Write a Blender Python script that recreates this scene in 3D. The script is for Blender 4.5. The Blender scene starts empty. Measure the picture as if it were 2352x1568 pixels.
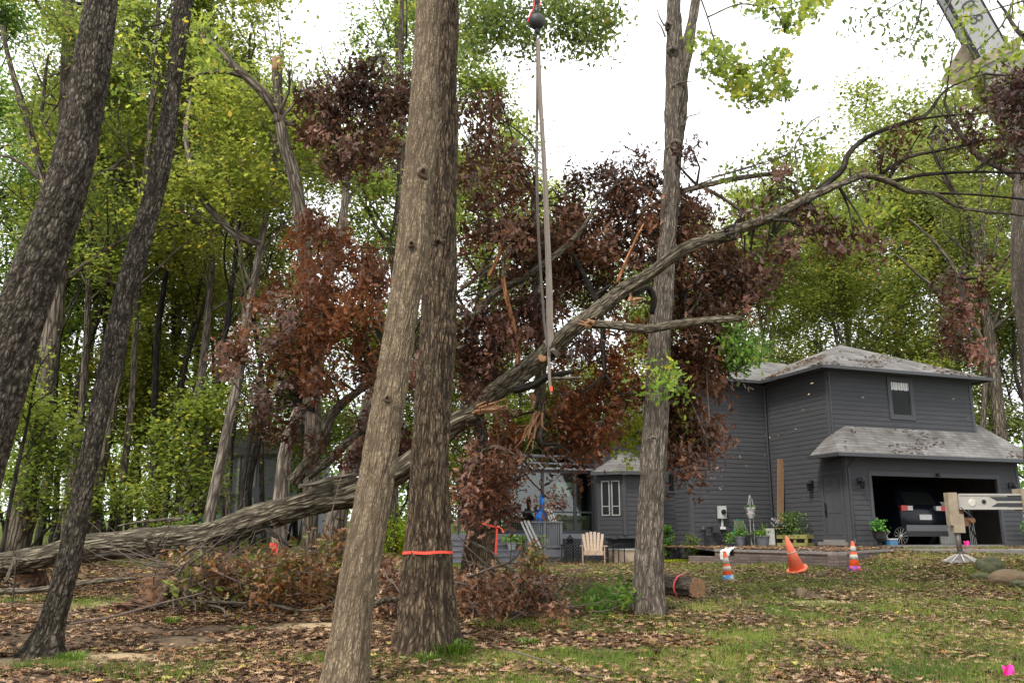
import bpy, math, random
import numpy as np
from mathutils import Vector
# ---------------------------------------------------------------- camera, world, sun, exposure
C = bpy.context.scene.collection
SC = bpy.context.scene
FPX, TILT, EYE = 1960.0, math.radians(12.8), 1.6
cd = bpy.data.cameras.new('camera'); cam = bpy.data.objects.new('camera', cd); C.objects.link(cam)
cd.lens = 30.0; cd.sensor_width = 36.0; cd.clip_start = 0.1; cd.clip_end = 2000
cam.location = (0, 0, EYE); cam.rotation_euler = (math.pi/2 + TILT, 0, 0)
SC.camera = cam
SUN_EL, SUN_AZ = math.radians(52), math.radians(215)     # soft light from high behind the camera on its left
w = bpy.data.worlds.new('World'); SC.world = w; w.use_nodes = True
nt = w.node_tree; nt.nodes.clear()
wo = nt.nodes.new('ShaderNodeOutputWorld'); bg = nt.nodes.new('ShaderNodeBackground')
sky = nt.nodes.new('ShaderNodeTexSky'); sky.sky_type = 'NISHITA'; sky.sun_disc = False
sky.sun_elevation = SUN_EL; sky.sun_rotation = SUN_AZ; sky.air_density = 1.0; sky.dust_density = 4.0
cloud = nt.nodes.new('ShaderNodeTexNoise'); cloud.inputs['Scale'].default_value = 1.6; cloud.inputs['Detail'].default_value = 6
cr = nt.nodes.new('ShaderNodeValToRGB')
cr.color_ramp.elements[0].position = .3; cr.color_ramp.elements[0].color = (9.5, 9.8, 10.2, 1)
cr.color_ramp.elements[1].position = .7; cr.color_ramp.elements[1].color = (12.5, 12.6, 12.8, 1)
mx = nt.nodes.new('ShaderNodeMix'); mx.data_type = 'RGBA'; mx.inputs[0].default_value = .88
nt.links.new(cloud.outputs['Fac'], cr.inputs['Fac'])
nt.links.new(sky.outputs['Color'], mx.inputs[6]); nt.links.new(cr.outputs['Color'], mx.inputs[7])
nt.links.new(mx.outputs[2], bg.inputs['Color']); bg.inputs['Strength'].default_value = .105
nt.links.new(bg.outputs[0], wo.inputs['Surface'])
sl = bpy.data.lights.new('sun', 'SUN'); sl.energy = 2.3; sl.angle = math.radians(14); sl.color = (1, .95, .87)
so = bpy.data.objects.new('sun', sl); C.objects.link(so)
# lamp shines down its -Z; sky rotation is measured clockwise from +Y
sd = Vector((math.sin(SUN_AZ)*math.cos(SUN_EL), math.cos(SUN_AZ)*math.cos(SUN_EL), math.sin(SUN_EL)))
so.rotation_euler = sd.to_track_quat('Z', 'Y').to_euler(); so.location = (0, 0, 40)
SC.view_settings.view_transform = 'Standard'; SC.view_settings.look = 'None'
SC.view_settings.exposure = 0.95; SC.view_settings.gamma = 1
SC.cycles.max_bounces = 7; SC.cycles.diffuse_bounces = 4; SC.cycles.glossy_bounces = 2
SC.cycles.transmission_bounces = 4; SC.cycles.transparent_max_bounces = 4; SC.cycles.use_denoising = True
SC.cycles.caustics_reflective = False; SC.cycles.caustics_refractive = False

# ---------------------------------------------------------------- helpers
def ray(px, py):
    u = (px-1176)/FPX; v = (784-py)/FPX
    return (u, math.cos(TILT)-v*math.sin(TILT), math.sin(TILT)+v*math.cos(TILT))
def at(px, py, Y):
    r = ray(px, py); s = Y/r[1]
    return np.array((r[0]*s, Y, EYE+r[2]*s))
def pxm(n, px, py, Y):                 # n pixels, in metres, at that depth
    z = at(px, py, Y)[2]
    return n*(Y*math.cos(TILT)+(z-EYE)*math.sin(TILT))/FPX

def hsh(ix, iy, iz, seed):
    n = (ix*374761393 + iy*668265263 + iz*2147483647 + seed*144269504) & 0xffffffff
    n = ((n ^ (n >> 13))*1274126177) & 0xffffffff
    n = ((n ^ (n >> 16))*2246822519) & 0xffffffff
    return ((n ^ (n >> 15)) & 0xffffff)/float(0xffffff)
def vnoise(x, y, z=0.0, seed=0):
    x, y, z = np.broadcast_arrays(np.asarray(x, float), np.asarray(y, float), np.asarray(z, float))
    xi, yi, zi = np.floor(x).astype(np.int64), np.floor(y).astype(np.int64), np.floor(z).astype(np.int64)
    fx, fy, fz = x-xi, y-yi, z-zi
    fx, fy, fz = fx*fx*(3-2*fx), fy*fy*(3-2*fy), fz*fz*(3-2*fz)
    def c(a, b, d): return hsh(xi+a, yi+b, zi+d, seed)
    x00 = c(0,0,0)*(1-fx)+c(1,0,0)*fx; x10 = c(0,1,0)*(1-fx)+c(1,1,0)*fx
    x01 = c(0,0,1)*(1-fx)+c(1,0,1)*fx; x11 = c(0,1,1)*(1-fx)+c(1,1,1)*fx
    return (x00*(1-fy)+x10*fy)*(1-fz)+(x01*(1-fy)+x11*fy)*fz
def fbm(x, y, z=0.0, seed=0, o=4):
    s = 0; a = .5; t = 0
    for i in range(o):
        s = s+a*vnoise(np.asarray(x)*2**i, np.asarray(y)*2**i, np.asarray(z)*2**i, seed+i*7); t += a; a *= .5
    return s/t
def sst(a, b, x):
    t = np.clip((np.asarray(x, float)-a)/(b-a), 0, 1); return t*t*(3-2*t)

# terrain: rises from the camera to the house, a lower lawn in the middle, hill beyond
def hgt(x, y, micro=True):
    x = np.asarray(x, float); y = np.asarray(y, float)
    b = .065*np.log1p(np.exp((y-9)/1.2))*1.2
    def smin(a, m, k): return -k*np.log(np.exp(-a/k)+np.exp(-m/k))
    lo = smin(b, .72, .06); hi = smin(b, 1.22, .06)
    mid = sst(-4.5, -1.5, x)*(1-sst(5.6, 8.5, x))*sst(14, 20, y)
    s = hi*(1-mid)+lo*mid
    s = s+.22*sst(8, 11, x)*sst(14.5, 19, y)*(1-sst(20, 26, y))
    s = s+1.6*sst(34, 75, y)-.25*sst(-4, -14, x)*0
    if micro:
        s = s+.10*(fbm(x*.35, y*.35, 0, 3, 2)-.5)+.05*(fbm(x*1.7, y*1.7, 0, 5, 3)-.5)
        t = mudf(x, y); s = s-.05*t+.07*t*(fbm(x*3.1, y*3.1, 0, 15, 3)-.5)
    return s
def mudf(x, y):                        # churned mud in the left foreground
    e = ((x+4.2)/4.0)**2+((y-12.6)/1.0)**2
    return np.clip(1.25-e, 0, 1)*np.clip(fbm(x*.8, y*1.6, 0, 44, 3)*2.2-.5, 0, 1)
def grassf(x, y):                      # how green the ground is, 0..1
    g = fbm(x*.55, y*.75, 0, 21, 4)
    bias = .14*sst(-1.5, 3.5, x)-.17*(1-sst(-3, 0, x))*(1-sst(18, 26, y))-.28*mudf(x, y)+.10*sst(13, 22, y)*(1-sst(18, 40, y))*1
    bias = bias+.25*sst(30, 40, y)
    return np.clip((g+bias-.47)*6, 0, 1)
def dustf(x, y):                       # pale sawdust patches
    x = np.asarray(x, float); y = np.asarray(y, float); s = 0
    for (cx, cy, rx, ry) in ((-4.9, 11.0, .9, .5), (-6.3, 10.7, .8, .4), (-2.9, 13.5, 1.5, .35), (5.6, 15.7, .9, .45), (-6.9, 15.6, 1.2, .5)):
        s = np.maximum(s, 1.15-((x-cx)/rx)**2-((y-cy)/ry)**2)
    return np.clip(s, 0, 1)*np.clip(fbm(x*2.5, y*2.5, 0, 77, 3)*2.4-.35, 0, 1)
def gz(x, y): return float(hgt(x, y))
def gat(px, py):
    r = ray(px, py)
    for i in range(1400):
        Y = 7+i*.04; s = Y/r[1]
        if EYE+r[2]*s < gz(r[0]*s, Y): break
    return np.array((r[0]*s, Y, gz(r[0]*s, Y)))

def tag(o, label=None, cat=None, group=None, kind=None):
    if label: o['label'] = label
    if cat: o['category'] = cat
    if group: o['group'] = group
    if kind: o['kind'] = kind
    return o
def thing(name, label, cat, loc=(0,0,0), rz=0, group=None):
    o = bpy.data.objects.new(name, None); C.objects.link(o)
    o.location = tuple(float(v) for v in loc); o.rotation_euler = (0, 0, rz); o.empty_display_size = .2
    return tag(o, label, cat, group)

class MB:
    """collects geometry (world or local coordinates) and links it as ONE mesh object"""
    def __init__(s): s.v = []; s.n = 0; s.f = []; s.a = {}; s.mi = []
    def add(s, verts, faces, mat=0, **attrs):
        verts = np.asarray(verts, float).reshape(-1, 3)
        for f in faces: s.f.append((np.asarray(f)+s.n).reshape(-1, len(f)))
        s.mi += [mat]*len(faces); s._at(len(verts), attrs); s.v.append(verts); s.n += len(verts)
    def addarr(s, verts, farr, mat=0, **attrs):            # farr: (m,k) int array
        verts = np.asarray(verts, float).reshape(-1, 3); farr = np.asarray(farr)
        s.f.append(farr+s.n); s.mi += [mat]*len(farr); s._at(len(verts), attrs)
        s.v.append(verts); s.n += len(verts)
    def _at(s, n, attrs):
        for k, val in attrs.items():
            s.a.setdefault(k, []).append((s.n, np.asarray(val, np.float32)))
    def box(s, x0, x1, y0, y1, z0, z1, mat=0, R=None, T=None):
        v = np.array([(x, y, z) for z in (z0, z1) for y in (y0, y1) for x in (x0, x1)], float)
        if R is not None: v = v@np.asarray(R).T
        if T is not None: v = v+np.asarray(T)
        s.add(v, [(0,2,3,1),(4,5,7,6),(0,1,5,4),(2,6,7,3),(0,4,6,2),(1,3,7,5)], mat); return s
    def bar(s, p, q, w_, h_, mat=0, up=(0,0,1)):            # a rectangular bar from p to q
        p = np.asarray(p, float); q = np.asarray(q, float); d = q-p; L = np.linalg.norm(d); d = d/L
        up = np.asarray(up, float)
        if abs(d@up) > .98: up = np.array((1., 0, 0))
        x = np.cross(up, d); x /= np.linalg.norm(x); z = np.cross(d, x)
        R = np.stack([x, d, z], 1); return s.box(-w_/2, w_/2, 0, L, -h_/2, h_/2, mat, R, p)
    def poly(s, pts, th=None, mat=0, nrm=None):            # flat polygon, extruded by th along -normal
        p = np.asarray(pts, float); n = len(p)
        if th is None: s.add(p, [tuple(range(n))], mat); return s
        if nrm is None:
            nrm = np.cross(p[1]-p[0], p[2]-p[1]); nrm = nrm/np.linalg.norm(nrm)
        q = p-np.asarray(nrm)*th
        fs = [tuple(range(n)), tuple(range(2*n-1, n-1, -1))]+[(i, i+n, (i+1) % n+n, (i+1) % n) for i in range(n)]
        for f in fs: pass
        s.add(np.vstack([p, q]), fs, mat); return s
    def tube(s, pts, rad, sides=8, mat=0, cap=True, bk=False, step=None, disp=None, cseed=0):
        pts = np.asarray(pts, float)
        rad = np.asarray(rad, float)*np.ones(len(pts))
        if step: pts, rad = resample(pts, rad, step)
        n = len(pts); T = np.gradient(pts, axis=0); T /= np.linalg.norm(T, axis=1)[:, None]+1e-9
        ref = np.array((0., 1., 0.)) if abs(T[0][1]) < .9 else np.array((1., 0, 0))
        X = np.zeros((n, 3)); x = np.cross(ref, T[0]); x /= np.linalg.norm(x)
        for i in range(n):
            x = x-T[i]*(x@T[i]); x /= np.linalg.norm(x)+1e-9; X[i] = x
        Yv = np.cross(T, X); th = np.arange(sides)*2*math.pi/sides
        L = np.concatenate([[0], np.cumsum(np.linalg.norm(np.diff(pts, axis=0), axis=1))])
        cs, sn = np.cos(th), np.sin(th); rr = rad[:, None]*np.ones(sides)
        hv = np.zeros_like(rr)
        if disp:
            dd, hv = disp(th[None, :]*np.ones((n, 1)), L[:, None]*np.ones(sides), rr); rr = rr+dd
        V = pts[:, None, :]+rr[:, :, None]*(cs[None, :, None]*X[:, None, :]+sn[None, :, None]*Yv[:, None, :])
        i = np.arange(n-1)[:, None]*sides; j = np.arange(sides)[None, :]; j2 = (j+1) % sides
        F = np.stack([i+j, i+j2, i+sides+j2, i+sides+j], -1).reshape(-1, 4)
        at_ = {}
        if bk:
            rm = max(float(rad.mean()), .01)
            bkv = np.stack([cs[None, :]*rm*np.ones((n, 1)), sn[None, :]*rm*np.ones((n, 1)), L[:, None]+cseed*3.7+0*th[None, :]], -1)
            at_ = dict(bk=bkv.reshape(-1, 3), hv=hv.reshape(-1))
        s.addarr(V.reshape(-1, 3), F, mat, **at_)
        if cap:
            s.f.append(np.arange(sides)[::-1].reshape(1, -1)+s.n-n*sides); s.f.append((np.arange(sides)+(s.n-sides)).reshape(1, -1)); s.mi += [mat]*2
        return s
    def lathe(s, prof, c=(0,0,0), n=20, mat=0, sx=1, sy=1, R=None):     # prof: (r,z) list
        prof = np.asarray(prof, float); th = np.arange(n)*2*math.pi/n
        V = np.stack([prof[:, 0:1]*np.cos(th)*sx, prof[:, 0:1]*np.sin(th)*sy, prof[:, 1:2]*np.ones(n)], -1).reshape(-1, 3)
        if R is not None: V = V@np.asarray(R).T
        V = V+np.asarray(c, float)
        i = np.arange(len(prof)-1)[:, None]*n; j = np.arange(n)[None, :]; j2 = (j+1) % n
        s.addarr(V, np.stack([i+j, i+j2, i+n+j2, i+n+j], -1).reshape(-1, 4), mat)
        m = len(prof)
        if prof[0, 0] > 1e-4: s.f.append(np.arange(n)[::-1].reshape(1, -1)+s.n-m*n); s.mi.append(mat)
        if prof[-1, 0] > 1e-4: s.f.append((np.arange(n)+(s.n-n)).reshape(1, -1)); s.mi.append(mat)
        return s
    def sphere(s, c, r, n=12, mat=0, sz=1):
        t = np.linspace(-math.pi/2, math.pi/2, n//2+1)
        return s.lathe([(max(r*math.cos(a), 1e-5), r*sz*math.sin(a)) for a in t], c, n, mat)
    def build(s, name, mats, parent=None, smooth=False, root=None, world=True):
        me = bpy.data.meshes.new(name)
        V = np.concatenate(s.v) if s.v else np.zeros((0, 3))
        root = root or parent
        while root is not None and root.parent is not None: root = root.parent
        if world and root is not None:
            V = V-np.array(root.location); c, sn = math.cos(-root.rotation_euler[2]), math.sin(-root.rotation_euler[2])
            V = V@np.array([[c, -sn, 0], [sn, c, 0], [0, 0, 1]]).T
        loops = np.concatenate([f.reshape(-1) for f in s.f]); cnt = np.concatenate([np.full(len(f), f.shape[1]) for f in s.f])
        me.vertices.add(len(V)); me.vertices.foreach_set('co', V.astype(np.float32).reshape(-1))
        me.loops.add(len(loops)); me.loops.foreach_set('vertex_index', loops.astype(np.int32))
        me.polygons.add(len(cnt)); st = np.concatenate([[0], np.cumsum(cnt)[:-1]])
        me.polygons.foreach_set('loop_start', st.astype(np.int32)); me.polygons.foreach_set('loop_total', cnt.astype(np.int32))
        me.polygons.foreach_set('material_index', np.asarray(s.mi, np.int32))
        me.polygons.foreach_set('use_smooth', np.full(len(cnt), bool(smooth or 'var' in s.a or 'bk' in s.a)))
        for m in (mats if isinstance(mats, (list, tuple)) else [mats]): me.materials.append(m)
        for k, lst in s.a.items():
            dim = lst[0][1].ndim
            full = np.zeros((len(V), 3) if dim == 2 else len(V), np.float32)
            for off, arr in lst: full[off:off+len(arr)] = arr
            at_ = me.attributes.new(k, 'FLOAT_VECTOR' if dim == 2 else 'FLOAT', 'POINT')
            at_.data.foreach_set('vector' if dim == 2 else 'value', full.reshape(-1))
        me.update(calc_edges=True); me.validate()
        o = bpy.data.objects.new(name, me); C.objects.link(o)
        if parent is not None: o.parent = parent
        return o

def resample(pts, rad, step):
    pts = np.asarray(pts, float); n = len(pts)
    P = np.vstack([2*pts[0]-pts[1], pts, 2*pts[-1]-pts[-2]]); out = []; ro = []
    for i in range(n-1):
        p0, p1, p2, p3 = P[i], P[i+1], P[i+2], P[i+3]
        k = max(1, int(np.linalg.norm(p2-p1)/step)); t = np.arange(k)[:, None]/k
        out.append(.5*(2*p1+(p2-p0)*t+(2*p0-5*p1+4*p2-p3)*t**2+(3*p1-p0-3*p2+p3)*t**3)); ro.append(rad[i]+(rad[i+1]-rad[i])*t[:, 0])
    out.append(pts[-1:]); ro.append(rad[-1:])
    return np.vstack(out), np.concatenate(ro)

# ---------------------------------------------------------------- materials
def N(nt, t, **k):
    n = nt.nodes.new(t)
    for a, b in k.items(): setattr(n, a, b)
    return n
def new_mat(name):
    m = bpy.data.materials.new(name); m.use_nodes = True; nt = m.node_tree
    return m, nt, nt.nodes['Principled BSDF'], nt.links
def ramp(nt, stops):
    r = N(nt, 'ShaderNodeValToRGB'); e = r.color_ramp.elements
    while len(e) < len(stops): e.new(.5)
    for i, (p, c) in enumerate(stops): e[i].position = p; e[i].color = (*c, 1)
    return r
def mat(name, c1, c2=None, scale=6, rough=.6, metal=0, bump=0, bscale=None, spec=.4, contrast=.5, stretch=None):
    m, nt, p, L = new_mat(name)
    p.inputs['Roughness'].default_value = rough; p.inputs['Metallic'].default_value = metal
    p.inputs['Specular IOR Level'].default_value = spec
    c2 = c2 or tuple(v*.8 for v in c1)
    tc = N(nt, 'ShaderNodeTexCoord'); mp = N(nt, 'ShaderNodeMapping'); L.new(tc.outputs['Object'], mp.inputs[0])
    if stretch: mp.inputs['Scale'].default_value = stretch
    no = N(nt, 'ShaderNodeTexNoise'); no.inputs['Scale'].default_value = scale; no.inputs['Detail'].default_value = 5
    L.new(mp.outputs[0], no.inputs['Vector'])
    r = ramp(nt, [(.5-contrast/2, c1), (.5+contrast/2, c2)])
    L.new(no.outputs['Fac'], r.inputs[0]); L.new(r.outputs[0], p.inputs['Base Color'])
    if bump:
        n2 = N(nt, 'ShaderNodeTexNoise'); n2.inputs['Scale'].default_value = bscale or scale*6; n2.inputs['Detail'].default_value = 4
        L.new(mp.outputs[0], n2.inputs['Vector']); b = N(nt, 'ShaderNodeBump'); b.inputs['Distance'].default_value = bump
        L.new(n2.outputs['Fac'], b.inputs['Height']); L.new(b.outputs[0], p.inputs['Normal'])
    return m
def leafmat(name, stops, trans=.45, rough=.5, tint=True):
    """colour by the per-leaf attribute 'var', times the object's own colour; leaves let light through"""
    m, nt, p, L = new_mat(name)
    a = N(nt, 'ShaderNodeAttribute', attribute_name='var'); r = ramp(nt, stops); L.new(a.outputs['Fac'], r.inputs[0])
    oi = N(nt, 'ShaderNodeObjectInfo'); mu = N(nt, 'ShaderNodeMix', data_type='RGBA', blend_type='MULTIPLY'); mu.inputs[0].default_value = 1 if tint else 0
    L.new(r.outputs[0], mu.inputs[6]); L.new(oi.outputs['Color'], mu.inputs[7])
    L.new(mu.outputs[2], p.inputs['Base Color']); p.inputs['Roughness'].default_value = rough; p.inputs['Specular IOR Level'].default_value = .35
    tr = N(nt, 'ShaderNodeBsdfTranslucent'); ms = N(nt, 'ShaderNodeMixShader'); ms.inputs[0].default_value = trans
    hs = N(nt, 'ShaderNodeHueSaturation'); hs.inputs['Saturation'].default_value = 1.0; hs.inputs['Value'].default_value = 1.6
    L.new(mu.outputs[2], hs.inputs['Color']); L.new(hs.outputs[0], tr.inputs['Color'])
    L.new(p.outputs[0], ms.inputs[1]); L.new(tr.outputs[0], ms.inputs[2])
    L.new(ms.outputs[0], nt.nodes['Material Output'].inputs['Surface'])
    return m
def barkmat(name, ridge, furrow, moss=None, K=9.0, sz=.22, dist=.03, lichen=None, use_hv=False):
    m, nt, p, L = new_mat(name); p.inputs['Roughness'].default_value = .92; p.inputs['Specular IOR Level'].default_value = .15
    a = N(nt, 'ShaderNodeAttribute', attribute_name='bk')
    mp = N(nt, 'ShaderNodeMapping'); mp.inputs['Scale'].default_value = (K, K, K*sz); L.new(a.outputs['Vector'], mp.inputs[0])
    no = N(nt, 'ShaderNodeTexNoise'); no.inputs['Scale'].default_value = 1.3; no.inputs['Detail'].default_value = 4; L.new(mp.outputs[0], no.inputs['Vector'])
    va = N(nt, 'ShaderNodeVectorMath', operation='MULTIPLY_ADD'); L.new(no.outputs['Color'], va.inputs[0])
    va.inputs[1].default_value = (.9, .9, .9); L.new(mp.outputs[0], va.inputs[2])
    vo = N(nt, 'ShaderNodeTexVoronoi', feature='DISTANCE_TO_EDGE'); vo.inputs['Scale'].default_value = 1.6; L.new(va.outputs[0], vo.inputs['Vector'])
    rh = ramp(nt, [(.02, (0,0,0)), (.24, (.85,.85,.85)), (.5, (1,1,1))]); L.new(vo.outputs['Distance'], rh.inputs[0])
    fn = N(nt, 'ShaderNodeTexNoise'); fn.inputs['Scale'].default_value = 5; fn.inputs['Detail'].default_value = 6; fn.inputs['Roughness'].default_value = .7; L.new(mp.outputs[0], fn.inputs['Vector'])
    mh = N(nt, 'ShaderNodeMath', operation='MULTIPLY'); L.new(rh.outputs[0], mh.inputs[0])
    rf = ramp(nt, [(.3, (.68,.68,.68)), (.65, (1,1,1))]); L.new(fn.outputs['Fac'], rf.inputs[0]); L.new(rf.outputs[0], mh.inputs[1])
    fac = mh.outputs[0]
    if use_hv:
        hv = N(nt, 'ShaderNodeAttribute', attribute_name='hv'); m2 = N(nt, 'ShaderNodeMath', operation='MULTIPLY'); L.new(hv.outputs['Fac'], m2.inputs[0])
        ad = N(nt, 'ShaderNodeMath', operation='MULTIPLY_ADD'); L.new(mh.outputs[0], ad.inputs[0]); ad.inputs[1].default_value = .9; ad.inputs[2].default_value = .1
        L.new(ad.outputs[0], m2.inputs[1]); fac = m2.outputs[0]
    col = N(nt, 'ShaderNodeMix', data_type='RGBA'); L.new(fac, col.inputs[0]); col.inputs[6].default_value = (*furrow, 1)
    big = N(nt, 'ShaderNodeTexNoise'); big.inputs['Scale'].default_value = 1.7; big.inputs['Detail'].default_value = 3; L.new(a.outputs['Vector'], big.inputs['Vector'])
    rb = ramp(nt, [(.35, ridge), (.6, tuple(v*1.35 for v in ridge)), (.75, lichen or tuple(v*.8 for v in ridge))]); L.new(big.outputs['Fac'], rb.inputs[0])
    out = rb.outputs[0]
    if moss:
        mn = N(nt, 'ShaderNodeTexNoise'); mn.inputs['Scale'].default_value = 2.6; mn.inputs['Detail'].default_value = 5; L.new(a.outputs['Vector'], mn.inputs['Vector'])
        rm = ramp(nt, [(.48, (0,0,0)), (.68, (.6,.6,.6))]); L.new(mn.outputs['Fac'], rm.inputs[0])
        mm = N(nt, 'ShaderNodeMix', data_type='RGBA'); L.new(rm.outputs[0], mm.inputs[0]); L.new(out, mm.inputs[6]); mm.inputs[7].default_value = (*moss, 1); out = mm.outputs[2]
    L.new(out, col.inputs[7]); L.new(col.outputs[2], p.inputs['Base Color'])
    b = N(nt, 'ShaderNodeBump'); b.inputs['Distance'].default_value = dist; b.inputs['Strength'].default_value = .9; L.new(mh.outputs[0], b.inputs['Height']); L.new(b.outputs[0], p.inputs['Normal'])
    return m

M = {}
M['bark_dark'] = barkmat('bark_dark', (.165,.138,.108), (.022,.018,.013), moss=(.11,.105,.06), K=17, sz=.32, dist=.03, use_hv=True)
M['bark_light'] = barkmat('bark_light', (.25,.192,.125), (.085,.062,.04), moss=(.20,.165,.105), K=30, sz=.24, dist=.014, use_hv=True)
M['bark_oak'] = barkmat('bark_oak', (.19,.138,.088), (.03,.021,.014), moss=(.135,.12,.065), K=24, sz=.17, dist=.028, use_hv=True)
M['bark_hick'] = barkmat('bark_hick', (.25,.21,.17), (.07,.057,.045), K=24, sz=.14, dist=.025, use_hv=True)
M['bark_fallen'] = barkmat('bark_fallen', (.27,.235,.17), (.04,.032,.022), moss=(.19,.19,.10), K=11, sz=.12, dist=.04, use_hv=True)
M['bark_limb'] = barkmat('bark_limb', (.17,.145,.105), (.03,.024,.017), moss=(.06,.06,.026), K=16, sz=.2, dist=.012)
M['bark_far'] = barkmat('bark_far', (.17,.14,.11), (.035,.028,.02), moss=(.07,.07,.03), K=8, sz=.12, dist=.03)
M['bark_fardark'] = barkmat('bark_fardark', (.045,.038,.03), (.012,.01,.008), K=8, sz=.12, dist=.02)
M['bark_farpale'] = barkmat('bark_farpale', (.22,.19,.155), (.06,.048,.038), K=8, sz=.12, dist=.02)
M['twig'] = mat('twig', (.12,.09,.07), (.06,.045,.035), scale=8, rough=.9)
M['twig_dark'] = mat('twig_dark', (.04,.03,.022), (.02,.016,.012), scale=8, rough=.9)
M['raw_wood'] = mat('raw_wood', (.40,.22,.115), (.22,.10,.045), scale=9, rough=.8, bump=.01, bscale=30, stretch=(3,3,.4))
M['cut_wood'] = mat('cut_wood', (.30,.17,.08), (.13,.07,.035), scale=14, rough=.8)
M['leaf_green'] = leafmat('leaf_green', [(0,(.045,.085,.018)),(.4,(.125,.18,.035)),(.8,(.24,.29,.055)),(.97,(.42,.34,.06))], trans=.52)
M['leaf_yel'] = leafmat('leaf_yel', [(0,(.065,.105,.02)),(.45,(.19,.235,.035)),(.85,(.33,.35,.055)),(1,(.55,.36,.04))], trans=.55)
M['leaf_dead'] = leafmat('leaf_dead', [(0,(.022,.012,.008)),(.45,(.068,.035,.022)),(.8,(.155,.078,.045)),(.97,(.36,.24,.17))], trans=.15, rough=.42)
M['leaf_rust'] = leafmat('leaf_rust', [(0,(.05,.020,.009)),(.4,(.15,.055,.022)),(.78,(.28,.11,.04)),(.93,(.40,.24,.14))], trans=.3, rough=.45)
M['leaf_brush'] = leafmat('leaf_brush', [(0,(.035,.02,.012)),(.28,(.14,.06,.022)),(.48,(.26,.12,.035)),(.6,(.36,.24,.14)),(.68,(.10,.11,.02)),(1,(.17,.22,.035))], trans=.25, rough=.5)
M['litter'] = leafmat('litter', [(0,(.045,.026,.016)),(.35,(.13,.072,.040)),(.6,(.24,.14,.075)),(.86,(.42,.29,.18)),(.93,(.30,.12,.05)),(.97,(.42,.36,.08)),(1,(.16,.20,.08))], trans=.12, rough=.6)
M['grass'] = leafmat('grass', [(0,(.04,.065,.012)),(.4,(.10,.15,.022)),(.7,(.19,.235,.035)),(.88,(.30,.30,.08)),(1,(.36,.29,.14))], trans=.3, rough=.6)

# ---------------------------------------------------------------- leaves
def mirror(pts): return [(0, 0)]+[(x, y) for x, y in pts]+[(0, 1)]+[(-x, y) for x, y in reversed(pts)]
OAK = np.array(mirror([(.05,.1),(.24,.2),(.12,.32),(.40,.46),(.16,.58),(.36,.76),(.12,.84)]))
OAKS = np.array(mirror([(.17,.2),(.08,.36),(.31,.52),(.10,.66),(.18,.84)]))
OVAL = np.array(mirror([(.2,.25),(.22,.6)]))
KITE = np.array([(0, 0), (.34, .45), (0, 1), (-.34, .45)])
def leaves(mb, P, size, rng, tm=KITE, flat=.3, curl=.25, var=None, hang=0.0, nb=None):
    P = np.asarray(P, float); n = len(P)
    if n == 0: return
    k = len(tm); size = np.asarray(size)*np.ones(n)*rng.uniform(.5, 1.4, n)
    nv = rng.normal(size=(n, 3)); nv /= np.linalg.norm(nv, axis=1)[:, None]
    nv = nv*(1-flat)+np.array((0, 0, 1.))*flat*1.6*np.where(rng.random(n) < .5, 1, 1)[:, None]
    nv /= np.linalg.norm(nv, axis=1)[:, None]
    if nb is not None: nv = nb+nv*.55; nv /= np.linalg.norm(nv, axis=1)[:, None]
    b = rng.normal(size=(n, 3)); b[:, 2] -= hang*2; b -= nv*(b*nv).sum(1)[:, None]; b /= np.linalg.norm(b, axis=1)[:, None]+1e-9
    t = np.cross(b, nv); x = tm[:, 0][None, :]; y = tm[:, 1][None, :]-.5
    c1 = rng.uniform(-.4, 1, n)[:, None]*curl*6; c2 = rng.uniform(-.5, 1, n)[:, None]*curl*1.6
    zz = c1*x**2+c2*y**2
    V = P[:, None, :]+size[:, None, None]*(x[..., None]*t[:, None, :]+y[..., None]*b[:, None, :]+zz[..., None]*nv[:, None, :])
    F = np.arange(n*k).reshape(n, k)
    if var is None: var = rng.random(n)
    mb.addarr(V.reshape(-1, 3), F, var=np.repeat(np.clip(var, 0, 1), k))

# ---------------------------------------------------------------- ground
def axis(lo, hi, f0, f1, fine, gr=1.14):
    a = list(np.arange(f0, f1+1e-6, fine)); d = fine
    while a[-1] < hi: d = min(d*gr, 12); a.append(a[-1]+d)
    d = fine; b = []
    x = f0
    while x > lo: d = min(d*gr, 12); x -= d; b.append(x)
    return np.array(b[::-1]+a)
gx = axis(-320, 320, -13, 13, .11); gy = axis(-40, 480, 7.5, 25, .09, 1.05)
X, Y = np.meshgrid(gx, gy); Z = hgt(X, Y)
mb = MB(); nx, ny = len(gx), len(gy)
i = np.arange(ny-1)[:, None]*nx; j = np.arange(nx-1)[None, :]
far = sst(30, 40, Y)
mb.addarr(np.stack([X, Y, Z], -1).reshape(-1, 3), np.stack([i+j, i+j+1, i+nx+j+1, i+nx+j], -1).reshape(-1, 4),
          green=grassf(X, Y).reshape(-1), mud=mudf(X, Y).reshape(-1), dust=dustf(X, Y).reshape(-1))
m, nt, p, L = new_mat('ground_soil'); p.inputs['Roughness'].default_value = .95; p.inputs['Specular IOR Level'].default_value = .15
tc = N(nt, 'ShaderNodeTexCoord')
n1 = N(nt, 'ShaderNodeTexNoise'); n1.inputs['Scale'].default_value = 5; n1.inputs['Detail'].default_value = 8; n1.inputs['Roughness'].default_value = .7; L.new(tc.outputs['Object'], n1.inputs['Vector'])
n2 = N(nt, 'ShaderNodeTexNoise'); n2.inputs['Scale'].default_value = 34; n2.inputs['Detail'].default_value = 6; L.new(tc.outputs['Object'], n2.inputs['Vector'])
r1 = ramp(nt, [(.3, (.055,.038,.024)), (.52, (.125,.088,.055)), (.72, (.21,.155,.10))]); L.new(n1.outputs['Fac'], r1.inputs[0])
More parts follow.
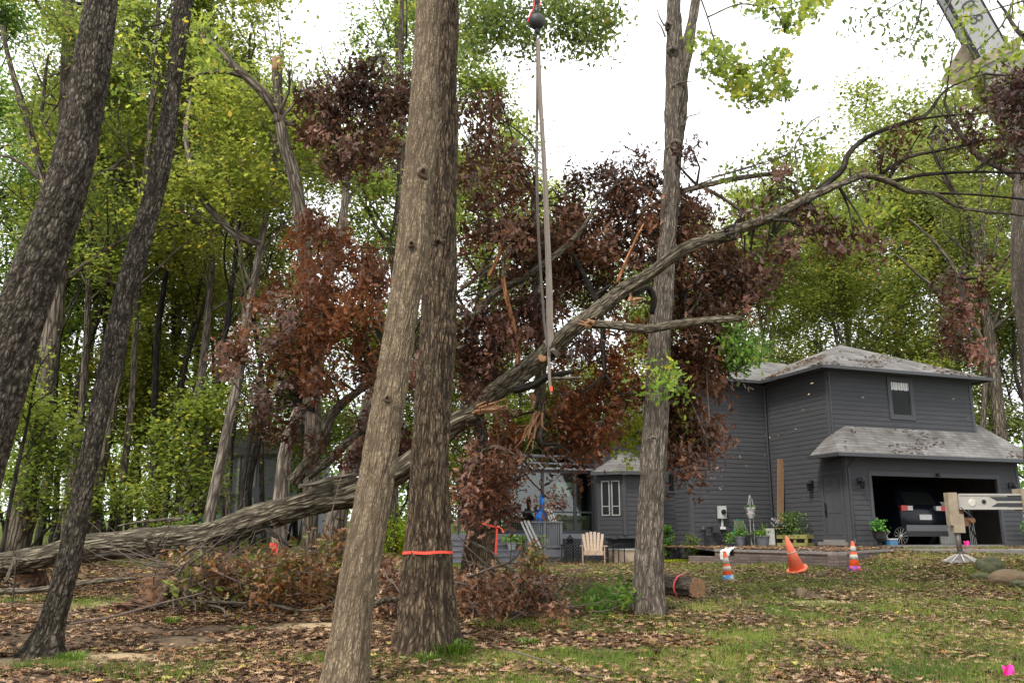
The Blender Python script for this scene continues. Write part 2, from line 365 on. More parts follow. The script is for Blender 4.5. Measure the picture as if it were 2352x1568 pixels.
r2 = ramp(nt, [(.3, (.04,.06,.014)), (.6, (.085,.12,.028)), (.8, (.16,.17,.06))]); L.new(n2.outputs['Fac'], r2.inputs[0])
def mixc(fac, a, b):
    q = N(nt, 'ShaderNodeMix', data_type='RGBA'); L.new(fac, q.inputs[0])
    L.new(a, q.inputs[6])
    if isinstance(b, tuple): q.inputs[7].default_value = (*b, 1)
    else: L.new(b, q.inputs[7])
    return q.outputs[2]
ag = N(nt, 'ShaderNodeAttribute', attribute_name='green'); am = N(nt, 'ShaderNodeAttribute', attribute_name='mud'); ad = N(nt, 'ShaderNodeAttribute', attribute_name='dust')
c = mixc(ag.outputs['Fac'], r1.outputs[0], r2.outputs[0]); r3 = ramp(nt, [(.3, (.03,.02,.014)), (.7, (.085,.058,.038))]); L.new(n2.outputs['Fac'], r3.inputs[0])
c = mixc(am.outputs['Fac'], c, r3.outputs[0]); c = mixc(ad.outputs['Fac'], c, (.36,.27,.16)); L.new(c, p.inputs['Base Color'])
b = N(nt, 'ShaderNodeBump'); b.inputs['Distance'].default_value = .03; L.new(n2.outputs['Fac'], b.inputs['Height']); L.new(b.outputs[0], p.inputs['Normal'])
g = mb.build('ground', m, smooth=True); tag(g, kind='structure')

# the raised patio before the house, held by the brick wall
WL, WC, WR = (6.0, 26.0), (7.9, 21.3), (11.6, 26.6)
TOP = 1.2
def onpatio(x, y):
    x = np.asarray(x); y = np.asarray(y)
    def side(a, b): return (b[0]-a[0])*(y-a[1])-(b[1]-a[1])*(x-a[0])
    return (side(WL, WC) > 0) & (side(WC, WR) > 0) & (y < 32) & (x > 5)
def surf(x, y, micro=True): return np.where(onpatio(x, y), np.maximum(hgt(x, y), TOP+.01), hgt(x, y, micro))

# fallen leaves on the ground: far more than anyone could count
rng = np.random.default_rng(5)
def scatter(n, y0, y1, dens, pw=1.0, half=.72):
    y = y0+(y1-y0)*rng.random(n*2)**pw; x = (rng.random(n*2)*2-1)*(half*y+.5)
    k = rng.random(n*2) < dens(x, y); return x[k][:n], y[k][:n]
lit = MB()
def ldens(x, y): return np.clip(.50+.35*sst(17, 23, y)*sst(4, 7, x)+.22*sst(0,3,x)+1.1*(fbm(x*.9, y*.9, 0, 61, 4)-.44)*3.4+.30*(1-grassf(x, y))-.9*dustf(x, y)-.35*mudf(x, y), .05, 1)
def litter(n, y0, y1, size, tm, z0=.012):
    x, y = scatter(n, y0, y1, ldens)
    z = surf(x, y)+z0+np.abs(rng.normal(0, .018, len(x)))
    v = np.clip(rng.random(len(x))**1.15+.0*x-.15*mudf(x, y), 0, 1)
    leaves(lit, np.stack([x, y, z], -1), size, rng, tm, flat=.72, curl=.3, var=v)
litter(34000, 8.2, 13.5, .105, OAK); litter(80000, 13.5, 20, .115, OAKS); litter(115000, 20, 31, .12, OVAL, .02); litter(12000, 31, 48, .17, OVAL, .02)
leaf_litter = tag(lit.build('leaf_litter', M['litter']), 'brown and tan fallen oak leaves strewn over the whole yard', 'fallen leaves', kind='stuff')

# grass blades
gr = MB()
def grass(n, y0, y1, hgt_, wid):
    x, y = scatter(n, y0, y1, lambda x, y: grassf(x, y)**1.3*(1-dustf(x, y))*(1-onpatio(x, y)))
    x = x+rng.normal(0, .04, len(x)); n = len(x); z = hgt(x, y)-.005
    a = rng.random(n)*6.283; l = hgt_*rng.uniform(.5, 1.3, n)*(.55+.9*vnoise(x*1.3, y*1.3, 0, 9)); t = rng.normal(0, .45, (n, 2))*l[:, None]
    P = np.stack([x, y, z], -1); d = np.stack([np.cos(a), np.sin(a), 0*a], -1)*wid/2
    tip = P+np.concatenate([t, l[:, None]], 1)
    V = np.stack([P-d, P+d, tip], 1).reshape(-1, 3)
    var = np.clip(.2+.5*rng.random(n)+.9*(fbm(x*.9, y*.9, 0, 91, 3)-.45), 0, 1)
    gr.addarr(V, np.arange(n*3).reshape(n, 3), var=np.repeat(var, 3))
grass(90000, 8.2, 13, .085, .010); grass(80000, 13, 20, .09, .016); grass(60000, 20, 36, .10, .03); grass(25000, 36, 60, .14, .07)
tag(gr.build('grass', M['grass']), 'short green lawn grass growing in patches between the leaves', 'grass', kind='stuff')

# ---------------------------------------------------------------- trees
def barkdisp(K, sz, amp, seed, flare=0, H=1, lump=.03, fl_h=.6, lobes=5):
    """ridges and furrows along the trunk, lumps, and a root flare at the foot"""
    def f(th, L, rr):
        x = np.cos(th)*rr*K; y = np.sin(th)*rr*K; z = L*K*sz
        wx = vnoise(x*.6, y*.6, z*.8, seed)*2.2
        n = vnoise(x+wx, y+wx, z, seed+3); r1 = 1-np.abs(2*n-1); n2 = vnoise(x*2.1+wx, y*2.1, z*2, seed+5)
        h = np.clip(1-r1**3.6*1.35+.30*(n2-.5), 0, 1)
        lum = (vnoise(np.cos(th)*2, np.sin(th)*2, L*1.1, seed+9)-.5)*2*lump*rr/.25
        fl = flare*np.exp(-L/fl_h)*(.75+.5*np.cos(th*lobes+seed))*np.ones_like(rr) if flare else 0
        return (h-.8)*amp+lum+fl, h
    return f
def hero_tree(name, label, pix, matk, K, sz, amp, seed, flare=.0, sides=110, step=.045, lump=.03, group=None, root_px=None, fl_h=.45, cat='tree', lobes=5):
    """trunk from outline rows: (px_left, px_right, py, Y)"""
    pts = []; rad = []
    for (xl, xr, py, Y) in pix:
        pts.append(at((xl+xr)/2, py, Y)); rad.append(pxm((xr-xl)/2, (xl+xr)/2, py, Y))
    pts[0][2] = min(pts[0][2], gz(pts[0][0], pts[0][1])-.08) if gz(pts[0][0], pts[0][1]) < pts[0][2]+.5 else pts[0][2]
    base = (pts[0][0], pts[0][1], gz(pts[0][0], pts[0][1]))
    t = thing(name, label, cat, base, 0, group)
    mb = MB(); mb.tube(pts, rad, sides, bk=True, step=step, disp=barkdisp(K, sz, amp, seed, flare, lump=lump, fl_h=fl_h, lobes=lobes), cseed=seed)
    tr = mb.build('trunk', matk, t, smooth=True)
    return t, tr, pts, rad

def branchy(mb, rng, p, d, L, r, depth, tips, up=.25, sides=5, wig=.28, nsub=5, segs=5, bk=True, seglen=None, mat=0):
    """a limb that bends and divides; adds tubes and collects twig points"""
    pts = [np.array(p, float)]; d = np.array(d, float)/np.linalg.norm(d)
    for s in range(segs):
        d = d+rng.normal(0, wig, 3)*.6+np.array((0, 0, up))*.35; d /= np.linalg.norm(d); pts.append(pts[-1]+d*L/segs)
    rad = np.linspace(r, r*.35, len(pts)); mb.tube(pts, rad, max(3, sides), cap=False, bk=bk, mat=mat)
    pts = np.array(pts)
    if depth == 0:
        tips.extend([pts[k] for k in range(2, len(pts))]); return
    for k in range(nsub):
        s = rng.uniform(.3, 1); q = s*(len(pts)-1); i = min(int(q), len(pts)-2); pp = pts[i]+(pts[i+1]-pts[i])*(q-i)
        dd = pts[i+1]-pts[i]; dd /= np.linalg.norm(dd); nd = dd+rng.normal(0, .75, 3); nd[2] += .1
        branchy(mb, rng, pp, nd, L*rng.uniform(.35, .55), r*.42*(1.2-s*.5), depth-1, tips, up, sides-1, wig, max(3, nsub-1), 4, bk, mat=mat)
    tips.append(pts[-1])

def crown(rng, trunk, rad, c0, nl, spread, nleaf, lsize, tm=KITE, sig=.42, up=.25, gap=0.0, seed=0, elev=(.1, .9), sub=5, varb=0.0):
    """limbs along the upper trunk, plus leaf mesh"""
    mb = MB(); tips = []; trunk = np.asarray(trunk); rad = np.asarray(rad, float)*np.ones(len(trunk))
    n = len(trunk)-1
    for k in range(nl):
        t = c0+(1-c0)*(k+rng.random())/nl; q = t*n; i = min(int(q), n-1); p = trunk[i]+(trunk[i+1]-trunk[i])*(q-i); r = rad[i]+(rad[i+1]-rad[i])*(q-i)
        a = k*2.4+rng.normal(0, .4); e = rng.uniform(*elev)+.4*t
        L = spread*(1.05-.55*(t-c0)/(1-c0+.01))*rng.uniform(.75, 1.2)
        branchy(mb, rng, p, (math.cos(a)*math.cos(e), math.sin(a)*math.cos(e), math.sin(e)), L, max(r*.42, .02), 2, tips, up, nsub=sub)
    tips = np.array(tips); lf = MB()
    w_ = vnoise(tips[:, 0]*.55, tips[:, 1]*.55, tips[:, 2]*.55, seed+2); keep = w_ > gap; T = tips[keep] if keep.sum() > 20 else tips
    idx = rng.integers(0, len(T), nleaf); nb = rng.normal(0, .55, (len(T), 3))+np.array((0, 0, 1.)); nb /= np.linalg.norm(nb, axis=1)[:, None]; nb = nb[idx]
    of = rng.normal(0, 1, (nleaf, 3))*sig*1.15*np.repeat(rng.uniform(.6, 1.5, len(T)), 1)[idx][:, None]; of = of-nb*(of*nb).sum(1)[:, None]*.78; P = T[idx]+of
    tone = rng.random(len(T)); var = np.clip(.45*tone[idx]+.55*rng.random(nleaf)+varb, 0, 1)
    leaves(lf, P, lsize, rng, tm, flat=.35, curl=.2, var=var, nb=nb)
    return mb, lf

def simple_tree(name, label, path, rads, cargs, tmat, lmat, tint=(1,1,1), seed=0, group=None, cat='tree', extra=None, sides=10, base=None):
    r_ = np.random.default_rng(seed)
    path = np.asarray(path, float); base = base if base is not None else (path[0][0], path[0][1], gz(path[0][0], path[0][1]))
    t = thing(name, label, cat, base, 0, group)
    mb, lf = crown(r_, path, rads, seed=seed, **cargs)
    mb.tube(path, rads, sides, bk=True, step=.5, cseed=seed, disp=barkdisp(6, .12, .012, seed, lump=.05))
    if extra:
        tips = []
        for (pp, rr) in extra: mb.tube(pp, rr, 7, bk=True, step=.4, cap=True)
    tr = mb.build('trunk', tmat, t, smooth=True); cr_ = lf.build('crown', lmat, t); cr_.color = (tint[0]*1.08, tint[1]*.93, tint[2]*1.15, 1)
    return t

def copy_tree(src, loc, rz, s, label, tint=None, group=None, tmat=None):
    r = src.copy(); C.objects.link(r); r.location = tuple(loc); r.rotation_euler = (0, 0, rz); r.scale = (s, s, s*1.0)
    r['label'] = label
    if group: r['group'] = group
    for ch in src.children:
        c_ = ch.copy(); C.objects.link(c_); c_.parent = r
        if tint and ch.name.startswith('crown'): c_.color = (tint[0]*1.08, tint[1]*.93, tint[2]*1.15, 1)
    return r

# --- the big near trunks -------------------------------------------------
GT = None
A, A_tr, A_p, A_r = hero_tree('leaning_tree', 'thick dark-barked leaning trunk crossing the upper left corner', [(-260,-80,1560,10.2),(-190,-60,1350,10.3),(-130,-10,1130,10.4),(-70,38,950,10.5),(-22,80,790,10.6),(52,152,580,10.7),(112,200,420,10.8),(160,240,230,10.9),(198,268,0,11.0),(232,292,-260,11.2),(262,310,-560,11.4)],
    M['bark_dark'], 22, .42, .026, 4, flare=.10, sides=180, step=.04, lump=.03)
B, B_tr, B_p, B_r = hero_tree('leaning_tree', 'slim dark leaning trunk, its flared foot beside pale sawdust at lower left', [(52,128,1530,11.1),(92,138,1440,11.1),(124,178,1310,11.15),(152,201,1200,11.2),(176,222,1082,11.3),(200,246,970,11.4),(222,268,870,11.5),(254,304,720,11.6),(292,340,580,11.7),(345,390,392,11.8),(378,415,200,11.9),(400,440,0,12.0),(410,448,-250,12.1),(416,450,-520,12.2)],
    M['bark_dark'], 26, .38, .018, 9, flare=.14, sides=130, step=.04, lump=.02, fl_h=.35)
Cc, C_tr, C_p, C_r = hero_tree('oak_tree', 'pale brown leaning trunk in front centre, bottom cut by the frame', [(700,842,1680,9.0),(737,850,1560,9.1),(768,858,1400,9.3),(803,884,1230,9.5),(826,903,1100,9.7),(850,925,950,9.9),(876,948,806,10.1),(895,965,690,10.3),(912,985,564,10.5),(922,993,450,10.7),(933,1002,320,10.9),(946,1008,160,11.2),(960,1014,0,11.5),(975,1022,-220,11.9),(985,1026,-480,12.3)],
    M['bark_light'], 32, .16, .016, 13, sides=190, step=.04, lump=.03)
D, D_tr, D_p, D_r = hero_tree('oak_tree', 'large upright furrowed oak trunk with orange ribbon at centre', [(915,1045,1530,11.38),(921,1040,1400,11.45),(926,1034,1268,11.50),(941,1034,1082,11.60),(960,1044,806,11.90),(975,1048,564,12.20),(985,1049,400,12.40),(996,1050,200,12.60),(1003,1054,0,12.80),(1010,1056,-250,13.10),(1014,1054,-520,13.40)],
    M['bark_oak'], 28, .15, .028, 17, flare=.22, sides=220, step=.04, lump=.03, fl_h=.42)
E_, E_tr, E_p, E_r = hero_tree('hickory_tree', 'straight greyish tan trunk forking high against the white sky', [(1452,1526,1420,14.3),(1458,1520,1330,14.3),(1464,1523,1200,14.35),(1472,1528,1060,14.4),(1484,1536,880,14.5),(1494,1542,740,14.55),(1508,1552,600,14.6),(1519,1559,470,14.7),(1526,1567,340,14.8),(1526,1578,220,14.9),(1527,1572,140,14.95),(1530,1566,60,15),(1533,1563,-20,15.05),(1540,1566,-200,15.2),(1550,1568,-420,15.3)],
    M['bark_hick'], 28, .12, .020, 23, flare=.07, sides=140, step=.045, lump=.04)
fk = MB(); fk.tube([at(1560,210,14.95), at(1575,130,14.95), at(1588,60,15), at(1600,-10,15.1), at(1622,-160,15.2), at(1650,-380,15.4)], [.12,.125,.10,.085,.075,.05], 40, bk=True, step=.05, disp=barkdisp(16,.1,.018,29), cseed=3)
E_fork = fk.build('fork', M['bark_hick'], E_, smooth=True)
# knots and small dead twigs on that tree
for pts in ([(1540,308),(1556,292),(1572,286),(1580,268),(1605,262),(1610,252)], [(1528,85),(1518,60),(1506,48)], [(1548,196),(1560,190),(1600,186)], [(1526,60),(1515,40),(1508,18)]):
    tw = MB(); tw.tube([at(a, b_, 14.7) for a, b_ in pts], np.linspace(.022, .008, len(pts)), 6, step=.1); tw.build('dead_twig', M['twig'], E_)

# leafy high branches (oak leaves against the sky)
def leafy(name, parent, lines, spots, n, lmat, size, tm, seed, Y, tint=(1,1,1), tw_r=.018, sig=.22, hang=.3, nt_=3, sky=False):
    r_ = np.random.default_rng(seed); mb = MB(); anchors = []
    for ln in lines:
        p = [at(a, b_, Y+(c_ if len(q) > 2 else 0)) for q in ln for a, b_, c_ in [(q[0], q[1], q[2] if len(q) > 2 else 0)]]
        mb.tube(p, np.linspace(tw_r, tw_r*.35, len(p)), 6, step=.12, bk=True); anchors += p
    anchors = np.array(anchors); P = []; var = []
    for (px, py, rx, ry) in spots:
        m_ = max(2, int(nt_*rx*ry/400))
        for _ in range(m_):
            a = r_.random()*6.283; q = r_.random()**.6
            c_ = at(px+rx*q*math.cos(a), py+ry*q*math.sin(a), Y+r_.normal(0, .35)); P.append(c_)
            k = np.argmin(((anchors-c_)**2).sum(1)); mid = (anchors[k]+c_)/2+r_.normal(0, .06, 3)
            mb.tube([anchors[k], mid, c_], [tw_r*.35, tw_r*.25, tw_r*.12], 4, cap=False, bk=True)
    P = np.array(P); idx = r_.integers(0, len(P), n); tone = r_.random(len(P))
    lf = MB(); Q = P[idx]+r_.normal(0, sig, (n, 3))*np.array((1, 1, .8))
    leaves(lf, Q, size, r_, tm, flat=.15, curl=.2, var=np.clip(.5*tone[idx]+.5*r_.random(n), 0, 1), hang=hang)
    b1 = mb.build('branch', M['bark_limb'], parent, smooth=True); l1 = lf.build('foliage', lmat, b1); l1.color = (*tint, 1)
    return b1, l1
leafy('spray', E_, [[(1605,-15),(1625,40),(1640,95),(1642,130),(1665,135),(1700,165)], [(1665,135),(1720,150),(1790,150)], [(1625,40),(1700,10),(1780,20),(1850,0),(1910,-10)], [(1780,20),(1800,60)]],
      [(1655,150,45,45),(1710,190,45,45),(1770,200,40,45),(1700,235,25,20),(1620,110,20,30),(1760,15,50,18),(1830,30,45,30),(1880,5,30,14),(1800,60,26,24),(1790,140,24,26)], 1700, M['leaf_green'], .125, OAK, 31, 14.2, (1.2,1.15,.95), sig=.12, nt_=2.2)
leafy('spray', D, [[(1045,70),(1075,66),(1110,64),(1160,45),(1205,20),(1225,-5)],[(1205,20),(1290,20),(1330,14),(1380,40),(1400,55)],[(1110,64),(1150,90),(1200,110)],[(1290,20),(1310,60),(1320,90)]],
      [(1100,60,40,70),(1160,40,40,40),(1210,80,30,40),(1270,20,30,25),(1320,40,40,40),(1360,80,34,34),(1390,30,24,34),(1310,100,30,14)], 6000, M['leaf_green'], .11, OVAL, 33, 15.8, (.8,.8,.85), sig=.24, nt_=7)
# twigs with leaves between the two left trunks
leafy('spray', B, [[(400,30),(385,50),(340,62),(300,60),(270,62)],[(385,50),(360,110),(345,180),(300,200),(265,215)],[(395,190),(350,170),(300,160)],[(400,90),(470,60),(500,20)]],
      [(300,70,30,14),(350,120,20,30),(290,170,40,14),(330,190,40,22),(270,215,30,16),(450,70,40,50),(480,130,30,60),(440,160,20,30)], 520, M['leaf_yel'], .11, OAKS, 35, 11.9, (1.1,1.15,1), sig=.14)
# knots and healed branch scars on the near trunks
def knot(parent, px, py, Y, mk_, rk=.05):
    c_ = at(px, py, Y); v = np.array((0, 0, EYE))-c_; v /= np.linalg.norm(v); x = np.cross((0, 0, 1), v); x /= np.linalg.norm(x); y = np.cross(v, x)
    b = MB(); n = 22; prof = [(1.6, -.05), (1.2, -.004), (.85, .010), (.55, .0), (.25, -.014), (.001, -.02)]; th = np.arange(n)*6.2832/n; r_ = np.random.default_rng(int(px+py)); wv = 1+.13*np.sin(th*3+px)+.08*np.sin(th*5)
    V = [c_+x*(q[0]*rk*wv[k]*math.cos(th[k]))+y*(q[0]*rk*1.25*wv[k]*math.sin(th[k]))+v*(q[1]+r_.normal(0, .002)) for q in prof for k in range(n)]; V = np.array(V)
    F = np.array([(i*n+j, i*n+(j+1) % n, (i+1)*n+(j+1) % n, (i+1)*n+j) for i in range(len(prof)-1) for j in range(n)])
    b.addarr(V, F, bk=V*1.0, hv=np.repeat(np.array([.9, .8, .6, .15, .0, .0]), n)); return b.build('knot', mk_, parent, smooth=True)
for (px, py, Y, rk) in ((972,396,10.34,.05),(890,915,9.72,.03),(945,560,10.2,.03)): knot(Cc, px, py, Y, M['bark_light'], rk)
for (px, py, Y, rk) in ((1018,262,12.36,.05),(1006,560,11.92,.06),(1000,900,11.55,.05)): knot(D, px, py, Y, M['bark_oak'], rk)
for (px, py, Y, rk) in ((1545,120,14.72,.07),(1552,332,14.62,.06),(1535,60,14.85,.05),(1502,1010,14.22,.05),(1548,205,14.70,.05)): knot(E_, px, py, Y, M['bark_hick'], rk)
# the marking ribbons
def ribbon_loop(label, cx0, cy0, pr, Yc, wd, tilt=0, group=None, col=None):
    pass
M['ribbon'] = mat('ribbon', (.85,.085,.045), (.75,.06,.035), rough=.35)
M['ribbon'].node_tree.nodes['Principled BSDF'].inputs['Specular IOR Level'].default_value = .5
def band(name, label, axisp, axisd, r, wd, tails=(), Rfn=None, matk=None, wob=.0):
    """a flat tape wound round a round trunk"""
    d = np.asarray(axisd, float); d /= np.linalg.norm(d); ref = np.array((0, 1., 0)) if abs(d[1]) < .9 else np.array((1., 0, 0))
    x = np.cross(ref, d); x /= np.linalg.norm(x); y = np.cross(d, x); n = 64; V = []
    for i in range(n):
        a = i/n*2*math.pi; rr = r*(1+.006*math.sin(a*9)); o = d*(wob*math.sin(a+1.9)+.004*math.sin(5*a)); c_ = axisp+rr*(x*math.cos(a)+y*math.sin(a))+o
        V += [c_-d*wd/2, c_+d*wd/2, c_+(x*math.cos(a)+y*math.sin(a))*.004+d*wd/2, c_+(x*math.cos(a)+y*math.sin(a))*.004-d*wd/2]
    F = [(i*4+k, i*4+(k+1) % 4, ((i+1) % n)*4+(k+1) % 4, ((i+1) % n)*4+k) for i in range(n) for k in range(4)]
    mb = MB(); mb.add(V, F)
    for (p, q) in tails: mb.bar(p, q, wd, .004, up=(0, -1, 0))
    return tag(mb.build(name, matk or M['ribbon'], smooth=False), label, 'ribbon')
pD = at(982, 1268, 11.5)
band('marking_ribbon', 'orange-red ribbon tied level round the large upright centre oak', pD, (0.02,0,1), pxm(55,982,1268,11.5)+.012, .035, wob=.012)

# --- the forest behind, left: trunks traced one by one -------------------
def far(pixs, Y):
    pts = []; rad = []
    for (px, py, wpx) in pixs: pts.append(at(px, py, Y)); rad.append(pxm(wpx/2, px, py, Y))
    pts[0][2] = gz(pts[0][0], pts[0][1])-.15
    return np.array(pts), np.array(rad)
G_L = 'forest trees left of the fallen oak'
CR = dict(c0=.58, nl=13, spread=4.2, nleaf=12000, lsize=.13, sig=.36, gap=.54)
def cr(**k): d = dict(CR); d.update(k); return d
LT = [
 ('broad grey-brown forest trunk at far left, widest of the back trees', [(34,1258,54),(64,1120,50),(90,987,46),(115,796,42),(135,600,36),(150,300,30),(160,-60,22),(165,-400,10)], 24, 'bark_far', 'leaf_green', (.95,1.0,.8), cr(c0=.5)),
 ('thin brown forest trunk just right of the broad far-left one', [(86,1252,18),(115,1077,17),(130,807,15),(150,560,13),(158,250,11),(170,-100,7)], 29, 'bark_fardark', 'leaf_yel', (.7,.85,.8), cr(c0=.35)),
 ('thin leaning sapling at the far left edge of the woods', [(2,1248,11),(36,1090,9),(62,980,7),(76,900,5),(95,820,3)], 20, 'bark_fardark', 'leaf_yel', (.8,.95,.8), cr(c0=.3,nl=8,spread=1.6,nleaf=3200,lsize=.14,sig=.3)),
 ('grey forest trunk half hidden behind the slim dark leaning trunk, left side', [(148,1245,20),(162,1113,19),(180,1005,18),(198,807,16),(205,600,14),(215,300,11),(220,-60,7)], 27, 'bark_far', 'leaf_yel', (.8,.95,.8), cr()),
 ('brown forest trunk just right of the slim dark leaning trunk', [(206,1245,26),(228,1100,24),(252,968,22),(282,800,20),(310,600,17),(345,300,14),(370,-80,8)], 25, 'bark_far', 'leaf_green', (.9,1.05,.8), cr()),
 ('twisted thin dark trunk standing alone in yellow foliage', [(376,1235,12),(385,1134,11),(407,969,11),(425,843,10),(455,740,9),(483,640,9),(490,475,8),(505,250,6),(520,20,4)], 30, 'bark_fardark', 'leaf_yel', (.9,.95,.8), cr(c0=.4,spread=3.4,nleaf=12000)),
 ('slender pale trunk leaning right, left of the dark one', [(418,1235,23),(425,1134,21),(453,932,20),(475,753,17),(487,600,14),(492,400,11),(500,150,7)], 28, 'bark_farpale', 'leaf_yel', (.85,.9,.8), cr(c0=.5)),
 ('slender almost black trunk between two pale ones', [(440,1235,19),(448,1184,17),(482,969,16),(508,825,14),(545,560,11),(560,330,8),(575,80,5)], 26, 'bark_fardark', 'leaf_green', (1,1.05,.8), cr(c0=.5)),
 ('pale smooth trunk leaning right beside the far grey house', [(474,1230,25),(484,1170,24),(515,1022,23),(547,861,22),(560,771,20),(600,560,16),(625,380,12),(650,120,7)], 23, 'bark_farpale', 'leaf_yel', (.9,1.0,.8), cr(c0=.55)),
 ('thin dark leaning stem in front of the far grey house', [(548,1195,11),(562,1077,11),(583,969,10),(596,860,8),(606,760,6)], 24, 'bark_fardark', 'leaf_green', (1,1.1,.8), cr(c0=.45,nl=7,spread=1.5,nleaf=2600,lsize=.14,sig=.3)),
 ('forked tree with an orange sawn-off leader high above the brush pile', [(712,1278,36),(714,1180,35),(716,1040,34),(722,880,33),(722,740,33),(706,620,33),(690,500,32),(672,400,29),(650,320,26),(641,262,24)], 18.5, 'bark_far', 'leaf_green', (1.1,1.15,.85), cr(c0=.93,nl=3,spread=1.6,nleaf=250)),
 ('stout tree base leaning right just behind the raised trunk', [(752,1290,60),(766,1230,52),(782,1150,46),(808,1060,42),(838,960,38),(870,860,34),(905,760,30),(918,600,26),(922,420,22),(920,200,16),(925,-100,9)], 23, 'bark_far', 'leaf_green', (.95,1.1,.8), cr(c0=.55)),
 ('weathered grey twisted snag behind the rusty leaves', [(640,1285,40),(646,1129,34),(664,1000,32),(712,890,30),(735,780,28),(745,660,25),(770,590,22),(785,540,21),(793,450,18),(795,380,14)], 19.5, 'bark_farpale', 'leaf_green', (1,1.1,.8), cr(c0=.85,nl=4,spread=1.3,nleaf=900,lsize=.13,sig=.25)),
 ('dark trunk standing between the two centre oaks and the sling', [(900,1230,24),(905,1100,22),(915,900,22),(918,640,20),(922,400,18),(915,150,13),(905,-100,8)], 27, 'bark_far', 'leaf_green', (.9,1.1,.8), cr(c0=.5)),
]
EX = {0: [([(125,560),(104,430),(78,330),(52,240),(24,150),(4,60)], [.13,.12,.11,.10,.08,.06]), ([(104,430),(60,380),(20,360),(-30,352)], [.07,.06,.05,.03])],
      8: [([(600,560),(548,545),(500,500),(460,450),(438,380),(426,300),(440,220)], [.12,.11,.10,.09,.08,.07,.04]), ([(640,470),(592,432),(558,407),(552,350),(545,310),(502,251)], [.08,.07,.06,.055,.05,.03])],
      10: [([(641,262),(606,215),(566,178),(530,145),(490,100),(434,68)], [.13,.12,.10,.095,.085,.06]), ([(566,178),(520,165),(470,168),(420,186)], [.06,.05,.045,.03]),
           ([(641,275),(680,290),(686,300)], [.06,.05,.03])]}
for k, (lab, pix, Y, tm_, lm_, tint, ca) in enumerate(LT):
    pts, rad = far(pix, Y)
    ex = [([at(a, b_, Y) for a, b_ in ln], rr) for ln, rr in EX.get(k, [])]
    t = simple_tree('forest_tree', lab, pts, rad, ca, M[tm_], M[lm_], tint, seed=100+k, group=G_L, extra=ex)
    if k == 10:
        st = MB(); st.tube([at(641,285,Y), at(640,230,Y), at(638,180,Y), at(638,142,Y)], [.13,.125,.12,.12], 16, bk=True, step=.1, disp=barkdisp(8,.1,.02,7))
        sob = st.build('sawn_leader', M['bark_far'], t, smooth=True)
        ct = MB(); ct.lathe([(.001,.02),(.06,.05),(.13,-.02),(.135,-.30),(.10,-.36)], at(638,142,Y)+np.array((0,-.02,.06)), 14); ct.build('broken_face', M['cut_wood'], sob)

# --- prototypes for the rest of the wood ---------------------------------
def upright(x, y, H, r, lean, seed, wob=.25):
    r_ = np.random.default_rng(seed); z = gz(x, y); pts = []
    ox, oy = 0., 0.
    for k in range(9):
        t = k/8; pts.append((x+lean*t*H*.12+ox, y+oy, z-.15+t*H)); ox += r_.normal(0, wob); oy += r_.normal(0, wob)
    return np.array(pts), r*np.linspace(1, .12, 9)**.9
G_B = 'trees filling the wood behind'
def proto(x, y, H, r, seed, ca, tm_, lm_, lab, tint, lean=0.3, group=G_B, name='forest_tree'):
    pts, rad = upright(x, y, H, r, lean, seed)
    return simple_tree(name, lab, pts, rad, ca, M[tm_], M[lm_], tint, seed=seed, group=group)
def px2x(px, Y): return (px-1176)/2010*Y
TALL = cr(c0=.30, nl=17, spread=5.0, nleaf=20000, lsize=.155, sig=.42, gap=.53)
P1 = proto(px2x(330, 36), 36, 22, .26, 201, TALL, 'bark_far', 'leaf_green', 'tall green tree deep in the wood right of the slim leaning trunk', (.9,1.05,.8))
P2 = proto(px2x(30, 34), 34, 23, .30, 202, cr(c0=.28, nl=18, spread=5.2, nleaf=20000, lsize=.155, sig=.42, gap=.53), 'bark_fardark', 'leaf_green', 'tall green tree deep in the wood near the left edge', (.85,1.1,.85))
P3 = proto(px2x(600, 44), 44, 15, .15, 203, cr(c0=.15, nl=18, spread=3.6, nleaf=22000, lsize=.15, sig=.38, gap=.46), 'bark_fardark', 'leaf_yel', 'yellow-green maple directly behind the far grey house', (.8,.9,.7))
P4 = proto(px2x(250, 33), 33, 7.5, .07, 204, cr(c0=.10, nl=15, spread=2.3, nleaf=9000, lsize=.16, sig=.38, gap=.34), 'bark_fardark', 'leaf_yel', 'low yellow-green understory maple behind the slim leaning trunk', (.8,.9,.7), name='understory_tree')
P5 = proto(px2x(1960, 46), 46, 19, .24, 205, cr(c0=.14, nl=20, spread=5.6, nleaf=38000, lsize=.18, sig=.50, gap=.40), 'bark_farpale', 'leaf_green', 'green tree rising behind the house roof peak', (1.15,1.15,.95), group='trees behind the dark house')
P6 = proto(px2x(60, 23.5), 23.5, 4.0, .04, 206, cr(c0=.08, nl=13, spread=1.5, nleaf=5000, lsize=.13, sig=.28, gap=.3), 'bark_fardark', 'leaf_green', 'leafy green sapling beside the broad far-left trunk', (1,1.15,.8), name='understory_tree')
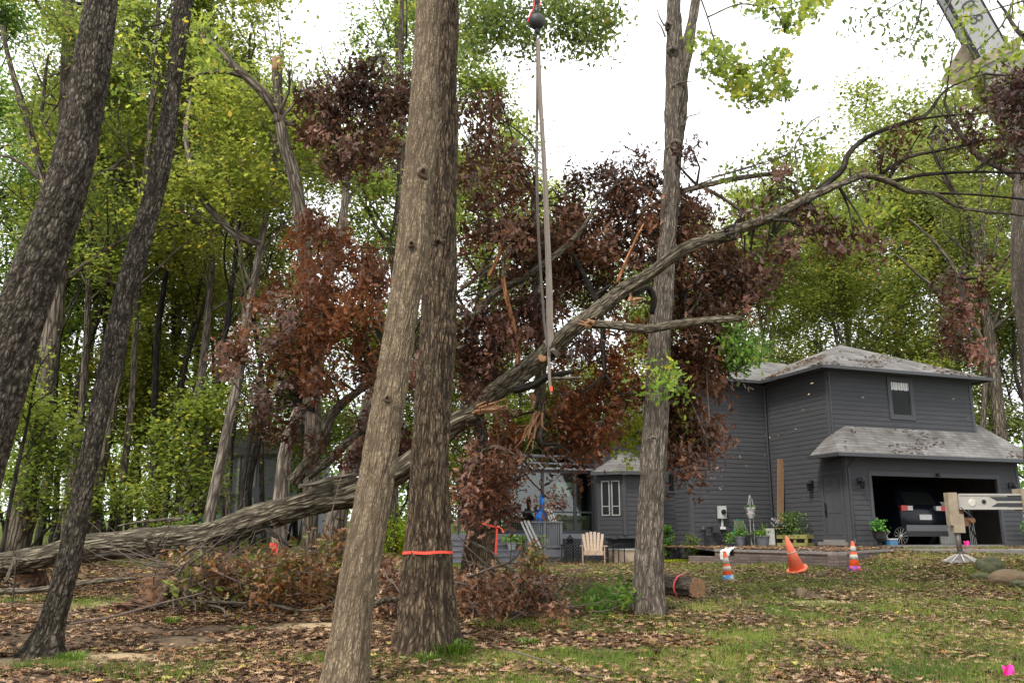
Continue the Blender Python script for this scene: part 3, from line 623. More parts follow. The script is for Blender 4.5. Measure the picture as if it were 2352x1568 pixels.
# (source, px, Y, scale, rz, tint, label)
BK = [
 (P1, 120, 40, .95, 1, (.8,1.05,.8), 'green forest tree rising above the broad far-left trunk'),
 (P2, 430, 46, .95, 2, (.95,1.05,.75), 'green forest tree behind the slender almost black trunk'),
 (P2, 1075, 29, .80, .5, (1.1,1.15,.8), 'bright green tree just right of the large centre oak'),
 (P1, 1120, 36, .92, 1.5, (1.05,1.15,.8), 'green tree behind the sling and the ball, right of the centre oak'),
 (P2, -150, 30, .95, 2.4, (.75,1.1,.8), 'green forest tree at the extreme left edge'),
 (P1, 240, 42, 1.1, 3.6, (.9,1,.75), 'distant green tree between the two dark leaning trunks'),
 (P1, -30, 40, 1.1, 2.2, (.8,1,.8), 'distant green tree behind the dark-barked trunk at left'),
 (P3, 370, 33, 1.0, 1.1, (.85,.92,.7), 'yellow-green maple behind the twisted thin dark trunk'),
 (P3, 250, 36, 1.05, 2.1, (.75,.88,.7), 'yellow-green maple behind the slim dark leaning trunk'),
 (P3, 470, 44, 1.2, 3.1, (.9,.92,.7), 'yellow maple deep between the slender trunks'),
 (P3, 120, 38, 1.0, 4.1, (.7,.9,.75), 'yellow-green maple far behind the broad left trunk'),
 (P3, 680, 40, .9, 5.1, (.75,.92,.7), 'yellow-green maple behind the weathered snag'),
 (P3, 850, 36, .8, .6, (.75,.95,.7), 'yellow-green maple behind the pale leaning oak trunk'),
 (P3, 1010, 40, .8, 1.6, (.7,.95,.7), 'yellow-green maple hidden behind the large centre oak'),
 (P3, 1180, 40, .75, 2.6, (.75,.95,.7), 'yellow-green maple above the sunroom, left of the sling'),
 (P3, 1330, 42, .72, 3.6, (.8,1,.7), 'yellow-green maple behind the brown leaves right of the sling'),
 (P3, 1460, 42, .62, 4.6, (.8,1,.7), 'yellow-green tree showing left of the straight forked trunk'),
 (P4, 330, 33, 1.0, 1.3, (.85,.92,.7), 'low yellow-green maple right of the slim leaning trunk'),
 (P4, 20, 33, 1.1, 4.3, (.7,.95,.75), 'low green maple at the left edge of the wood'),
 (P4, 660, 40, 1.0, 5.3, (.7,.95,.7), 'low green tree right of the far grey house'),
 (P4, 880, 30, 1.0, .3, (.85,1,.7), 'low bright tree between the pale trunk and the large oak'),
 (P4, 1090, 33, 1.05, 1.9, (.9,1,.7), 'low bright tree behind the splintered stump'),
 (P4, 1440, 36, 1.0, 2.9, (1,1.1,.7), 'low bright green tree over the bay window roof'),
 (P6, 395, 24, 1.1, 2.2, (1,1.1,.7), 'leafy sapling above the fallen trunk, left of centre'),
 (P4, 1200, 35, .8, 1.2, (.8,.95,.7), 'low green tree behind the left end of the sunroom'),
 (P4, 1330, 36, .9, 2.2, (.8,.95,.7), 'low green tree behind the middle of the sunroom'),
 (P4, 1250, 37, .9, 3.2, (.9,1,.7), 'low green tree seen through the sunroom glass'),
]
SLIM = cr(c0=.62, nl=9, spread=2.8, nleaf=7000, lsize=.15, sig=.36, gap=.46)
P7 = proto(px2x(270, 26), 26, 18, .12, 207, SLIM, 'bark_far', 'leaf_yel', 'slim straight trunk nearest on the right of the slim dark leaning tree', (.85,1,.8), lean=.25, group='slim trunks among the far trees')
P8 = proto(px2x(350, 29), 29, 19, .15, 208, SLIM, 'bark_fardark', 'leaf_green', 'slim dark trunk left of the twisted thin one', (.95,1,.8), lean=.3, group='slim trunks among the far trees')
SLM = [(P7,60,30,.9,1.,'left of the broad far-left trunk'),(P8,125,32,1.,2.,'just right of the broad far-left trunk'),(P7,180,35,1.,3.,'deep between the two dark leaning trees'),(P8,300,34,1.1,4.,'deep right of the slim dark leaning tree'),(P7,330,38,1.,5.,'deepest, left of the twisted thin trunk'),
 (P8,400,33,.9,.5,'right of the twisted thin trunk'),(P7,440,37,1.,1.5,'behind the slender almost black trunk'),(P8,500,30,.8,2.5,'left of the pale smooth trunk'),(P7,530,27,.8,3.5,'close right of the pale smooth trunk'),(P8,585,30,.9,4.5,'in front of the right side of the far house'),
 (P7,610,36,1.,5.5,'right of the far house'),(P8,690,30,.9,.8,'left of the sawn-off tree foot'),(P7,860,33,.9,1.8,'behind the pale leaning oak'),(P8,1180,35,.8,2.8,'behind the splintered standing trunk'),(P7,1290,38,.8,3.8,'behind the sunroom'),(P8,1400,40,.8,4.8,'behind the bay window roof')]
G_H = 'trees behind the dark house'
BH = [
 (P5, 1560, 48, .80, 1, (1,1.1,.9), 'green tree behind the roof, right of the straight forked trunk'),
 (P5, 1690, 50, .92, 2, (1.1,1.15,.9), 'green tree above the wing roof left of the peak'),
 (P5, 1820, 44, .86, 3, (1.1,1.15,.9), 'bright green tree directly above the roof ridge'),
 (P5, 2080, 52, 1.28, 4, (1.05,1.1,.95), 'tallest green tree behind the house, its top a narrow peak'),
 (P5, 2180, 46, 1.0, 5, (1.1,1.1,.9), 'green tree right of the tallest one behind the house'),
 (P5, 2330, 42, 1.0, .7, (1.15,1.15,.8), 'green tree over the right end of the garage roof'),
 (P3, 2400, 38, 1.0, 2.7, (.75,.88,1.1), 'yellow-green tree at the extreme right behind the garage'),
 (P5, 2480, 46, 1.25, 3.7, (1,1.1,.9), 'big green tree beyond the crane boom at upper right'),
 (P5, 1750, 56, 1.1, 5.7, (1.1,1.1,.95), 'distant green tree left of the bright one above the ridge'),
 (P5, 2010, 44, .80, 2.7, (1.15,1.15,.9), 'lower green tree just behind the right slope of the upper roof'),
 (P5, 1930, 58, 1.05, 4.7, (1.1,1.1,.95), 'distant green tree far behind the roof peak'),
]
for lst, grp in ((BK, G_B), (BH, G_H)):
    for (src, px, Y, s, rz, tint, lab) in lst:
        x = px2x(px, Y); copy_tree(src, (x, Y, gz(x, Y)-.1), rz, s, lab, tint, grp)
for (src, px, Y, s_c, rz, w_) in SLM:
    x = px2x(px, Y); copy_tree(src, (x, Y, gz(x, Y)-.1), rz, s_c, 'slim trunk in the woods '+w_, (.85,1,.8) if src is P7 else (.95,1,.8), 'slim trunks among the far trees')
# the branching pale tree right of the house roof
Yr = 37
pts, rad = far([(2312,1120,30),(2300,1000,27),(2284,860,24),(2272,760,23),(2256,650,21),(2240,560,18),(2214,480,14),(2176,420,13),(2140,340,8)], Yr)
lim = [([(2284,870),(2262,800),(2235,740),(2190,690),(2120,640),(2060,585)], [.12,.11,.10,.085,.07,.045]), ([(2235,740),(2205,640),(2150,560),(2085,500)], [.11,.10,.08,.04]),
       ([(2272,770),(2300,700),(2335,650),(2352,630)], [.12,.10,.08,.06]), ([(2256,650),(2262,560),(2250,470),(2262,380)], [.12,.10,.08,.04]),
       ([(2258,1000),(2262,900),(2268,800)], [.13,.12,.11]), ([(2280,600),(2300,520),(2340,460)], [.09,.08,.05])]
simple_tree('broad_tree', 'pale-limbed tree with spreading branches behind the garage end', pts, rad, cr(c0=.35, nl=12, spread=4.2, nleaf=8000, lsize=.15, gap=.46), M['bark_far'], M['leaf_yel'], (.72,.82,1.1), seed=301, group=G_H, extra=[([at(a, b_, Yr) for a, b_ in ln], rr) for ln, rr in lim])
# trunk at the right edge of the frame
pts, rad = far([(2392,1260,64),(2385,1050,58),(2378,900,54),(2366,760,50),(2352,660,48),(2346,560,46),(2352,440,44),(2366,300,40),(2380,100,34),(2395,-200,22)], 16.5)
EDT = simple_tree('edge_tree', 'grey trunk half cut off by the right edge of the frame', pts, rad, cr(c0=.6, nl=7, spread=3, nleaf=5000, lsize=.13), M['bark_hick'], M['leaf_green'], (1.1,1.15,.9), seed=303, sides=28)
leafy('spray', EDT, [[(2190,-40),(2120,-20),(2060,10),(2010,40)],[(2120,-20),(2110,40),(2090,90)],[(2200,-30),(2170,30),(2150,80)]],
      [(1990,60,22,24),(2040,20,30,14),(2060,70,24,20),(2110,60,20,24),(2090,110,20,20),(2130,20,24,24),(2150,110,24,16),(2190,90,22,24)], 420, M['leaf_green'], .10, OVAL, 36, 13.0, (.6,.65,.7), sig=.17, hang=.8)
leafy('spray', EDT, [[(2400,-20),(2352,2),(2290,20),(2240,36),(2190,40)],[(2330,-5),(2300,60),(2250,110),(2200,165)]],
      [(2190,170,20,12),(2215,50,16,16),(2240,20,20,10),(2340,130,16,30),(2345,30,14,30),(2250,90,10,12),(2330,100,16,20)], 260, M['leaf_yel'], .09, OVAL, 37, 12.4, (.9,.95,.9), sig=.12)
# far wood: one mass nobody could count
r_ = np.random.default_rng(77); dw = MB(); n = 90000
x = r_.uniform(-75, 75, n); y = r_.uniform(60, 84, n); top = 6+7*fbm(x*.06, y*.05, 0, 8, 3)+5*sst(0, -30, x); z = r_.random(n)**.9*top
k = (vnoise(x*.28, y*.28, z*.35, 4) > .40) | (z < 5)
leaves(dw, np.stack([x, y, z+1.4], -1)[k],   .38, r_, KITE, flat=.3, var=np.clip(.3+.5*(fbm(x*.1, z*.2, 0, 19, 2))+.3*(r_.random(n)-.5), 0, 1)[k])
o = tag(dw.build('distant_woods', M['leaf_green']), 'mass of green leaves of the far woodland seen between the nearer trees', 'woodland', kind='stuff'); o.color = (.9, 1.05, .75, 1)

# ---------------------------------------------------------------- the fallen oak hanging from the crane
FT = thing('fallen_oak', 'huge fallen oak with dead brown leaves, its trunk rising from lower left', 'fallen tree', (at(-160,1330,17.6)[0], 17.6, gz(at(-160,1330,17.6)[0], 17.6)))
def lim_pts(rows, Y0, Y1=None):
    Y1 = Y0 if Y1 is None else Y1; n = len(rows); P = []; R = []
    for i, r in enumerate(rows):
        Y = Y0+(Y1-Y0)*i/max(n-1, 1); P.append(at(r[0], r[1], Y)); R.append(pxm(r[2]/2, r[0], r[1], Y))
    return np.array(P), np.array(R)
rows = [(-160,1335,58,17.8),(0,1299,54,17.4),(96,1279,54,17.2),(192,1259,56,17),(320,1247,62,16.8),(448,1236,60,16.5),(592,1192,64,16.2),(736,1146,64,15.8),(822,1128,58,15.5),(935,1070,54,15.1),(1040,978,50,14.8),(1096,948,46,14.6)]
P = np.array([at(a, b_, Y) for a, b_, c_, Y in rows]); R_ = np.array([pxm(c_/2, a, b_, Y) for a, b_, c_, Y in rows])
mb = MB(); mb.tube(P, R_, 110, bk=True, step=.04, disp=barkdisp(17, .2, .024, 41, lump=.05), cseed=5); mb.build('trunk', M['bark_fallen'], FT, smooth=True)
rows = [(1088,950,40,14.55),(1126,909,44,14.4),(1180,868,43,14.2),(1246,819,42,14),(1276,792,42,13.9),(1330,745,38,13.7),(1428,669,34,13.5),(1487,634,30,13.4),(1565,576,27,13.3),(1620,553,24,13.25),(1664,539,23,13.2)]
P2 = np.array([at(a, b_, Y) for a, b_, c_, Y in rows]); R2 = np.array([pxm(c_/2, a, b_, Y) for a, b_, c_, Y in rows])
mb = MB(); mb.tube(P2, R2, 80, bk=True, step=.04, disp=barkdisp(13, .16, .022, 43, lump=.06), cseed=8); mb.build('upper_trunk', M['bark_limb'], FT, smooth=True)
SK = [P, P2]
def splinters(name, parent, c, d, L, n, r, seed, spread=.5, matk='raw_wood', wd=.03):
    r_ = np.random.default_rng(seed); mb = MB(); d = np.array(d, float); d /= np.linalg.norm(d)
    for k in range(n):
        o = r_.normal(0, r, 3); dd = d+r_.normal(0, spread*.35, 3); l = L*r_.uniform(.4, 1.2); q = c+o
        m_ = q+dd*l*.5+r_.normal(0, .02, 3)
        mb.tube([q, m_, q+dd*l+r_.normal(0, .05, 3)], [wd*r_.uniform(.6, 1.2), wd*.7, .004], 5, cap=True)
    return mb.build(name, M[matk], parent)
splinters('splintered_wood', FT, at(1092,944,14.35), at(1150,932,14.3)-at(1092,944,14.3), .36, 12, .04, 1, wd=.022)
splinters('splintered_wood', FT, at(1105,940,14.3), at(1200,915,14.3)-at(1100,940,14.3), .6, 5, .025, 2, spread=.15, wd=.02)
LIMBS = [
 ([(1362,744,22),(1409,747,22),(1487,756,21),(1565,743,18),(1640,735,16),(1704,731,13)], 13.6, 13.0, 'bark_limb'),
 ([(1180,896,18),(1229,882,17),(1261,865,15),(1319,852,9)], 14.1, 13.8, 'bark_fardark'),
 ([(1261,868,8),(1300,869,8),(1338,868,6)], 13.9, 13.7, 'bark_limb'),
 ([(1090,728,17),(1120,690,17),(1150,664,15),(1200,640,14),(1240,612,16),(1290,575,15),(1330,535,12),(1360,490,8),(1385,450,4)], 14.6, 14.4, 'bark_limb'),
 ([(1245,560,12),(1210,600,11),(1180,575,9),(1159,590,9),(1155,640,10)], 14.4, 14.2, 'bark_limb'),
 ([(1155,636,10),(1163,680,11),(1176,730,11),(1190,783,11),(1190,838,12)], 14.2, 14.1, 'raw_bark'),
 ([(1155,552,8),(1145,590,9),(1122,636,10)], 14.3, 14.3, 'raw_bark'),
 ([(1440,688,14),(1465,672,15),(1487,660,15),(1502,685,16),(1497,722,13)], 13.6, 13.9, 'bark_fardark'),
 ([(1417,650,7),(1440,595,7),(1462,545,6),(1478,515,4)], 13.7, 13.9, 'raw_bark'),
 ([(1300,560,12),(1345,640,13),(1380,720,13),(1385,800,12),(1390,860,9)], 14.8, 14.6, 'bark_fardark'),
 ([(672,1108,30),(712,1058,28),(742,1010,26),(756,965,24),(782,930,22),(820,900,19),(864,872,16),(905,845,10)], 15.9, 15.6, 'bark_limb'),
 ([(687,1117,11),(730,1108,11),(760,1098,11),(821,1088,9)], 15.5, 15.3, 'bark_farpale'),
 ([(706,1095,20),(754,1058,19),(796,1016,17),(850,980,14),(900,940,10)], 15.8, 15.9, 'bark_limb'),
 ([(760,996,10),(740,965,9),(721,945,8),(691,926,5)], 15.8, 15.9, 'bark_farpale'),
 ([(603,1205,12),(630,1228,13),(668,1254,8)], 16.1, 15.6, 'bark_fardark'),
 ([(352,1277,7),(342,1262,8),(334,1240,9)], 16.6, 16.2, 'bark_farpale'),
 ([(352,1272,5),(368,1240,5),(384,1218,4),(390,1195,3)], 16.3, 16.2, 'bark_limb'),
 ([(220,1277,8),(270,1273,9),(330,1276,11),(372,1268,9)], 16.6, 16.3, 'bark_fardark'),
 ([(36,1281,12),(28,1300,10),(12,1338,7)], 16.9, 16.5, 'bark_limb'),
 ([(36,1284,6),(70,1285,6),(112,1279,4)], 16.8, 16.6, 'bark_limb'),
 ([(270,1208,5),(340,1196,7),(420,1190,8),(380,1197,6)], 17.0, 17.0, 'bark_limb'),
 ([(380,1222,8),(420,1211,9),(462,1192,6)], 16.6, 16.9, 'bark_fardark'),
 ([(1105,958,7),(1110,1000,8),(1097,1052,6),(1091,1094,4)], 14.4, 14.4, 'bark_fardark'),
 ([(1066,1062,9),(1098,1054,12),(1110,1036,13),(1135,1026,12),(1156,1030,8),(1198,1052,4)], 14.6, 14.4, 'bark_limb'),
 ([(1672,536,24),(1700,523,24),(1770,500,21),(1786,492,21),(1856,457,20),(1895,438,18),(1954,414,16),(1993,404,14),(2051,422,13),(2082,438,11),(2145,445,9),(2207,477,8),(2328,492,6),(2380,500,5)], 13.3, 14.5, 'bark_limb'),
 ([(1880,436,14),(1934,391,14),(1946,360,13),(1969,332,12),(2012,305,11),(2090,278,9),(2129,262,8),(2168,211,6),(2211,188,4),(2260,170,3)], 13.8, 14.6, 'bark_fardark'),
 ([(2090,278,7),(2150,268,6),(2220,262,4),(2300,255,3)], 14.2, 14.5, 'bark_fardark'),
 ([(2051,416,9),(2129,401,8),(2234,395,7),(2324,397,5),(2380,398,4)], 14.2, 14.8, 'bark_fardark'),
 ([(2024,398,9),(2090,360,8),(2168,344,7),(2246,325,5),(2300,318,3)], 14.2, 14.8, 'bark_fardark'),
 ([(2145,445,7),(2207,445,6),(2328,455,5),(2380,462,4)], 14.4, 14.8, 'bark_fardark'),
 ([(2234,395,5),(2270,368,4),(2320,345,3)], 14.6, 14.8, 'bark_fardark'),
 ([(2040,412,6),(2090,345,4),(2120,300,3),(2150,290,2)], 14.3, 14.6, 'bark_fardark'),
 ([(1775,505,9),(1810,506,8),(1838,520,6)], 13.4, 13.4, 'bark_fardark'),
 ([(1563,440,12),(1618,426,14),(1677,412,13),(1750,402,11),(1817,395,8)], 15.2, 15.6, 'bark_farpale'),
 ([(1618,432,9),(1660,455,9),(1708,488,7)], 15.1, 14.8, 'bark_limb'),
 ([(1560,440,8),(1500,470,7),(1440,520,5)], 15.2, 15.0, 'bark_limb'),
 ([(1829,365,3),(1826,335,3),(1856,286,3),(1884,266,2)], 14.4, 14.6, 'twig'),
 ([(1829,450,4),(1832,420,4),(1829,365,3)], 14, 14.4, 'twig'),
 ([(1620,410,3),(1720,385,3),(1800,350,3),(1900,310,2)], 14.4, 14.6, 'twig'),
 ([(1600,425,3),(1680,395,3),(1760,372,3),(1850,340,2)], 14.3, 14.6, 'twig'),
 ([(1540,850,6),(1560,870,6),(1590,930,5),(1620,1000,4)], 14.9, 14.8, 'twig'),
 ([(1575,745,4),(1600,800,4),(1620,840,4),(1625,900,3),(1630,980,3)], 14.8, 14.7, 'twig'),
]
M['raw_bark'] = barkmat('raw_bark', (.36,.17,.075), (.12,.05,.022), K=14, sz=.12, dist=.008)
for k, (rw, y0, y1, mk_) in enumerate(LIMBS):
    p_, r__ = lim_pts(rw, y0, y1); mb = MB(); mb.tube(p_, r__, 18, bk=True, step=.06, disp=barkdisp(12, .2, .006, 300+k, lump=.05), cseed=k)
    mb.build('limb', M[mk_], FT, smooth=True); SK.append(p_)
# ragged end of the upper trunk
splinters('splintered_wood', FT, at(1664,539,13.2), at(1690,530,13.2)-at(1650,545,13.2), .22, 12, .05, 4, matk='twig_dark', spread=.6)
splinters('splintered_wood', FT, at(1362,742,13.5), at(1345,728,13.4)-at(1365,744,13.4), .16, 9, .04, 5, spread=.9)
splinters('splintered_wood', FT, at(1448,690,13.4), at(1475,672,13.4)-at(1440,692,13.4), .16, 6, .03, 6, spread=.6)
cutm = MB(); cutm.lathe([(.001,.03),(.06,.025),(.075,0)], at(1246,822,13.84), 12, R=np.array([[1,0,0],[0,0,-1],[0,1,0]])); cutm.build('branch_scar', M['raw_wood'], FT)
# the torn stem hanging behind the trunk
rows = [(1226,440,16,14.9),(1229,510,20,14.9),(1234,600,24,14.85),(1237,700,26,14.8),(1242,821,26,14.75),(1240,900,26,14.75),(1238,980,24,14.75),(1240,1020,14,14.75)]
PH = np.array([at(a, b_, Y) for a, b_, c_, Y in rows]); RH = np.array([pxm(c_/2, a, b_, Y) for a, b_, c_, Y in rows])
mb = MB(); mb.tube(PH, RH, 40, bk=True, step=.05, disp=barkdisp(14, .1, .018, 47), cseed=2); hs_ = mb.build('hanging_stem', M['bark_limb'], FT, smooth=True); SK.append(PH)
splinters('splintered_wood', FT, at(1236,950,14.6), (-.28,-.05,-1), .62, 9, .045, 8, spread=.3)
splinters('splintered_wood', FT, at(1228,960,14.6), (-.55,-.05,-1), .5, 4, .02, 9, spread=.15)
splinters('splintered_wood', FT, at(1224,905,14.58), (-.02,0,-1), .3, 4, .015, 10, spread=.1)
SKP = np.vstack([resample(p_, np.ones(len(p_)), .25)[0] for p_ in SK])
def deadmass(name, spots, Y, dY, lmat, seed, size=.108, dens=1.0, tint=(1,1,1), sig=.15, tm=OAKS, hang=.5, per=54, twigm='twig_dark', parent=None, skel=None, flat=.12, jit=True, dv=0.):
    r_ = np.random.default_rng(seed); cen = []; tw = MB(); S_ = SKP if skel is None else skel
    for (px, py, rx, ry) in spots:
        c0 = at(px, py, Y+r_.normal(0, dY*.5)); m_ = max(2, int(dens*rx*ry/145))
        k = np.argmin(((S_-c0)**2).sum(1)); a0 = S_[k]
        if np.linalg.norm(a0-c0) < 2.6:
            md = (a0+c0)/2+r_.normal(0, .15, 3); tw.tube([a0, md, c0], [.028, .018, .010], 5, cap=False, step=.2)
        for _ in range(m_):
            a = r_.random()*6.283; q = r_.random()**.55
            c_ = at(px+rx*q*math.cos(a), py+ry*q*math.sin(a), Y+r_.normal(0, dY))
            if jit and vnoise(c_[0]*2.4, c_[1]*2.4, c_[2]*2.4, seed) < .34: continue
            cen.append(c_); md = (c0+c_)/2+r_.normal(0, .08, 3); tw.tube([c0, md, c_], [.009, .006, .003], 3, cap=False)
    cen = np.array(cen); n = int(len(cen)*per); idx = r_.integers(0, len(cen), n); tone = r_.random(len(cen)); nb = r_.normal(0, 1, (len(cen), 3)); nb /= np.linalg.norm(nb, axis=1)[:, None]; nb = nb[idx]
    P = cen[idx]+r_.normal(0, sig, (n, 3))*np.array((1, 1, 1.1))*r_.uniform(.6, 1.3, len(cen))[idx][:, None]; P[:, 2] -= sig*.5; lf = MB()
    big = vnoise(P[:, 0]*1.1, P[:, 1]*1.1, P[:, 2]*1.1, seed+6)
    leaves(lf, P, size, r_, tm, flat=flat, curl=.45, var=np.clip(.30*tone[idx]+.40*r_.random(n)+.5*(big-.38)+dv, 0, 1), hang=hang, nb=nb*.9)
    par = parent or FT
    l1 = lf.build(name, lmat, par); l1.color = (*tint, 1); tw.build('twigs', M[twigm], l1); return l1
deadmass('dead_foliage', [(815,170,50,28),(772,200,34,26),(745,240,20,12),(870,130,20,14),(905,210,30,12),(700,300,10,8),(718,214,24,18),(850,205,40,34),(800,240,56,36),(770,290,50,26),(735,300,22,18),(800,330,44,36),(775,365,30,26),(830,365,24,24),(890,180,26,20),(915,240,36,34),(870,285,30,24),(930,200,18,40),(880,330,24,26)],
         13.6, .45, M['leaf_dead'], 51, tint=(1.2,1.1,1.08), dens=1.4)
deadmass('dead_foliage', [(1075,255,22,26),(1120,250,34,26),(1150,235,20,16),(1080,330,30,46),(1130,350,40,50),(1180,365,34,50),(1085,420,34,50),(1140,440,50,50),(1195,440,34,50),(1090,510,30,44),(1150,540,50,50),(1210,520,40,50),(1075,590,28,30),(1215,600,40,40)],
         14.3, .5, M['leaf_dead'], 52, tint=(1.4,1.2,1.05), dens=.8)
big = [(1330,430,36,34),(1380,385,26,24),(1450,370,30,26),(1480,350,20,14),(1500,400,30,30),(1400,440,50,40),(1470,450,46,46),(1320,500,44,44),(1400,520,60,50),(1480,530,56,50),(1550,440,26,44),(1590,490,40,50),(1570,560,46,40),(1300,570,44,50),(1370,600,56,46),(1450,600,50,40),(1290,650,50,44),(1380,680,50,40),(1640,600,46,46),(1690,570,36,30),(1600,650,50,46),(1660,670,50,46),(1710,640,28,40),(1700,700,32,30),(1620,720,56,34),(1560,690,40,50)]
deadmass('dead_foliage', big, 15.5, .42, M['leaf_dead'], 53, tint=(1.3,1.15,1.0), dens=1.3)
deadmass('dead_foliage', [(1640,780,46,34),(1560,800,46,40),(1600,830,50,40),(1560,880,40,44),(1620,880,36,34),(1580,940,40,50),(1550,1000,30,40),(1600,1000,30,26),(1630,985,26,22),(1560,1050,34,30),(1610,1050,30,28),(1645,1010,20,20),(1600,1080,22,16),(1520,940,26,30),(1660,820,24,30)],
         15.2, .28, M['leaf_dead'], 54, tint=(1.4,1.15,.95), dens=1.3)
deadmass('dead_foliage', [(1080,770,30,40),(1120,720,44,34),(1070,840,24,40),(1110,800,44,40),(1160,760,36,40),(1210,700,36,40),(1230,760,30,40),(1080,890,28,24),(1150,860,30,20),(1320,780,30,20)],
         14.7, .35, M['leaf_dead'], 55, tint=(1.2,1,1), dens=1.4, dv=-.08)
deadmass('dead_foliage', [(1300,820,46,30),(1370,820,50,36),(1440,800,40,44),(1330,900,50,40),(1400,890,50,44),(1450,880,34,34),(1290,950,40,36),(1350,970,50,36),(1420,950,40,40),(1270,1000,30,24),(1350,1010,34,20),(1150,1000,40,40),(1180,960,30,24),(1440,760,40,30)],
         15.3, .4, M['leaf_rust'], 56, tint=(.95,.85,.8), dens=1.0)
deadmass('dead_foliage', [(1255,1045,34,12),(1325,1055,30,8),(1170,1100,36,26),(1100,1120,40,40),(1150,1150,34,30),(1090,1180,30,30),(1255,1140,26,24),(1080,1010,26,30),(1065,1100,20,40),(1160,1060,40,30)],
         14.2, .5, M['leaf_dead'], 57, tint=(1.4,1.15,1.05), dens=1.0)
deadmass('rusty_foliage', [(715,510,30,34),(690,540,20,20),(755,545,40,34),(800,560,34,26),(855,640,36,44),(820,600,40,30),(740,610,50,34),(790,660,60,36),(700,660,30,30),(860,710,34,44),(800,730,50,40),(745,720,40,34),(720,790,34,50),(840,790,40,40),(730,850,26,34)],
         15.2, .45, M['leaf_rust'], 58, dens=.95, size=.12)
deadmass('dead_foliage', [(660,640,30,20),(640,690,40,26),(690,720,36,24),(590,740,40,26),(545,800,44,24),(610,800,44,26),(660,790,34,24),(500,810,20,14),(520,850,26,14),(690,870,34,16),(640,870,36,16),(590,900,26,14),(620,940,50,18),(690,960,44,20),(650,985,40,16),(810,850,44,20),(850,840,36,24),(700,930,30,12),(560,930,26,12),(700,1010,30,16)],
         15.4, .5, M['leaf_dead'], 59, tint=(1.4,1.15,.95), dens=.95, flat=.55, hang=0)
deadmass('dead_foliage', [(820,960,26,14),(850,1010,26,20),(800,1050,24,14),(900,960,20,60),(910,1050,20,40),(955,900,14,80),(950,1010,14,50),(955,780,10,50)],
         15.6, .35, M['leaf_dead'], 60, tint=(1.3,.95,.9), dens=1.1, flat=.5, hang=0)
deadmass('dead_foliage', [(2320,190,34,26),(2350,165,24,34),(2345,220,34,34),(2290,225,16,14),(2335,262,30,20),(2225,268,26,10),(2180,300,30,14),(2235,312,30,12),(2330,310,36,24),(2280,350,36,18),(2340,380,30,24),(2200,345,26,12),(2375,250,30,100),(2290,200,14,10)],
         14.5, .4, M['leaf_dead'], 61, tint=(.9,.75,.85), dens=1.25, size=.10)
deadmass('dead_foliage', [(2080,300,24,10),(2030,350,22,8),(1790,400,22,22),(1760,440,16,30),(1740,480,24,16),(1830,500,20,24),(1880,515,30,18),(1960,540,40,14),(1900,560,26,14),(2000,550,24,12),(1990,420,34,14),(1800,560,30,22),(1760,590,26,30),(1745,620,24,24),(1840,470,24,12),(2060,360,18,8),(1560,350,14,18),(1585,335,12,12)],
         14.0, .35, M['leaf_dead'], 62, tint=(1,.8,.85), dens=1.1, size=.10)
deadmass('dead_foliage', [(2180,650,34,24),(2220,700,30,24),(2240,640,24,14),(2180,720,30,26),(2200,770,28,28),(2160,760,26,14),(2255,610,18,14),(2230,800,22,20)],
         15.0, .4, M['leaf_dead'], 63, tint=(1,.75,.75), dens=1.1, size=.10, skel=np.array([at(2200,640,15)]))

deadmass('dead_foliage', [(1260,560,30,40),(1270,640,30,40),(1250,720,26,40),(1340,560,40,40),(1420,470,40,30),(1550,560,40,40),(1545,660,30,40),(1530,740,24,26),(1640,560,30,30),(1700,620,30,26),(1290,480,24,24),(1180,620,30,30),(1130,650,26,26)],
         15.4, .4, M['leaf_dead'], 64, tint=(1.3,1.05,.85), dens=1.0)
deadmass('rusty_foliage', [(640,620,36,20),(600,690,40,24),(680,760,40,30),(640,840,40,24),(760,870,40,26),(860,590,26,30),(870,830,26,40),(700,600,30,24),(560,770,30,16),(955,640,12,70),(955,860,12,50)],
         15.6, .5, M['leaf_rust'], 65, dens=.8, tint=(.85,.85,.85))
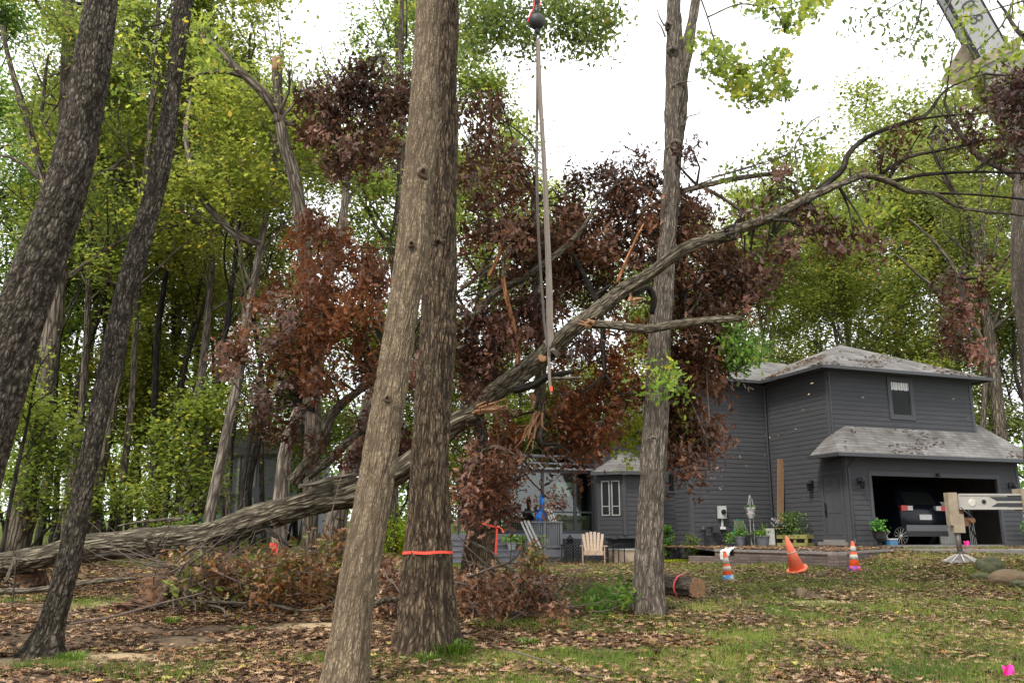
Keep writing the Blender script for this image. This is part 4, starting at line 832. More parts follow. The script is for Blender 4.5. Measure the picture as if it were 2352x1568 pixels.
# small live leaves sprouting on and round it
def greenspray(name, label, spots, Y, n, seed, lmat, size, tint, parent=None, tm=OAKS, cat='branch', base=None):
    t = thing(name, label, cat, base if base is not None else at(spots[0][0], spots[0][1], Y)); r_ = np.random.default_rng(seed)
    c0 = at(spots[0][0], spots[0][1]-spots[0][3], Y)
    return t
for k, (ln, sp, n, size, Yk, tint, lm) in enumerate([
  ([[(1500,870),(1530,865),(1560,880),(1590,900)]], [(1525,865,24,26),(1550,895,26,18),(1500,890,14,14)], 240, .11, 13.6, (1.2,1.3,.9), 'leaf_green'),
  ([[(1400,930),(1430,960),(1460,1000)]], [(1440,960,30,28),(1420,1000,30,26),(1460,1010,24,40),(1500,960,26,30),(1400,1020,16,10),(1440,1060,14,12),(1560,960,20,30)], 1100, .10, 15.6, (1.35,1.35,.9), 'leaf_yel'),
  ([[(1700,720),(1710,770),(1720,820)]], [(1690,780,34,36),(1710,830,26,26),(1740,800,24,26),(1680,830,16,30)], 900, .11, 15.0, (.7,1.0,.8), 'leaf_green'),
  ([[(1720,540),(1760,560),(1800,640)]], [(1740,520,50,20),(1800,470,40,20),(1850,430,50,24),(1900,400,40,30),(1930,500,50,24),(1800,380,40,20),(1870,360,30,20),(1720,460,30,30),(1990,480,50,30),(1760,350,26,12)], 2200, .10, 15.3, (1.3,1.25,.95), 'leaf_green'),
  ([[(1700,400),(1800,360),(1900,310)]], [(1700,385,50,10),(1780,365,50,12),(1850,325,40,14),(1650,400,30,8),(1900,290,24,14),(1820,300,20,20)], 420, .09, 15.0, (1.1,1.1,.9), 'leaf_green'),
  ]):
    leafy('live_spray', FT, ln, sp, n, M[lm], size, OAKS if k < 3 else KITE, 400+k, Yk, tint, tw_r=.012, sig=.14, nt_=5)

# ---------------------------------------------------------------- standing splintered trunk
Yg = 17.0
rows = [(1112,1362,50),(1113,1290,46),(1118,1200,52),(1126,1120,54),(1130,1060,46),(1128,1020,30)]
b0 = gat(1112, 1358); STP = np.array([at(a, b_, Yg) for a, b_, c_ in rows]); STP[0][2] = gz(STP[0][0], Yg)-.1
SN = thing('splintered_tree', 'broken-off standing trunk with raw orange wood, red ribbon round it, behind the centre oak', 'broken tree', (STP[0][0], Yg, gz(STP[0][0], Yg)))
mb = MB(); mb.tube(STP, [pxm(c_/2, a, b_, Yg) for a, b_, c_ in rows], 60, bk=True, step=.05, disp=barkdisp(12, .1, .03, 71, flare=.12, fl_h=.3), cseed=9); mb.build('trunk', M['bark_oak'], SN, smooth=True)
splinters('raw_core', SN, at(1124,1120,Yg-.22), (0.02,0,1), .85, 16, .07, 72, spread=.12, wd=.035)
splinters('raw_core', SN, at(1132,1050,Yg), (-.05,0,1), .5, 12, .08, 73, spread=.3, wd=.03)
mb = MB(); mb.tube([at(1068,1330,Yg+.6), at(1082,1240,Yg+.6), at(1096,1160,Yg+.5)], [.12,.12,.11], 30, bk=True, step=.06, disp=barkdisp(12,.1,.02,75)); mb.build('side_stem', M['bark_oak'], SN, smooth=True)
pr = at(1121, 1205, Yg)
band('marking_ribbon', 'red ribbon with long hanging tails on the splintered standing trunk', pr, (.28, 0, 1), pxm(29,1121,1205,Yg)+.02, .04,
     tails=[(at(1142,1208,16.7), at(1138,1276,16.7)), (at(1143,1207,16.68), at(1158,1222,16.6))])
band('marking_ribbon', 'small red ribbon tied on a post under the fallen trunk', at(628,1253,17.2), (.1,0,1), .07, .10, tails=[(at(629,1250,17.1), at(633,1275,17.1))])

# ---------------------------------------------------------------- root mound and brush piles
def blob(c, r, seed, mats, name, parent=None, amp=.35, n=40, K=2.2, world=True, cut=-.5):
    mb = MB(); t = np.linspace(-math.pi/2, math.pi/2, n); th = np.arange(n*2)*math.pi/n
    d = np.stack([np.cos(t)[:, None]*np.cos(th), np.cos(t)[:, None]*np.sin(th), np.sin(t)[:, None]*np.ones(len(th))], -1)
    q = d*K; s = 1+amp*(fbm(q[..., 0]+seed, q[..., 1], q[..., 2], seed, 5)-.5)*2+amp*.5*(fbm(q[..., 0]*4, q[..., 1]*4+seed, q[..., 2]*4, seed+3, 3)-.5)
    V = (d*s[..., None]*np.array(r)).reshape(-1, 3)+np.array(c); m_ = 2*n
    i = np.arange(n-1)[:, None]*m_; j = np.arange(m_)[None, :]; j2 = (j+1) % m_
    mb.addarr(V, np.stack([i+j, i+j2, i+m_+j2, i+m_+j], -1).reshape(-1, 4)); return mb.build(name, mats, parent, smooth=True)
M['clay'] = mat('clay', (.17,.085,.04), (.04,.026,.018), scale=7, rough=.95, bump=.03, bscale=25, contrast=.35)
M['soil'] = mat('soil', (.06,.04,.025), (.025,.017,.011), scale=4, rough=.95, bump=.05, bscale=12)
c_ = at(400, 1340, 15.5); g_ = gz(c_[0], 15.5)
RM = thing('root_mound', 'mound of orange clay and dark soil under the fallen trunk', 'soil mound', (c_[0], 15.5, g_))
blob((c_[0], 15.6, g_+.12), (.62,.45,.46), 3, M['clay'], 'clay', RM, amp=.7, n=60, K=3)
blob((c_[0]+.40, 15.8, g_+.42), (.50,.4,.45), 5, M['soil'], 'soil', RM, amp=.8, n=60, K=3)
blob((c_[0]+.05, 15.25, g_-.02), (.80,.45,.13), 7, M['clay'], 'spill', RM, amp=.9, n=60, K=4)
c2_ = at(72, 1316, 17.5); RB = thing('root_clump', 'small brown root clump under the left end of the fallen trunk', 'root clump', (c2_[0], 17.5, gz(c2_[0], 17.5)))
blob((c2_[0], 17.5, gz(c2_[0], 17.5)+.16), (.32,.25,.22), 12, M['clay'], 'clay', RB, amp=.6)
rt = MB(); r_ = np.random.default_rng(3)
for k in range(14):
    p0 = np.array((c2_[0], 17.4, gz(c2_[0], 17.5)+.2))+r_.normal(0, .1, 3); rt.tube([p0, p0+r_.normal(0, .2, 3), p0+r_.normal(0, .35, 3)], [.02,.014,.005], 5)
rt.build('roots', M['twig_dark'], RB)

def brush(name, label, spots, Y, dY, seed, ntw, lden, lmat, tint=(1,1,1), tw_len=(.5, 1.8), size=.105, lift=.1, var0=0., twm='twig', per=62, grp=None):
    """a tangle of cut limbs and leaves lying on the ground"""
    r_ = np.random.default_rng(seed); sx = np.mean([s[0] for s in spots]); c0 = at(sx, 1300, Y); t = thing(name, label, 'brush pile', (c0[0], Y, gz(c0[0], Y)), 0, grp)
    tw = MB(); cen = []
    for k in range(ntw):
        s = spots[r_.integers(len(spots))]; a = at(s[0]+r_.uniform(-1, 1)*s[2], s[1]+r_.uniform(-1, 1)*s[3], Y+r_.normal(0, dY))
        d = r_.normal(0, 1, 3)*np.array((1, .6, .35)); d /= np.linalg.norm(d); L = r_.uniform(*tw_len); pts = [a]
        for q in range(5):
            d = d+r_.normal(0, .22, 3); d /= np.linalg.norm(d); nx_ = pts[-1]+d*L/5; g2 = gz(nx_[0], nx_[1])+.02
            if nx_[2] < g2: nx_[2] = g2; d[2] = abs(d[2])*.3
            pts.append(nx_)
        rr = r_.uniform(.005, .016)*(1.8 if k % 9 == 0 else 1); tw.tube(pts, np.linspace(rr, rr*.25, 6), 5, bk=True, step=.12)
    for (px, py, rx, ry) in spots:
        for _ in range(max(2, int(lden*rx*ry/170))):
            a = r_.random()*6.283; q = r_.random()**.5; c_ = at(px+rx*q*math.cos(a), py+ry*q*math.sin(a), Y+r_.normal(0, dY)); c_[2] = max(c_[2], gz(c_[0], c_[1])+.04); cen.append(c_)
    cen = np.array(cen); n = int(len(cen)*per); idx = r_.integers(0, len(cen), n); tone = r_.random(len(cen)); P_ = cen[idx]+r_.normal(0, .12, (n, 3))
    P_[:, 2] = np.maximum(P_[:, 2], hgt(P_[:, 0], P_[:, 1])+.015); lf = MB()
    leaves(lf, P_, size, r_, OAKS, flat=.25, curl=.4, var=np.clip(.55*tone[idx]+.5*r_.random(n)+var0, 0, 1))
    tw.build('branches', M[twm], t, smooth=True); l1 = lf.build('leaves', lmat, t); l1.color = (*tint, 1); return t
brush('brush_pile', 'brush pile of rusty and green leaves under the fallen trunk', [(570,1305,44,20),(620,1305,50,24),(690,1300,50,40),(750,1290,34,44),(520,1330,50,30),(600,1350,60,34),(680,1360,60,34),(745,1360,34,44),(480,1300,40,20),(560,1380,50,14),(760,1245,20,14)],
      15.2, .5, 81, 100, .85, M['leaf_brush'], tw_len=(.4,1.5))
brush('twig_tangle', 'bare grey twigs tangled over the orange clay mound', [(420,1330,60,40),(470,1350,60,40),(400,1300,50,30),(520,1370,60,24)], 14.9, .35, 82, 110, .05, M['leaf_brush'], tw_len=(.6,2.0))
brush('brush_pile', 'brush pile of brown leaves right of the large centre oak, in front of the deck', [(885,1330,24,30),(905,1370,30,40),(1070,1345,36,30),(1120,1370,60,40),(1080,1400,50,26),(1180,1400,60,26),(1240,1390,50,30),(1170,1350,40,24),(1250,1360,40,16),(1300,1400,44,14),(890,1410,26,20)],
      13.9, .5, 83, 80, .72, M['leaf_dead'], tint=(1.5,1.42,1.25), tw_len=(.5,1.6))
brush('leafy_cutting', 'fresh green leafy cutting on the grass left of the forked trunk foot', [(1375,1395,30,16),(1420,1380,30,22),(1440,1360,14,14),(1340,1400,24,10)], 14.3, .25, 84, 18, .8, M['leaf_green'], tint=(.55,.85,.6), tw_len=(.3,.8), size=.10)
brush('leaf_heap', 'low heap of rusty leaves against the deck foot', [(1215,1275,26,22),(1235,1295,34,14),(1190,1300,30,14)], 20.5, .3, 85, 20, .9, M['leaf_brush'], tw_len=(.3,.7), size=.13)
def stick(name, label, rows, Y0, Y1, mk_='bark_limb', cat='branch', grp=None, sides=14):
    p_, r__ = lim_pts(rows, Y0, Y1)
    for q in p_: q[2] = max(q[2], gz(q[0], q[1])+r__[0]*.6)
    mb = MB(); mb.tube(p_, r__, sides, bk=True, step=.08, disp=barkdisp(12, .2, .006, 500, lump=.06)); return tag(mb.build(name, M[mk_], smooth=True), label, cat, grp)
stick('fallen_branch', 'long thin pole lying on the ground below the left end of the fallen trunk', [(-40,1358,14),(60,1356,14),(112,1351,14),(173,1341,13),(250,1332,11),(316,1327,7)], 15.6, 16.2)
stick('fallen_branch', 'crooked stick standing out of the brush right of the splintered trunk', [(1070,1240,9),(1120,1262,9),(1150,1290,10),(1195,1330,10),(1196,1370,11),(1190,1395,11)], 13.9, 13.9)
stick('fallen_branch', 'thin branch poking right from the brush pile over the grass', [(1195,1330,4),(1260,1372,5),(1300,1392,4),(1370,1384,3),(1400,1375,2)], 13.8, 13.9, 'twig')
stick('fallen_branch', 'curved limb lying between the two centre oaks', [(860,1390,14),(880,1378,14),(910,1375,13),(940,1360,9)], 11.8, 12.6)
stick('fallen_branch', 'dark slender branch lying across the soil in the left foreground', [(160,1432,6),(260,1415,6),(370,1385,5),(470,1360,4)], 13.0, 14.0, 'twig')
stick('fallen_branch', 'crooked branch on the soil in front of the rusty brush pile', [(430,1378,4),(560,1385,6),(640,1392,7),(700,1402,6),(750,1392,4)], 13.4, 13.8)
stick('fallen_branch', 'thin curved twig on the grass at bottom centre right', [(1130,1480,3),(1230,1510,4),(1330,1545,4),(1420,1560,3)], 10.2, 9.6, 'twig')
stick('fallen_branch', 'small forked twig standing in the leaves of the right lawn', [(2200,1450,4),(2215,1440,4),(2232,1424,3)], 13.2, 13.3, 'twig_dark')
stick('iron_stake', 'thin bent dark rod standing under the left end of the fallen trunk', [(26,1405,3.5),(30,1365,3.5),(34,1320,3.5),(36,1290,3)], 14.8, 15.0, 'twig_dark', 'stake')
# log with ribbon
p0, p1 = gat(1500, 1352), gat(1602, 1368); rl = pxm(25, 1560, 1350, 16.5)
a = at(1500, 1322, 17.3); b_ = at(1602, 1352, 16.1); a[2] = gz(a[0], a[1])+rl*.9; b_[2] = gz(b_[0], b_[1])+rl*.95
LG = thing('cut_log', 'sawn log with a pink ribbon lying behind the forked trunk foot', 'log', (b_[0], b_[1], gz(b_[0], b_[1])))
mb = MB(); mb.tube([a, (a+b_)/2, b_], [rl*1.05, rl, rl*.92], 70, bk=True, step=.04, disp=barkdisp(20, .12, .02, 91), cap=False); mb.build('bark', M['bark_hick'], LG, smooth=True)
d = (b_-a)/np.linalg.norm(b_-a); x = np.cross((0,0,1), d); x /= np.linalg.norm(x); z = np.cross(d, x)
mb = MB(); mb.lathe([(.001,.0),(rl*.5,.006),(rl*.9,0),(rl*.9,-.05)], b_+d*.012, 24, R=np.stack([x, z, -d*-1], 1)); mb.build('sawn_end', M['cut_wood'], LG)
band('marking_ribbon', 'pink ribbon round the sawn log on the lawn', a+(b_-a)*.70, d, rl*1.03+.012, .045, matk=mat('pink_tape', (.85,.12,.13), rough=.35))
# stump
s_ = gat(1862, 1372); ST = thing('low_stump', 'low rotten stump with sawdust around it in the middle of the lawn', 'stump', s_)
mb = MB(); mb.tube([s_+(0,0,-.1), s_+(0,0,.05), s_+(.02,0,.09)], [.30,.26,.22], 50, bk=True, step=.03, disp=barkdisp(12,.2,.04,95,flare=.08,fl_h=.1)); mb.build('wood', M['bark_light'], ST, smooth=True)

# long grass at the foot of the centre oak and scattered weeds
def tuft(label, px, py, n, h, r, seed, tint=(1,1,1)):
    c_ = gat(px, py); t = thing('grass_tuft', label, 'grass tuft', c_, 0, 'tufts of long grass and weeds'); r_ = np.random.default_rng(seed); b = MB()
    for k in range(n):
        a = r_.random()*6.28; d_ = np.array((math.cos(a), math.sin(a), 0)); q_ = c_+d_*r*r_.random()**.7+np.array((0,0,-.01)); l = h*r_.uniform(.5, 1.15); s_ = np.array((-math.sin(a), math.cos(a), 0))*.005; m_ = q_+d_*l*.25+np.array((0,0,l*.7)); e_ = q_+d_*l*r_.uniform(.5,.9)+np.array((0,0,l*.75))
        b.add([q_-s_, q_+s_, m_+s_, m_-s_, e_], [(0,1,2,3),(3,2,4)], var=np.full(5, r_.random()*.8))
    q = b.build('blades', M['grass'], t); q.color = (*tint, 1)
for k, (lab, px, py, n, h, r) in enumerate([('long green grass tuft at the right foot of the large centre oak', 1040, 1505, 420, .22, .26), ('green grass tuft just left of the first long tuft at the centre oak', 985, 1520, 160, .14, .18), ('bright green weeds on the soil right of the centre oak', 1210, 1482, 220, .12, .16),
   ('small weed tuft right of the bright green weeds', 1290, 1500, 160, .10, .2), ('grass tuft beside the foot of the slim dark leaning tree', 165, 1515, 200, .12, .2), ('small green tuft in front of the rusty brush pile', 395, 1432, 140, .14, .12), ('green tuft on the soil left of the pale leaning oak', 560, 1450, 120, .10, .16), ('dark weed clump in the middle of the right lawn', 1690, 1500, 200, .10, .3), ('weed clump near the bottom right of the lawn', 2050, 1470, 200, .10, .34)]):
    tuft(lab, px, py, n, h, r, 600+k, (.9,1.15,.8))

# ---------------------------------------------------------------- the dark grey house
HO = np.array((10.5, 27.1, 1.2)); HA = math.radians(20)
def L3(u, w_, z): return np.array((HO[0]+u*math.cos(HA)-w_*math.sin(HA), HO[1]+u*math.sin(HA)+w_*math.cos(HA), z))
M['siding'] = mat('siding', (.060,.061,.066), (.048,.049,.053), scale=1.2, rough=.8, bump=.002, bscale=60, stretch=(1,1,4), spec=.2)
M['trimpaint'] = mat('trimpaint', (.064,.066,.073), (.053,.055,.061), scale=3, rough=.7, spec=.25)
M['soffit'] = mat('soffit', (.05,.052,.06), rough=.7)
M['gutter'] = mat('gutter', (.04,.042,.047), rough=.5)
M['glass_dark'] = mat('glass_dark', (.012,.013,.014), (.012,.013,.012), rough=.1, spec=.08)
M['black'] = mat('black', (.012,.012,.013), rough=.45)
M['black_metal'] = mat('black_metal', (.02,.02,.022), rough=.35, metal=.3)
M['white'] = mat('white', (.62,.62,.60), rough=.5)
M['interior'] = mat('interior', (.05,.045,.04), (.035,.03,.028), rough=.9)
M['concrete'] = mat('concrete', (.22,.20,.19), (.15,.14,.13), scale=3, rough=.9, bump=.004)
m, nt, p, L = new_mat('shingles'); p.inputs['Roughness'].default_value = .95; p.inputs['Specular IOR Level'].default_value = .15
tc = N(nt, 'ShaderNodeTexCoord'); sx_ = N(nt, 'ShaderNodeSeparateXYZ'); L.new(tc.outputs['Object'], sx_.inputs[0])
ad_ = N(nt, 'ShaderNodeMath', operation='ADD'); L.new(sx_.outputs[0], ad_.inputs[0]); L.new(sx_.outputs[1], ad_.inputs[1])
cb = N(nt, 'ShaderNodeCombineXYZ'); L.new(ad_.outputs[0], cb.inputs[0]); L.new(sx_.outputs[2], cb.inputs[1])
br = N(nt, 'ShaderNodeTexBrick'); L.new(cb.outputs[0], br.inputs['Vector']); br.inputs['Scale'].default_value = 1; br.inputs['Brick Width'].default_value = .28; br.inputs['Row Height'].default_value = .095
br.inputs['Mortar Size'].default_value = .008; br.inputs['Color1'].default_value = (.13,.126,.124,1); br.inputs['Color2'].default_value = (.19,.186,.184,1); br.inputs['Mortar'].default_value = (.12,.11,.105,1)
nz = N(nt, 'ShaderNodeTexNoise'); nz.inputs['Scale'].default_value = 1.2; nz.inputs['Detail'].default_value = 6; L.new(tc.outputs['Object'], nz.inputs['Vector'])
rz_ = ramp(nt, [(.35,(.62,.60,.56)),(.65,(1.1,1.08,1.06))]); L.new(nz.outputs['Fac'], rz_.inputs[0])
q = N(nt, 'ShaderNodeMix', data_type='RGBA', blend_type='MULTIPLY'); q.inputs[0].default_value = 1; L.new(br.outputs['Color'], q.inputs[6]); L.new(rz_.outputs[0], q.inputs[7]); L.new(q.outputs[2], p.inputs['Base Color'])
b = N(nt, 'ShaderNodeBump'); b.inputs['Distance'].default_value = .01; L.new(br.outputs['Fac'], b.inputs['Height']); b.invert = True; L.new(b.outputs[0], p.inputs['Normal'])
M['shingles'] = m
def glassmat(name, mixv=.80, tint=(.8,.9,.85)):
    m, nt, p, L = new_mat(name); tr = N(nt, 'ShaderNodeBsdfTransparent'); tr.inputs[0].default_value = (*tint, 1); gl = N(nt, 'ShaderNodeBsdfGlossy'); gl.inputs['Roughness'].default_value = .03
    ms = N(nt, 'ShaderNodeMixShader'); ms.inputs[0].default_value = mixv; L.new(gl.outputs[0], ms.inputs[1]); L.new(tr.outputs[0], ms.inputs[2]); L.new(ms.outputs[0], nt.nodes['Material Output'].inputs['Surface']); return m
M['glass'] = glassmat('glass', .92, (.62,.70,.66)); 
HOUSE = thing('grey_house', 'dark grey two-storey clapboard house with an open double garage', 'house', HO, HA)
class LB(MB):            # local builder: coordinates are (u, w, world z)
    def build(s, name, mats, parent=HOUSE, smooth=False):
        s.v = [v-np.array((0, 0, HO[2])) for v in s.v]; return MB.build(s, name, mats, parent, smooth, world=False)
LAP = .155
def siding(mb, kind, c, s0, s1, z0, z1, holes=(), out=1, topf=None):
    """clapboards: kind 'f' faces the front (plane w=c, runs along u); 'l' faces left (plane u=c, runs along w)"""
    def P(s, z, o): return (s, c-o, z) if kind == 'f' else (c-o*out, s, z)
    n = int(math.ceil((z1-z0)/LAP-1e-6))
    for k in range(n):
        a, b_ = z0+k*LAP, min(z0+(k+1)*LAP, z1); zs = sorted({a, b_, *[h for q in holes for h in (q[2], q[3]) if a < h < b_]})
        for za, zb in zip(zs[:-1], zs[1:]):
            iv = [(s0, s1)] if not topf else [(max(s0, topf((za+zb)/2)[0]), min(s1, topf((za+zb)/2)[1]))]
            for (h0, h1, hz0, hz1) in holes:
                if hz0 < (za+zb)/2 < hz1: iv = [x_ for (p_, q_) in iv for x_ in ((p_, min(q_, h0)), (max(p_, h1), q_)) if x_[1]-x_[0] > .005]
            oa = .020-.012*(za-a)/LAP; ob = .020-.012*(zb-a)/LAP
            for (p_, q_) in iv:
                if q_-p_ < .01: continue
                g = 0 if za == a else 0; mb.add([P(p_, za+g, oa), P(q_, za+g, oa), P(q_, zb, ob), P(p_, zb, ob), P(p_, za+g, 0), P(q_, za+g, 0)], [(0,1,2,3), (4,5,1,0)])
s = LB()
siding(s, 'f', 0, .10, 7.2, 1.3, 3.98, [(.86, 6.42, 1.2, 3.60)])
s.build('garage_front_siding', M['siding'])
s = LB(); siding(s, 'l', 0, .10, 3.70, 1.3, 3.95, [(.16, 1.18, 1.2, 3.62)]); siding(s, 'l', 0, .62, 3.70, 3.95, 6.84); s.build('side_siding', M['siding'])
s = LB(); siding(s, 'f', .55, .10, 6.15, 4.70, 6.84, [(2.50, 3.62, 5.40, 6.84)]); s.build('upper_front_siding', M['siding'])
s = LB(); siding(s, 'f', 3.77, -3.23, -.08, 1.12, 6.84); s.build('wing_siding', M['siding'])
s = LB(); siding(s, 'l', -3.35, 3.9, 4.8, .7, 6.6); siding(s, 'f', 4.8, -6.1, -3.37, .62, 6.2, [(-3.66, -3.06, 3.0, 3.85)], topf=lambda z: (-6.1+max(0, (z-5.0)*1.9), 0)); s.build('set_back_siding', M['siding'])
# solid walls behind the boards
s = LB()
s.box(.0, .92, .003, .12, 1.2, 4.0); s.box(6.36, 7.3, .003, .12, 1.2, 4.0); s.box(.92, 6.36, .003, .12, 3.54, 4.0)
s.box(.003, .12, .121, 3.77, 1.2, 4.0); s.box(.003, .12, .56, 3.77, 4.0, 6.9); s.box(.121, 6.25, .553, .66, 4.001, 6.9); s.box(6.13, 6.25, .661, 6.2, 4.6, 6.9)
s.box(-3.35, .002, 3.773, 3.9, .7, 6.9); s.box(-3.347, -3.23, 3.901, 9, .7, 6.9); s.box(-6.1, -3.35, 4.803, 4.92, .5, 4.98); s.box(-6.1, -5.98, 4.921, 9, .5, 4.98)
s.poly([(-6.1,4.81,4.98),(-3.36,4.81,4.98),(-3.36,4.81,6.4)], .1, nrm=(0,-1,0))
s.box(7.18, 7.3, .121, 6.2, 1.2, 4.0); s.box(-3.3, 7.2, 9.0, 9.12, .7, 6.9); s.box(-6.1,-3.3,9.0,9.12,.5,5)
s.build('walls', M['soffit'])
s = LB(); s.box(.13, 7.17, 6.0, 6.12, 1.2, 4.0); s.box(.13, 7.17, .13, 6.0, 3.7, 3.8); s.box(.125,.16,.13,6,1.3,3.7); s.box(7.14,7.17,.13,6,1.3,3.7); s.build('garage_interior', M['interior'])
s = LB(); s.box(.0, 7.3, .0, 6.0, 1.05, 1.298); s.build('garage_floor', M['concrete'])
# trim boards
s = LB(); o = .032
s.box(-o, .10, -o, -.002, 1.25, 4.1); s.box(-o, -.002, -.001, .10, 1.25, 4.1); s.box(7.2, 7.32, -o, 0, 1.25, 4.1)
s.box(.86, .98, -o, .06, 1.3, 3.60); s.box(6.30, 6.42, -o, .06, 1.3, 3.60); s.box(.98, 6.30, -o, .06, 3.46, 3.60); s.box(.10, 7.2, -o+.004, 0, 3.98, 4.1)
s.box(-o, .10, .55-o, .548, 4.5, 6.9); s.box(-o, -.002, .549, .62, 4.2, 6.9); s.box(6.15, 6.27, .55-o, .55, 4.7, 6.9); s.box(.10, 6.15, .55-o+.004, .55, 4.62, 4.74); s.box(.10, 6.15, .55-o+.004, .55, 6.82, 6.92)
s.box(-o, 0, .62, 3.70, 6.80, 6.92); s.box(-3.23, 0, 3.77-o, 3.77, 6.80, 6.92); s.box(-.08, -.0, 3.77-o+.002, 3.77, 1.2, 6.8); s.box(-o+.002, 0, 3.66, 3.75, 1.2, 6.8)
s.box(-3.38, -3.23, 3.77-o, 3.77, 1.0, 6.8); s.box(-3.38, -3.352, 3.771, 3.88, 1.0, 6.8)
s.box(-6.13, -6.0, 4.8-o, 4.8, .6, 4.96)
s.box(-3.4, 0.0, 3.70, 3.765, .7, 1.11)
s.build('trim_boards', M['trimpaint'])
# roofs
def roof(name, faces, th=.09, parent=HOUSE):
    s = LB()
    for f in faces:
        f = np.array(f, float); n = np.cross(f[1]-f[0], f[2]-f[0]); n /= np.linalg.norm(n)
        if n[2] < 0: f = f[::-1]; n = -n
        s.poly(f, th, nrm=n)
    return s.build(name, M['shingles'], parent)
zl = 4.12; k_ = 1.02
def zf(w_): return zl+(w_+.42)*k_
R1 = roof('garage_roof', [[(-.55,-.42,zl),(8.05,-.42,zl),(6.27,1.36,zf(1.36)),(6.27,.53,zf(.53)),(.62,.53,zf(.53))],
      [(-.55,-.42,zl),(.62,.53,zf(.53)),(.02,.53,zf(.53)-.28),(-.04,.95,zl+.46),(-.55,.95,zl)],
      [(8.05,-.42,zl),(8.05,6.6,zl),(6.27,5.0,zf(1.36)),(6.27,1.36,zf(1.36))]])
e0, e1, f0, f1, ze = -.45, 6.72, .10, 6.65, 6.98
ap = (2.95, 3.1, 8.52); ap2 = (3.3, 3.6, 8.52)
R2 = roof('upper_roof', [[(e0,f0,ze),(e1,f0,ze),ap2,ap], [(e0,f0,ze),ap,(e0,f1,ze)], [(e1,f0,ze),(e1,f1,ze),ap2], [(e0,f1,ze),ap,ap2,(e1,f1,ze)]])
R3 = roof('wing_roof', [[(-3.8,3.33,ze+.004),(2.9,3.33,ze+.004),(2.9,6.3,8.4),(-.9,6.3,8.4)], [(-3.8,3.33,ze+.004),(-.9,6.3,8.4),(-3.8,9.3,ze)], [(2.9,9.3,ze),(-3.8,9.3,ze),(-.9,6.3,8.4),(2.9,6.3,8.4)]])
R4 = roof('low_roof', [[(-6.5,4.4,4.86),(-3.36,4.4,6.5),(-3.36,9.3,6.5),(-6.5,9.3,4.86)]])
# leaves and debris lying on the roof shingles
def roofleaf(parent, quad, n, seed, dens=.5):
    r_ = np.random.default_rng(seed); a, b_, c_, d = [np.array(v, float) for v in quad]; s_, t_ = r_.random(n), r_.random(n)**1.6
    P_ = (a+(b_-a)*s_[:, None])*(1-t_[:, None])+(d+(c_-d)*s_[:, None])*t_[:, None]; k = vnoise(P_[:, 0]*1.1, P_[:, 1]*2, P_[:, 2], seed) > dens; P_ = P_[k]; P_[:, 2] += .025
    s = LB(); leaves(s, P_, .12, r_, OVAL, flat=.8, curl=.3); l_ = s.build('roof_leaves', M['litter'], parent); tag(l_, kind='stuff')
roofleaf(R1, [(-.3,-.38,zl+.04),(7.6,-.38,zl+.04),(6.4,.5,zf(.5)),(.6,.5,zf(.5))], 420, 5)
roofleaf(R2, [(e0+.1,f0+.05,ze+.03),(e1-.4,f0+.05,ze+.03),(4.4,2.0,7.95),(1.9,2.0,7.95)], 520, 6); roofleaf(R2, [(e0+.03,3.6,ze+.03),(e0+.03,.2,ze+.03),(1.4,2.0,7.84),(1.4,3.4,7.84)], 600, 7, .35)
# soffits, fascia and gutters
s = LB()
s.box(-.50, 8.0, -.40, -.034, 4.03, 4.055); s.box(-.50, -.034, -.034, .93, 4.03, 4.055); s.box(e0+.03, e1-.03, f0+.03, .516, 6.905, 6.925); s.box(e0+.03, -.033, .517, 3.3, 6.905, 6.925); s.box(6.28, e1-.03, .517, 6.3, 6.905, 6.925); s.box(-3.75, e0, 3.37, 3.736, 6.905, 6.925)
s.build('soffit', M['soffit'])
s = LB()
s.box(-.56, 8.06, -.52, -.42, 4.0, 4.11); s.box(-.66, -.56, -.52, .95, 4.0, 4.11)
s.box(e0-.02, e1+.02, f0-.11, f0-.01, ze-.11, ze-.005); s.box(e0-.12, e0-.02, f0-.11, 3.30, ze-.11, ze-.005); s.box(-3.8, e0-.12, 3.21, 3.31, ze-.11, ze-.003)
s.box(e1+.02, e1+.10, f0-.11, 6.6, ze-.11, ze-.005)
s.build('gutter', M['gutter'])
for pts in ([(.0,.40,6.88),(.03,.46,6.7),(.06,.50,6.55),(.06,.50,4.75)], [(.16,-.46,4.0),(.12,-.20,3.86),(.07,-.06,3.7),(.07,-.06,1.5),(.02,-.14,1.34)], [(-.14,3.66,6.88),(-.13,3.68,6.7),(-.13,3.68,1.35)]):
    s = LB(); s.tube(pts, .036, 8); s.build('downspout', M['gutter'])
# door on the side wall
s = LB(); s.box(-.036, 0, .16, .27, 1.3, 3.50); s.box(-.036, 0, 1.07, 1.18, 1.3, 3.50); s.box(-.036, 0, .16, 1.18, 3.501, 3.62); FR = s.build('door_frame', M['trimpaint'])
s = LB(); s.box(.0, .05, .27, 1.07, 1.48, 3.50)
for (a_, c_, d_) in ((.35,.62,1), (.72,.99,1)):
    for (z0_, z1_) in ((1.62,2.15), (2.3,2.85), (3.0,3.38)): s.box(-.010, 0, a_, c_, z0_, z1_)
DR = s.build('side_door', M['trimpaint'])
s = LB(); s.box(-.03, -.0, 1.0, 1.04, 2.2, 2.55); s.tube([(-.05,1.02,2.28),(-.07,1.02,2.36),(-.05,1.02,2.44)], .012, 8); s.sphere((-.05,1.02,2.62), .03); s.build('door_handle', M['black_metal'], DR)
s = LB(); s.box(-.25, 0, .1, 1.25, 1.3, 1.40); s.box(-.13, .0, .2, 1.12, 1.40, 1.475); s.build('door_step', M['concrete'])
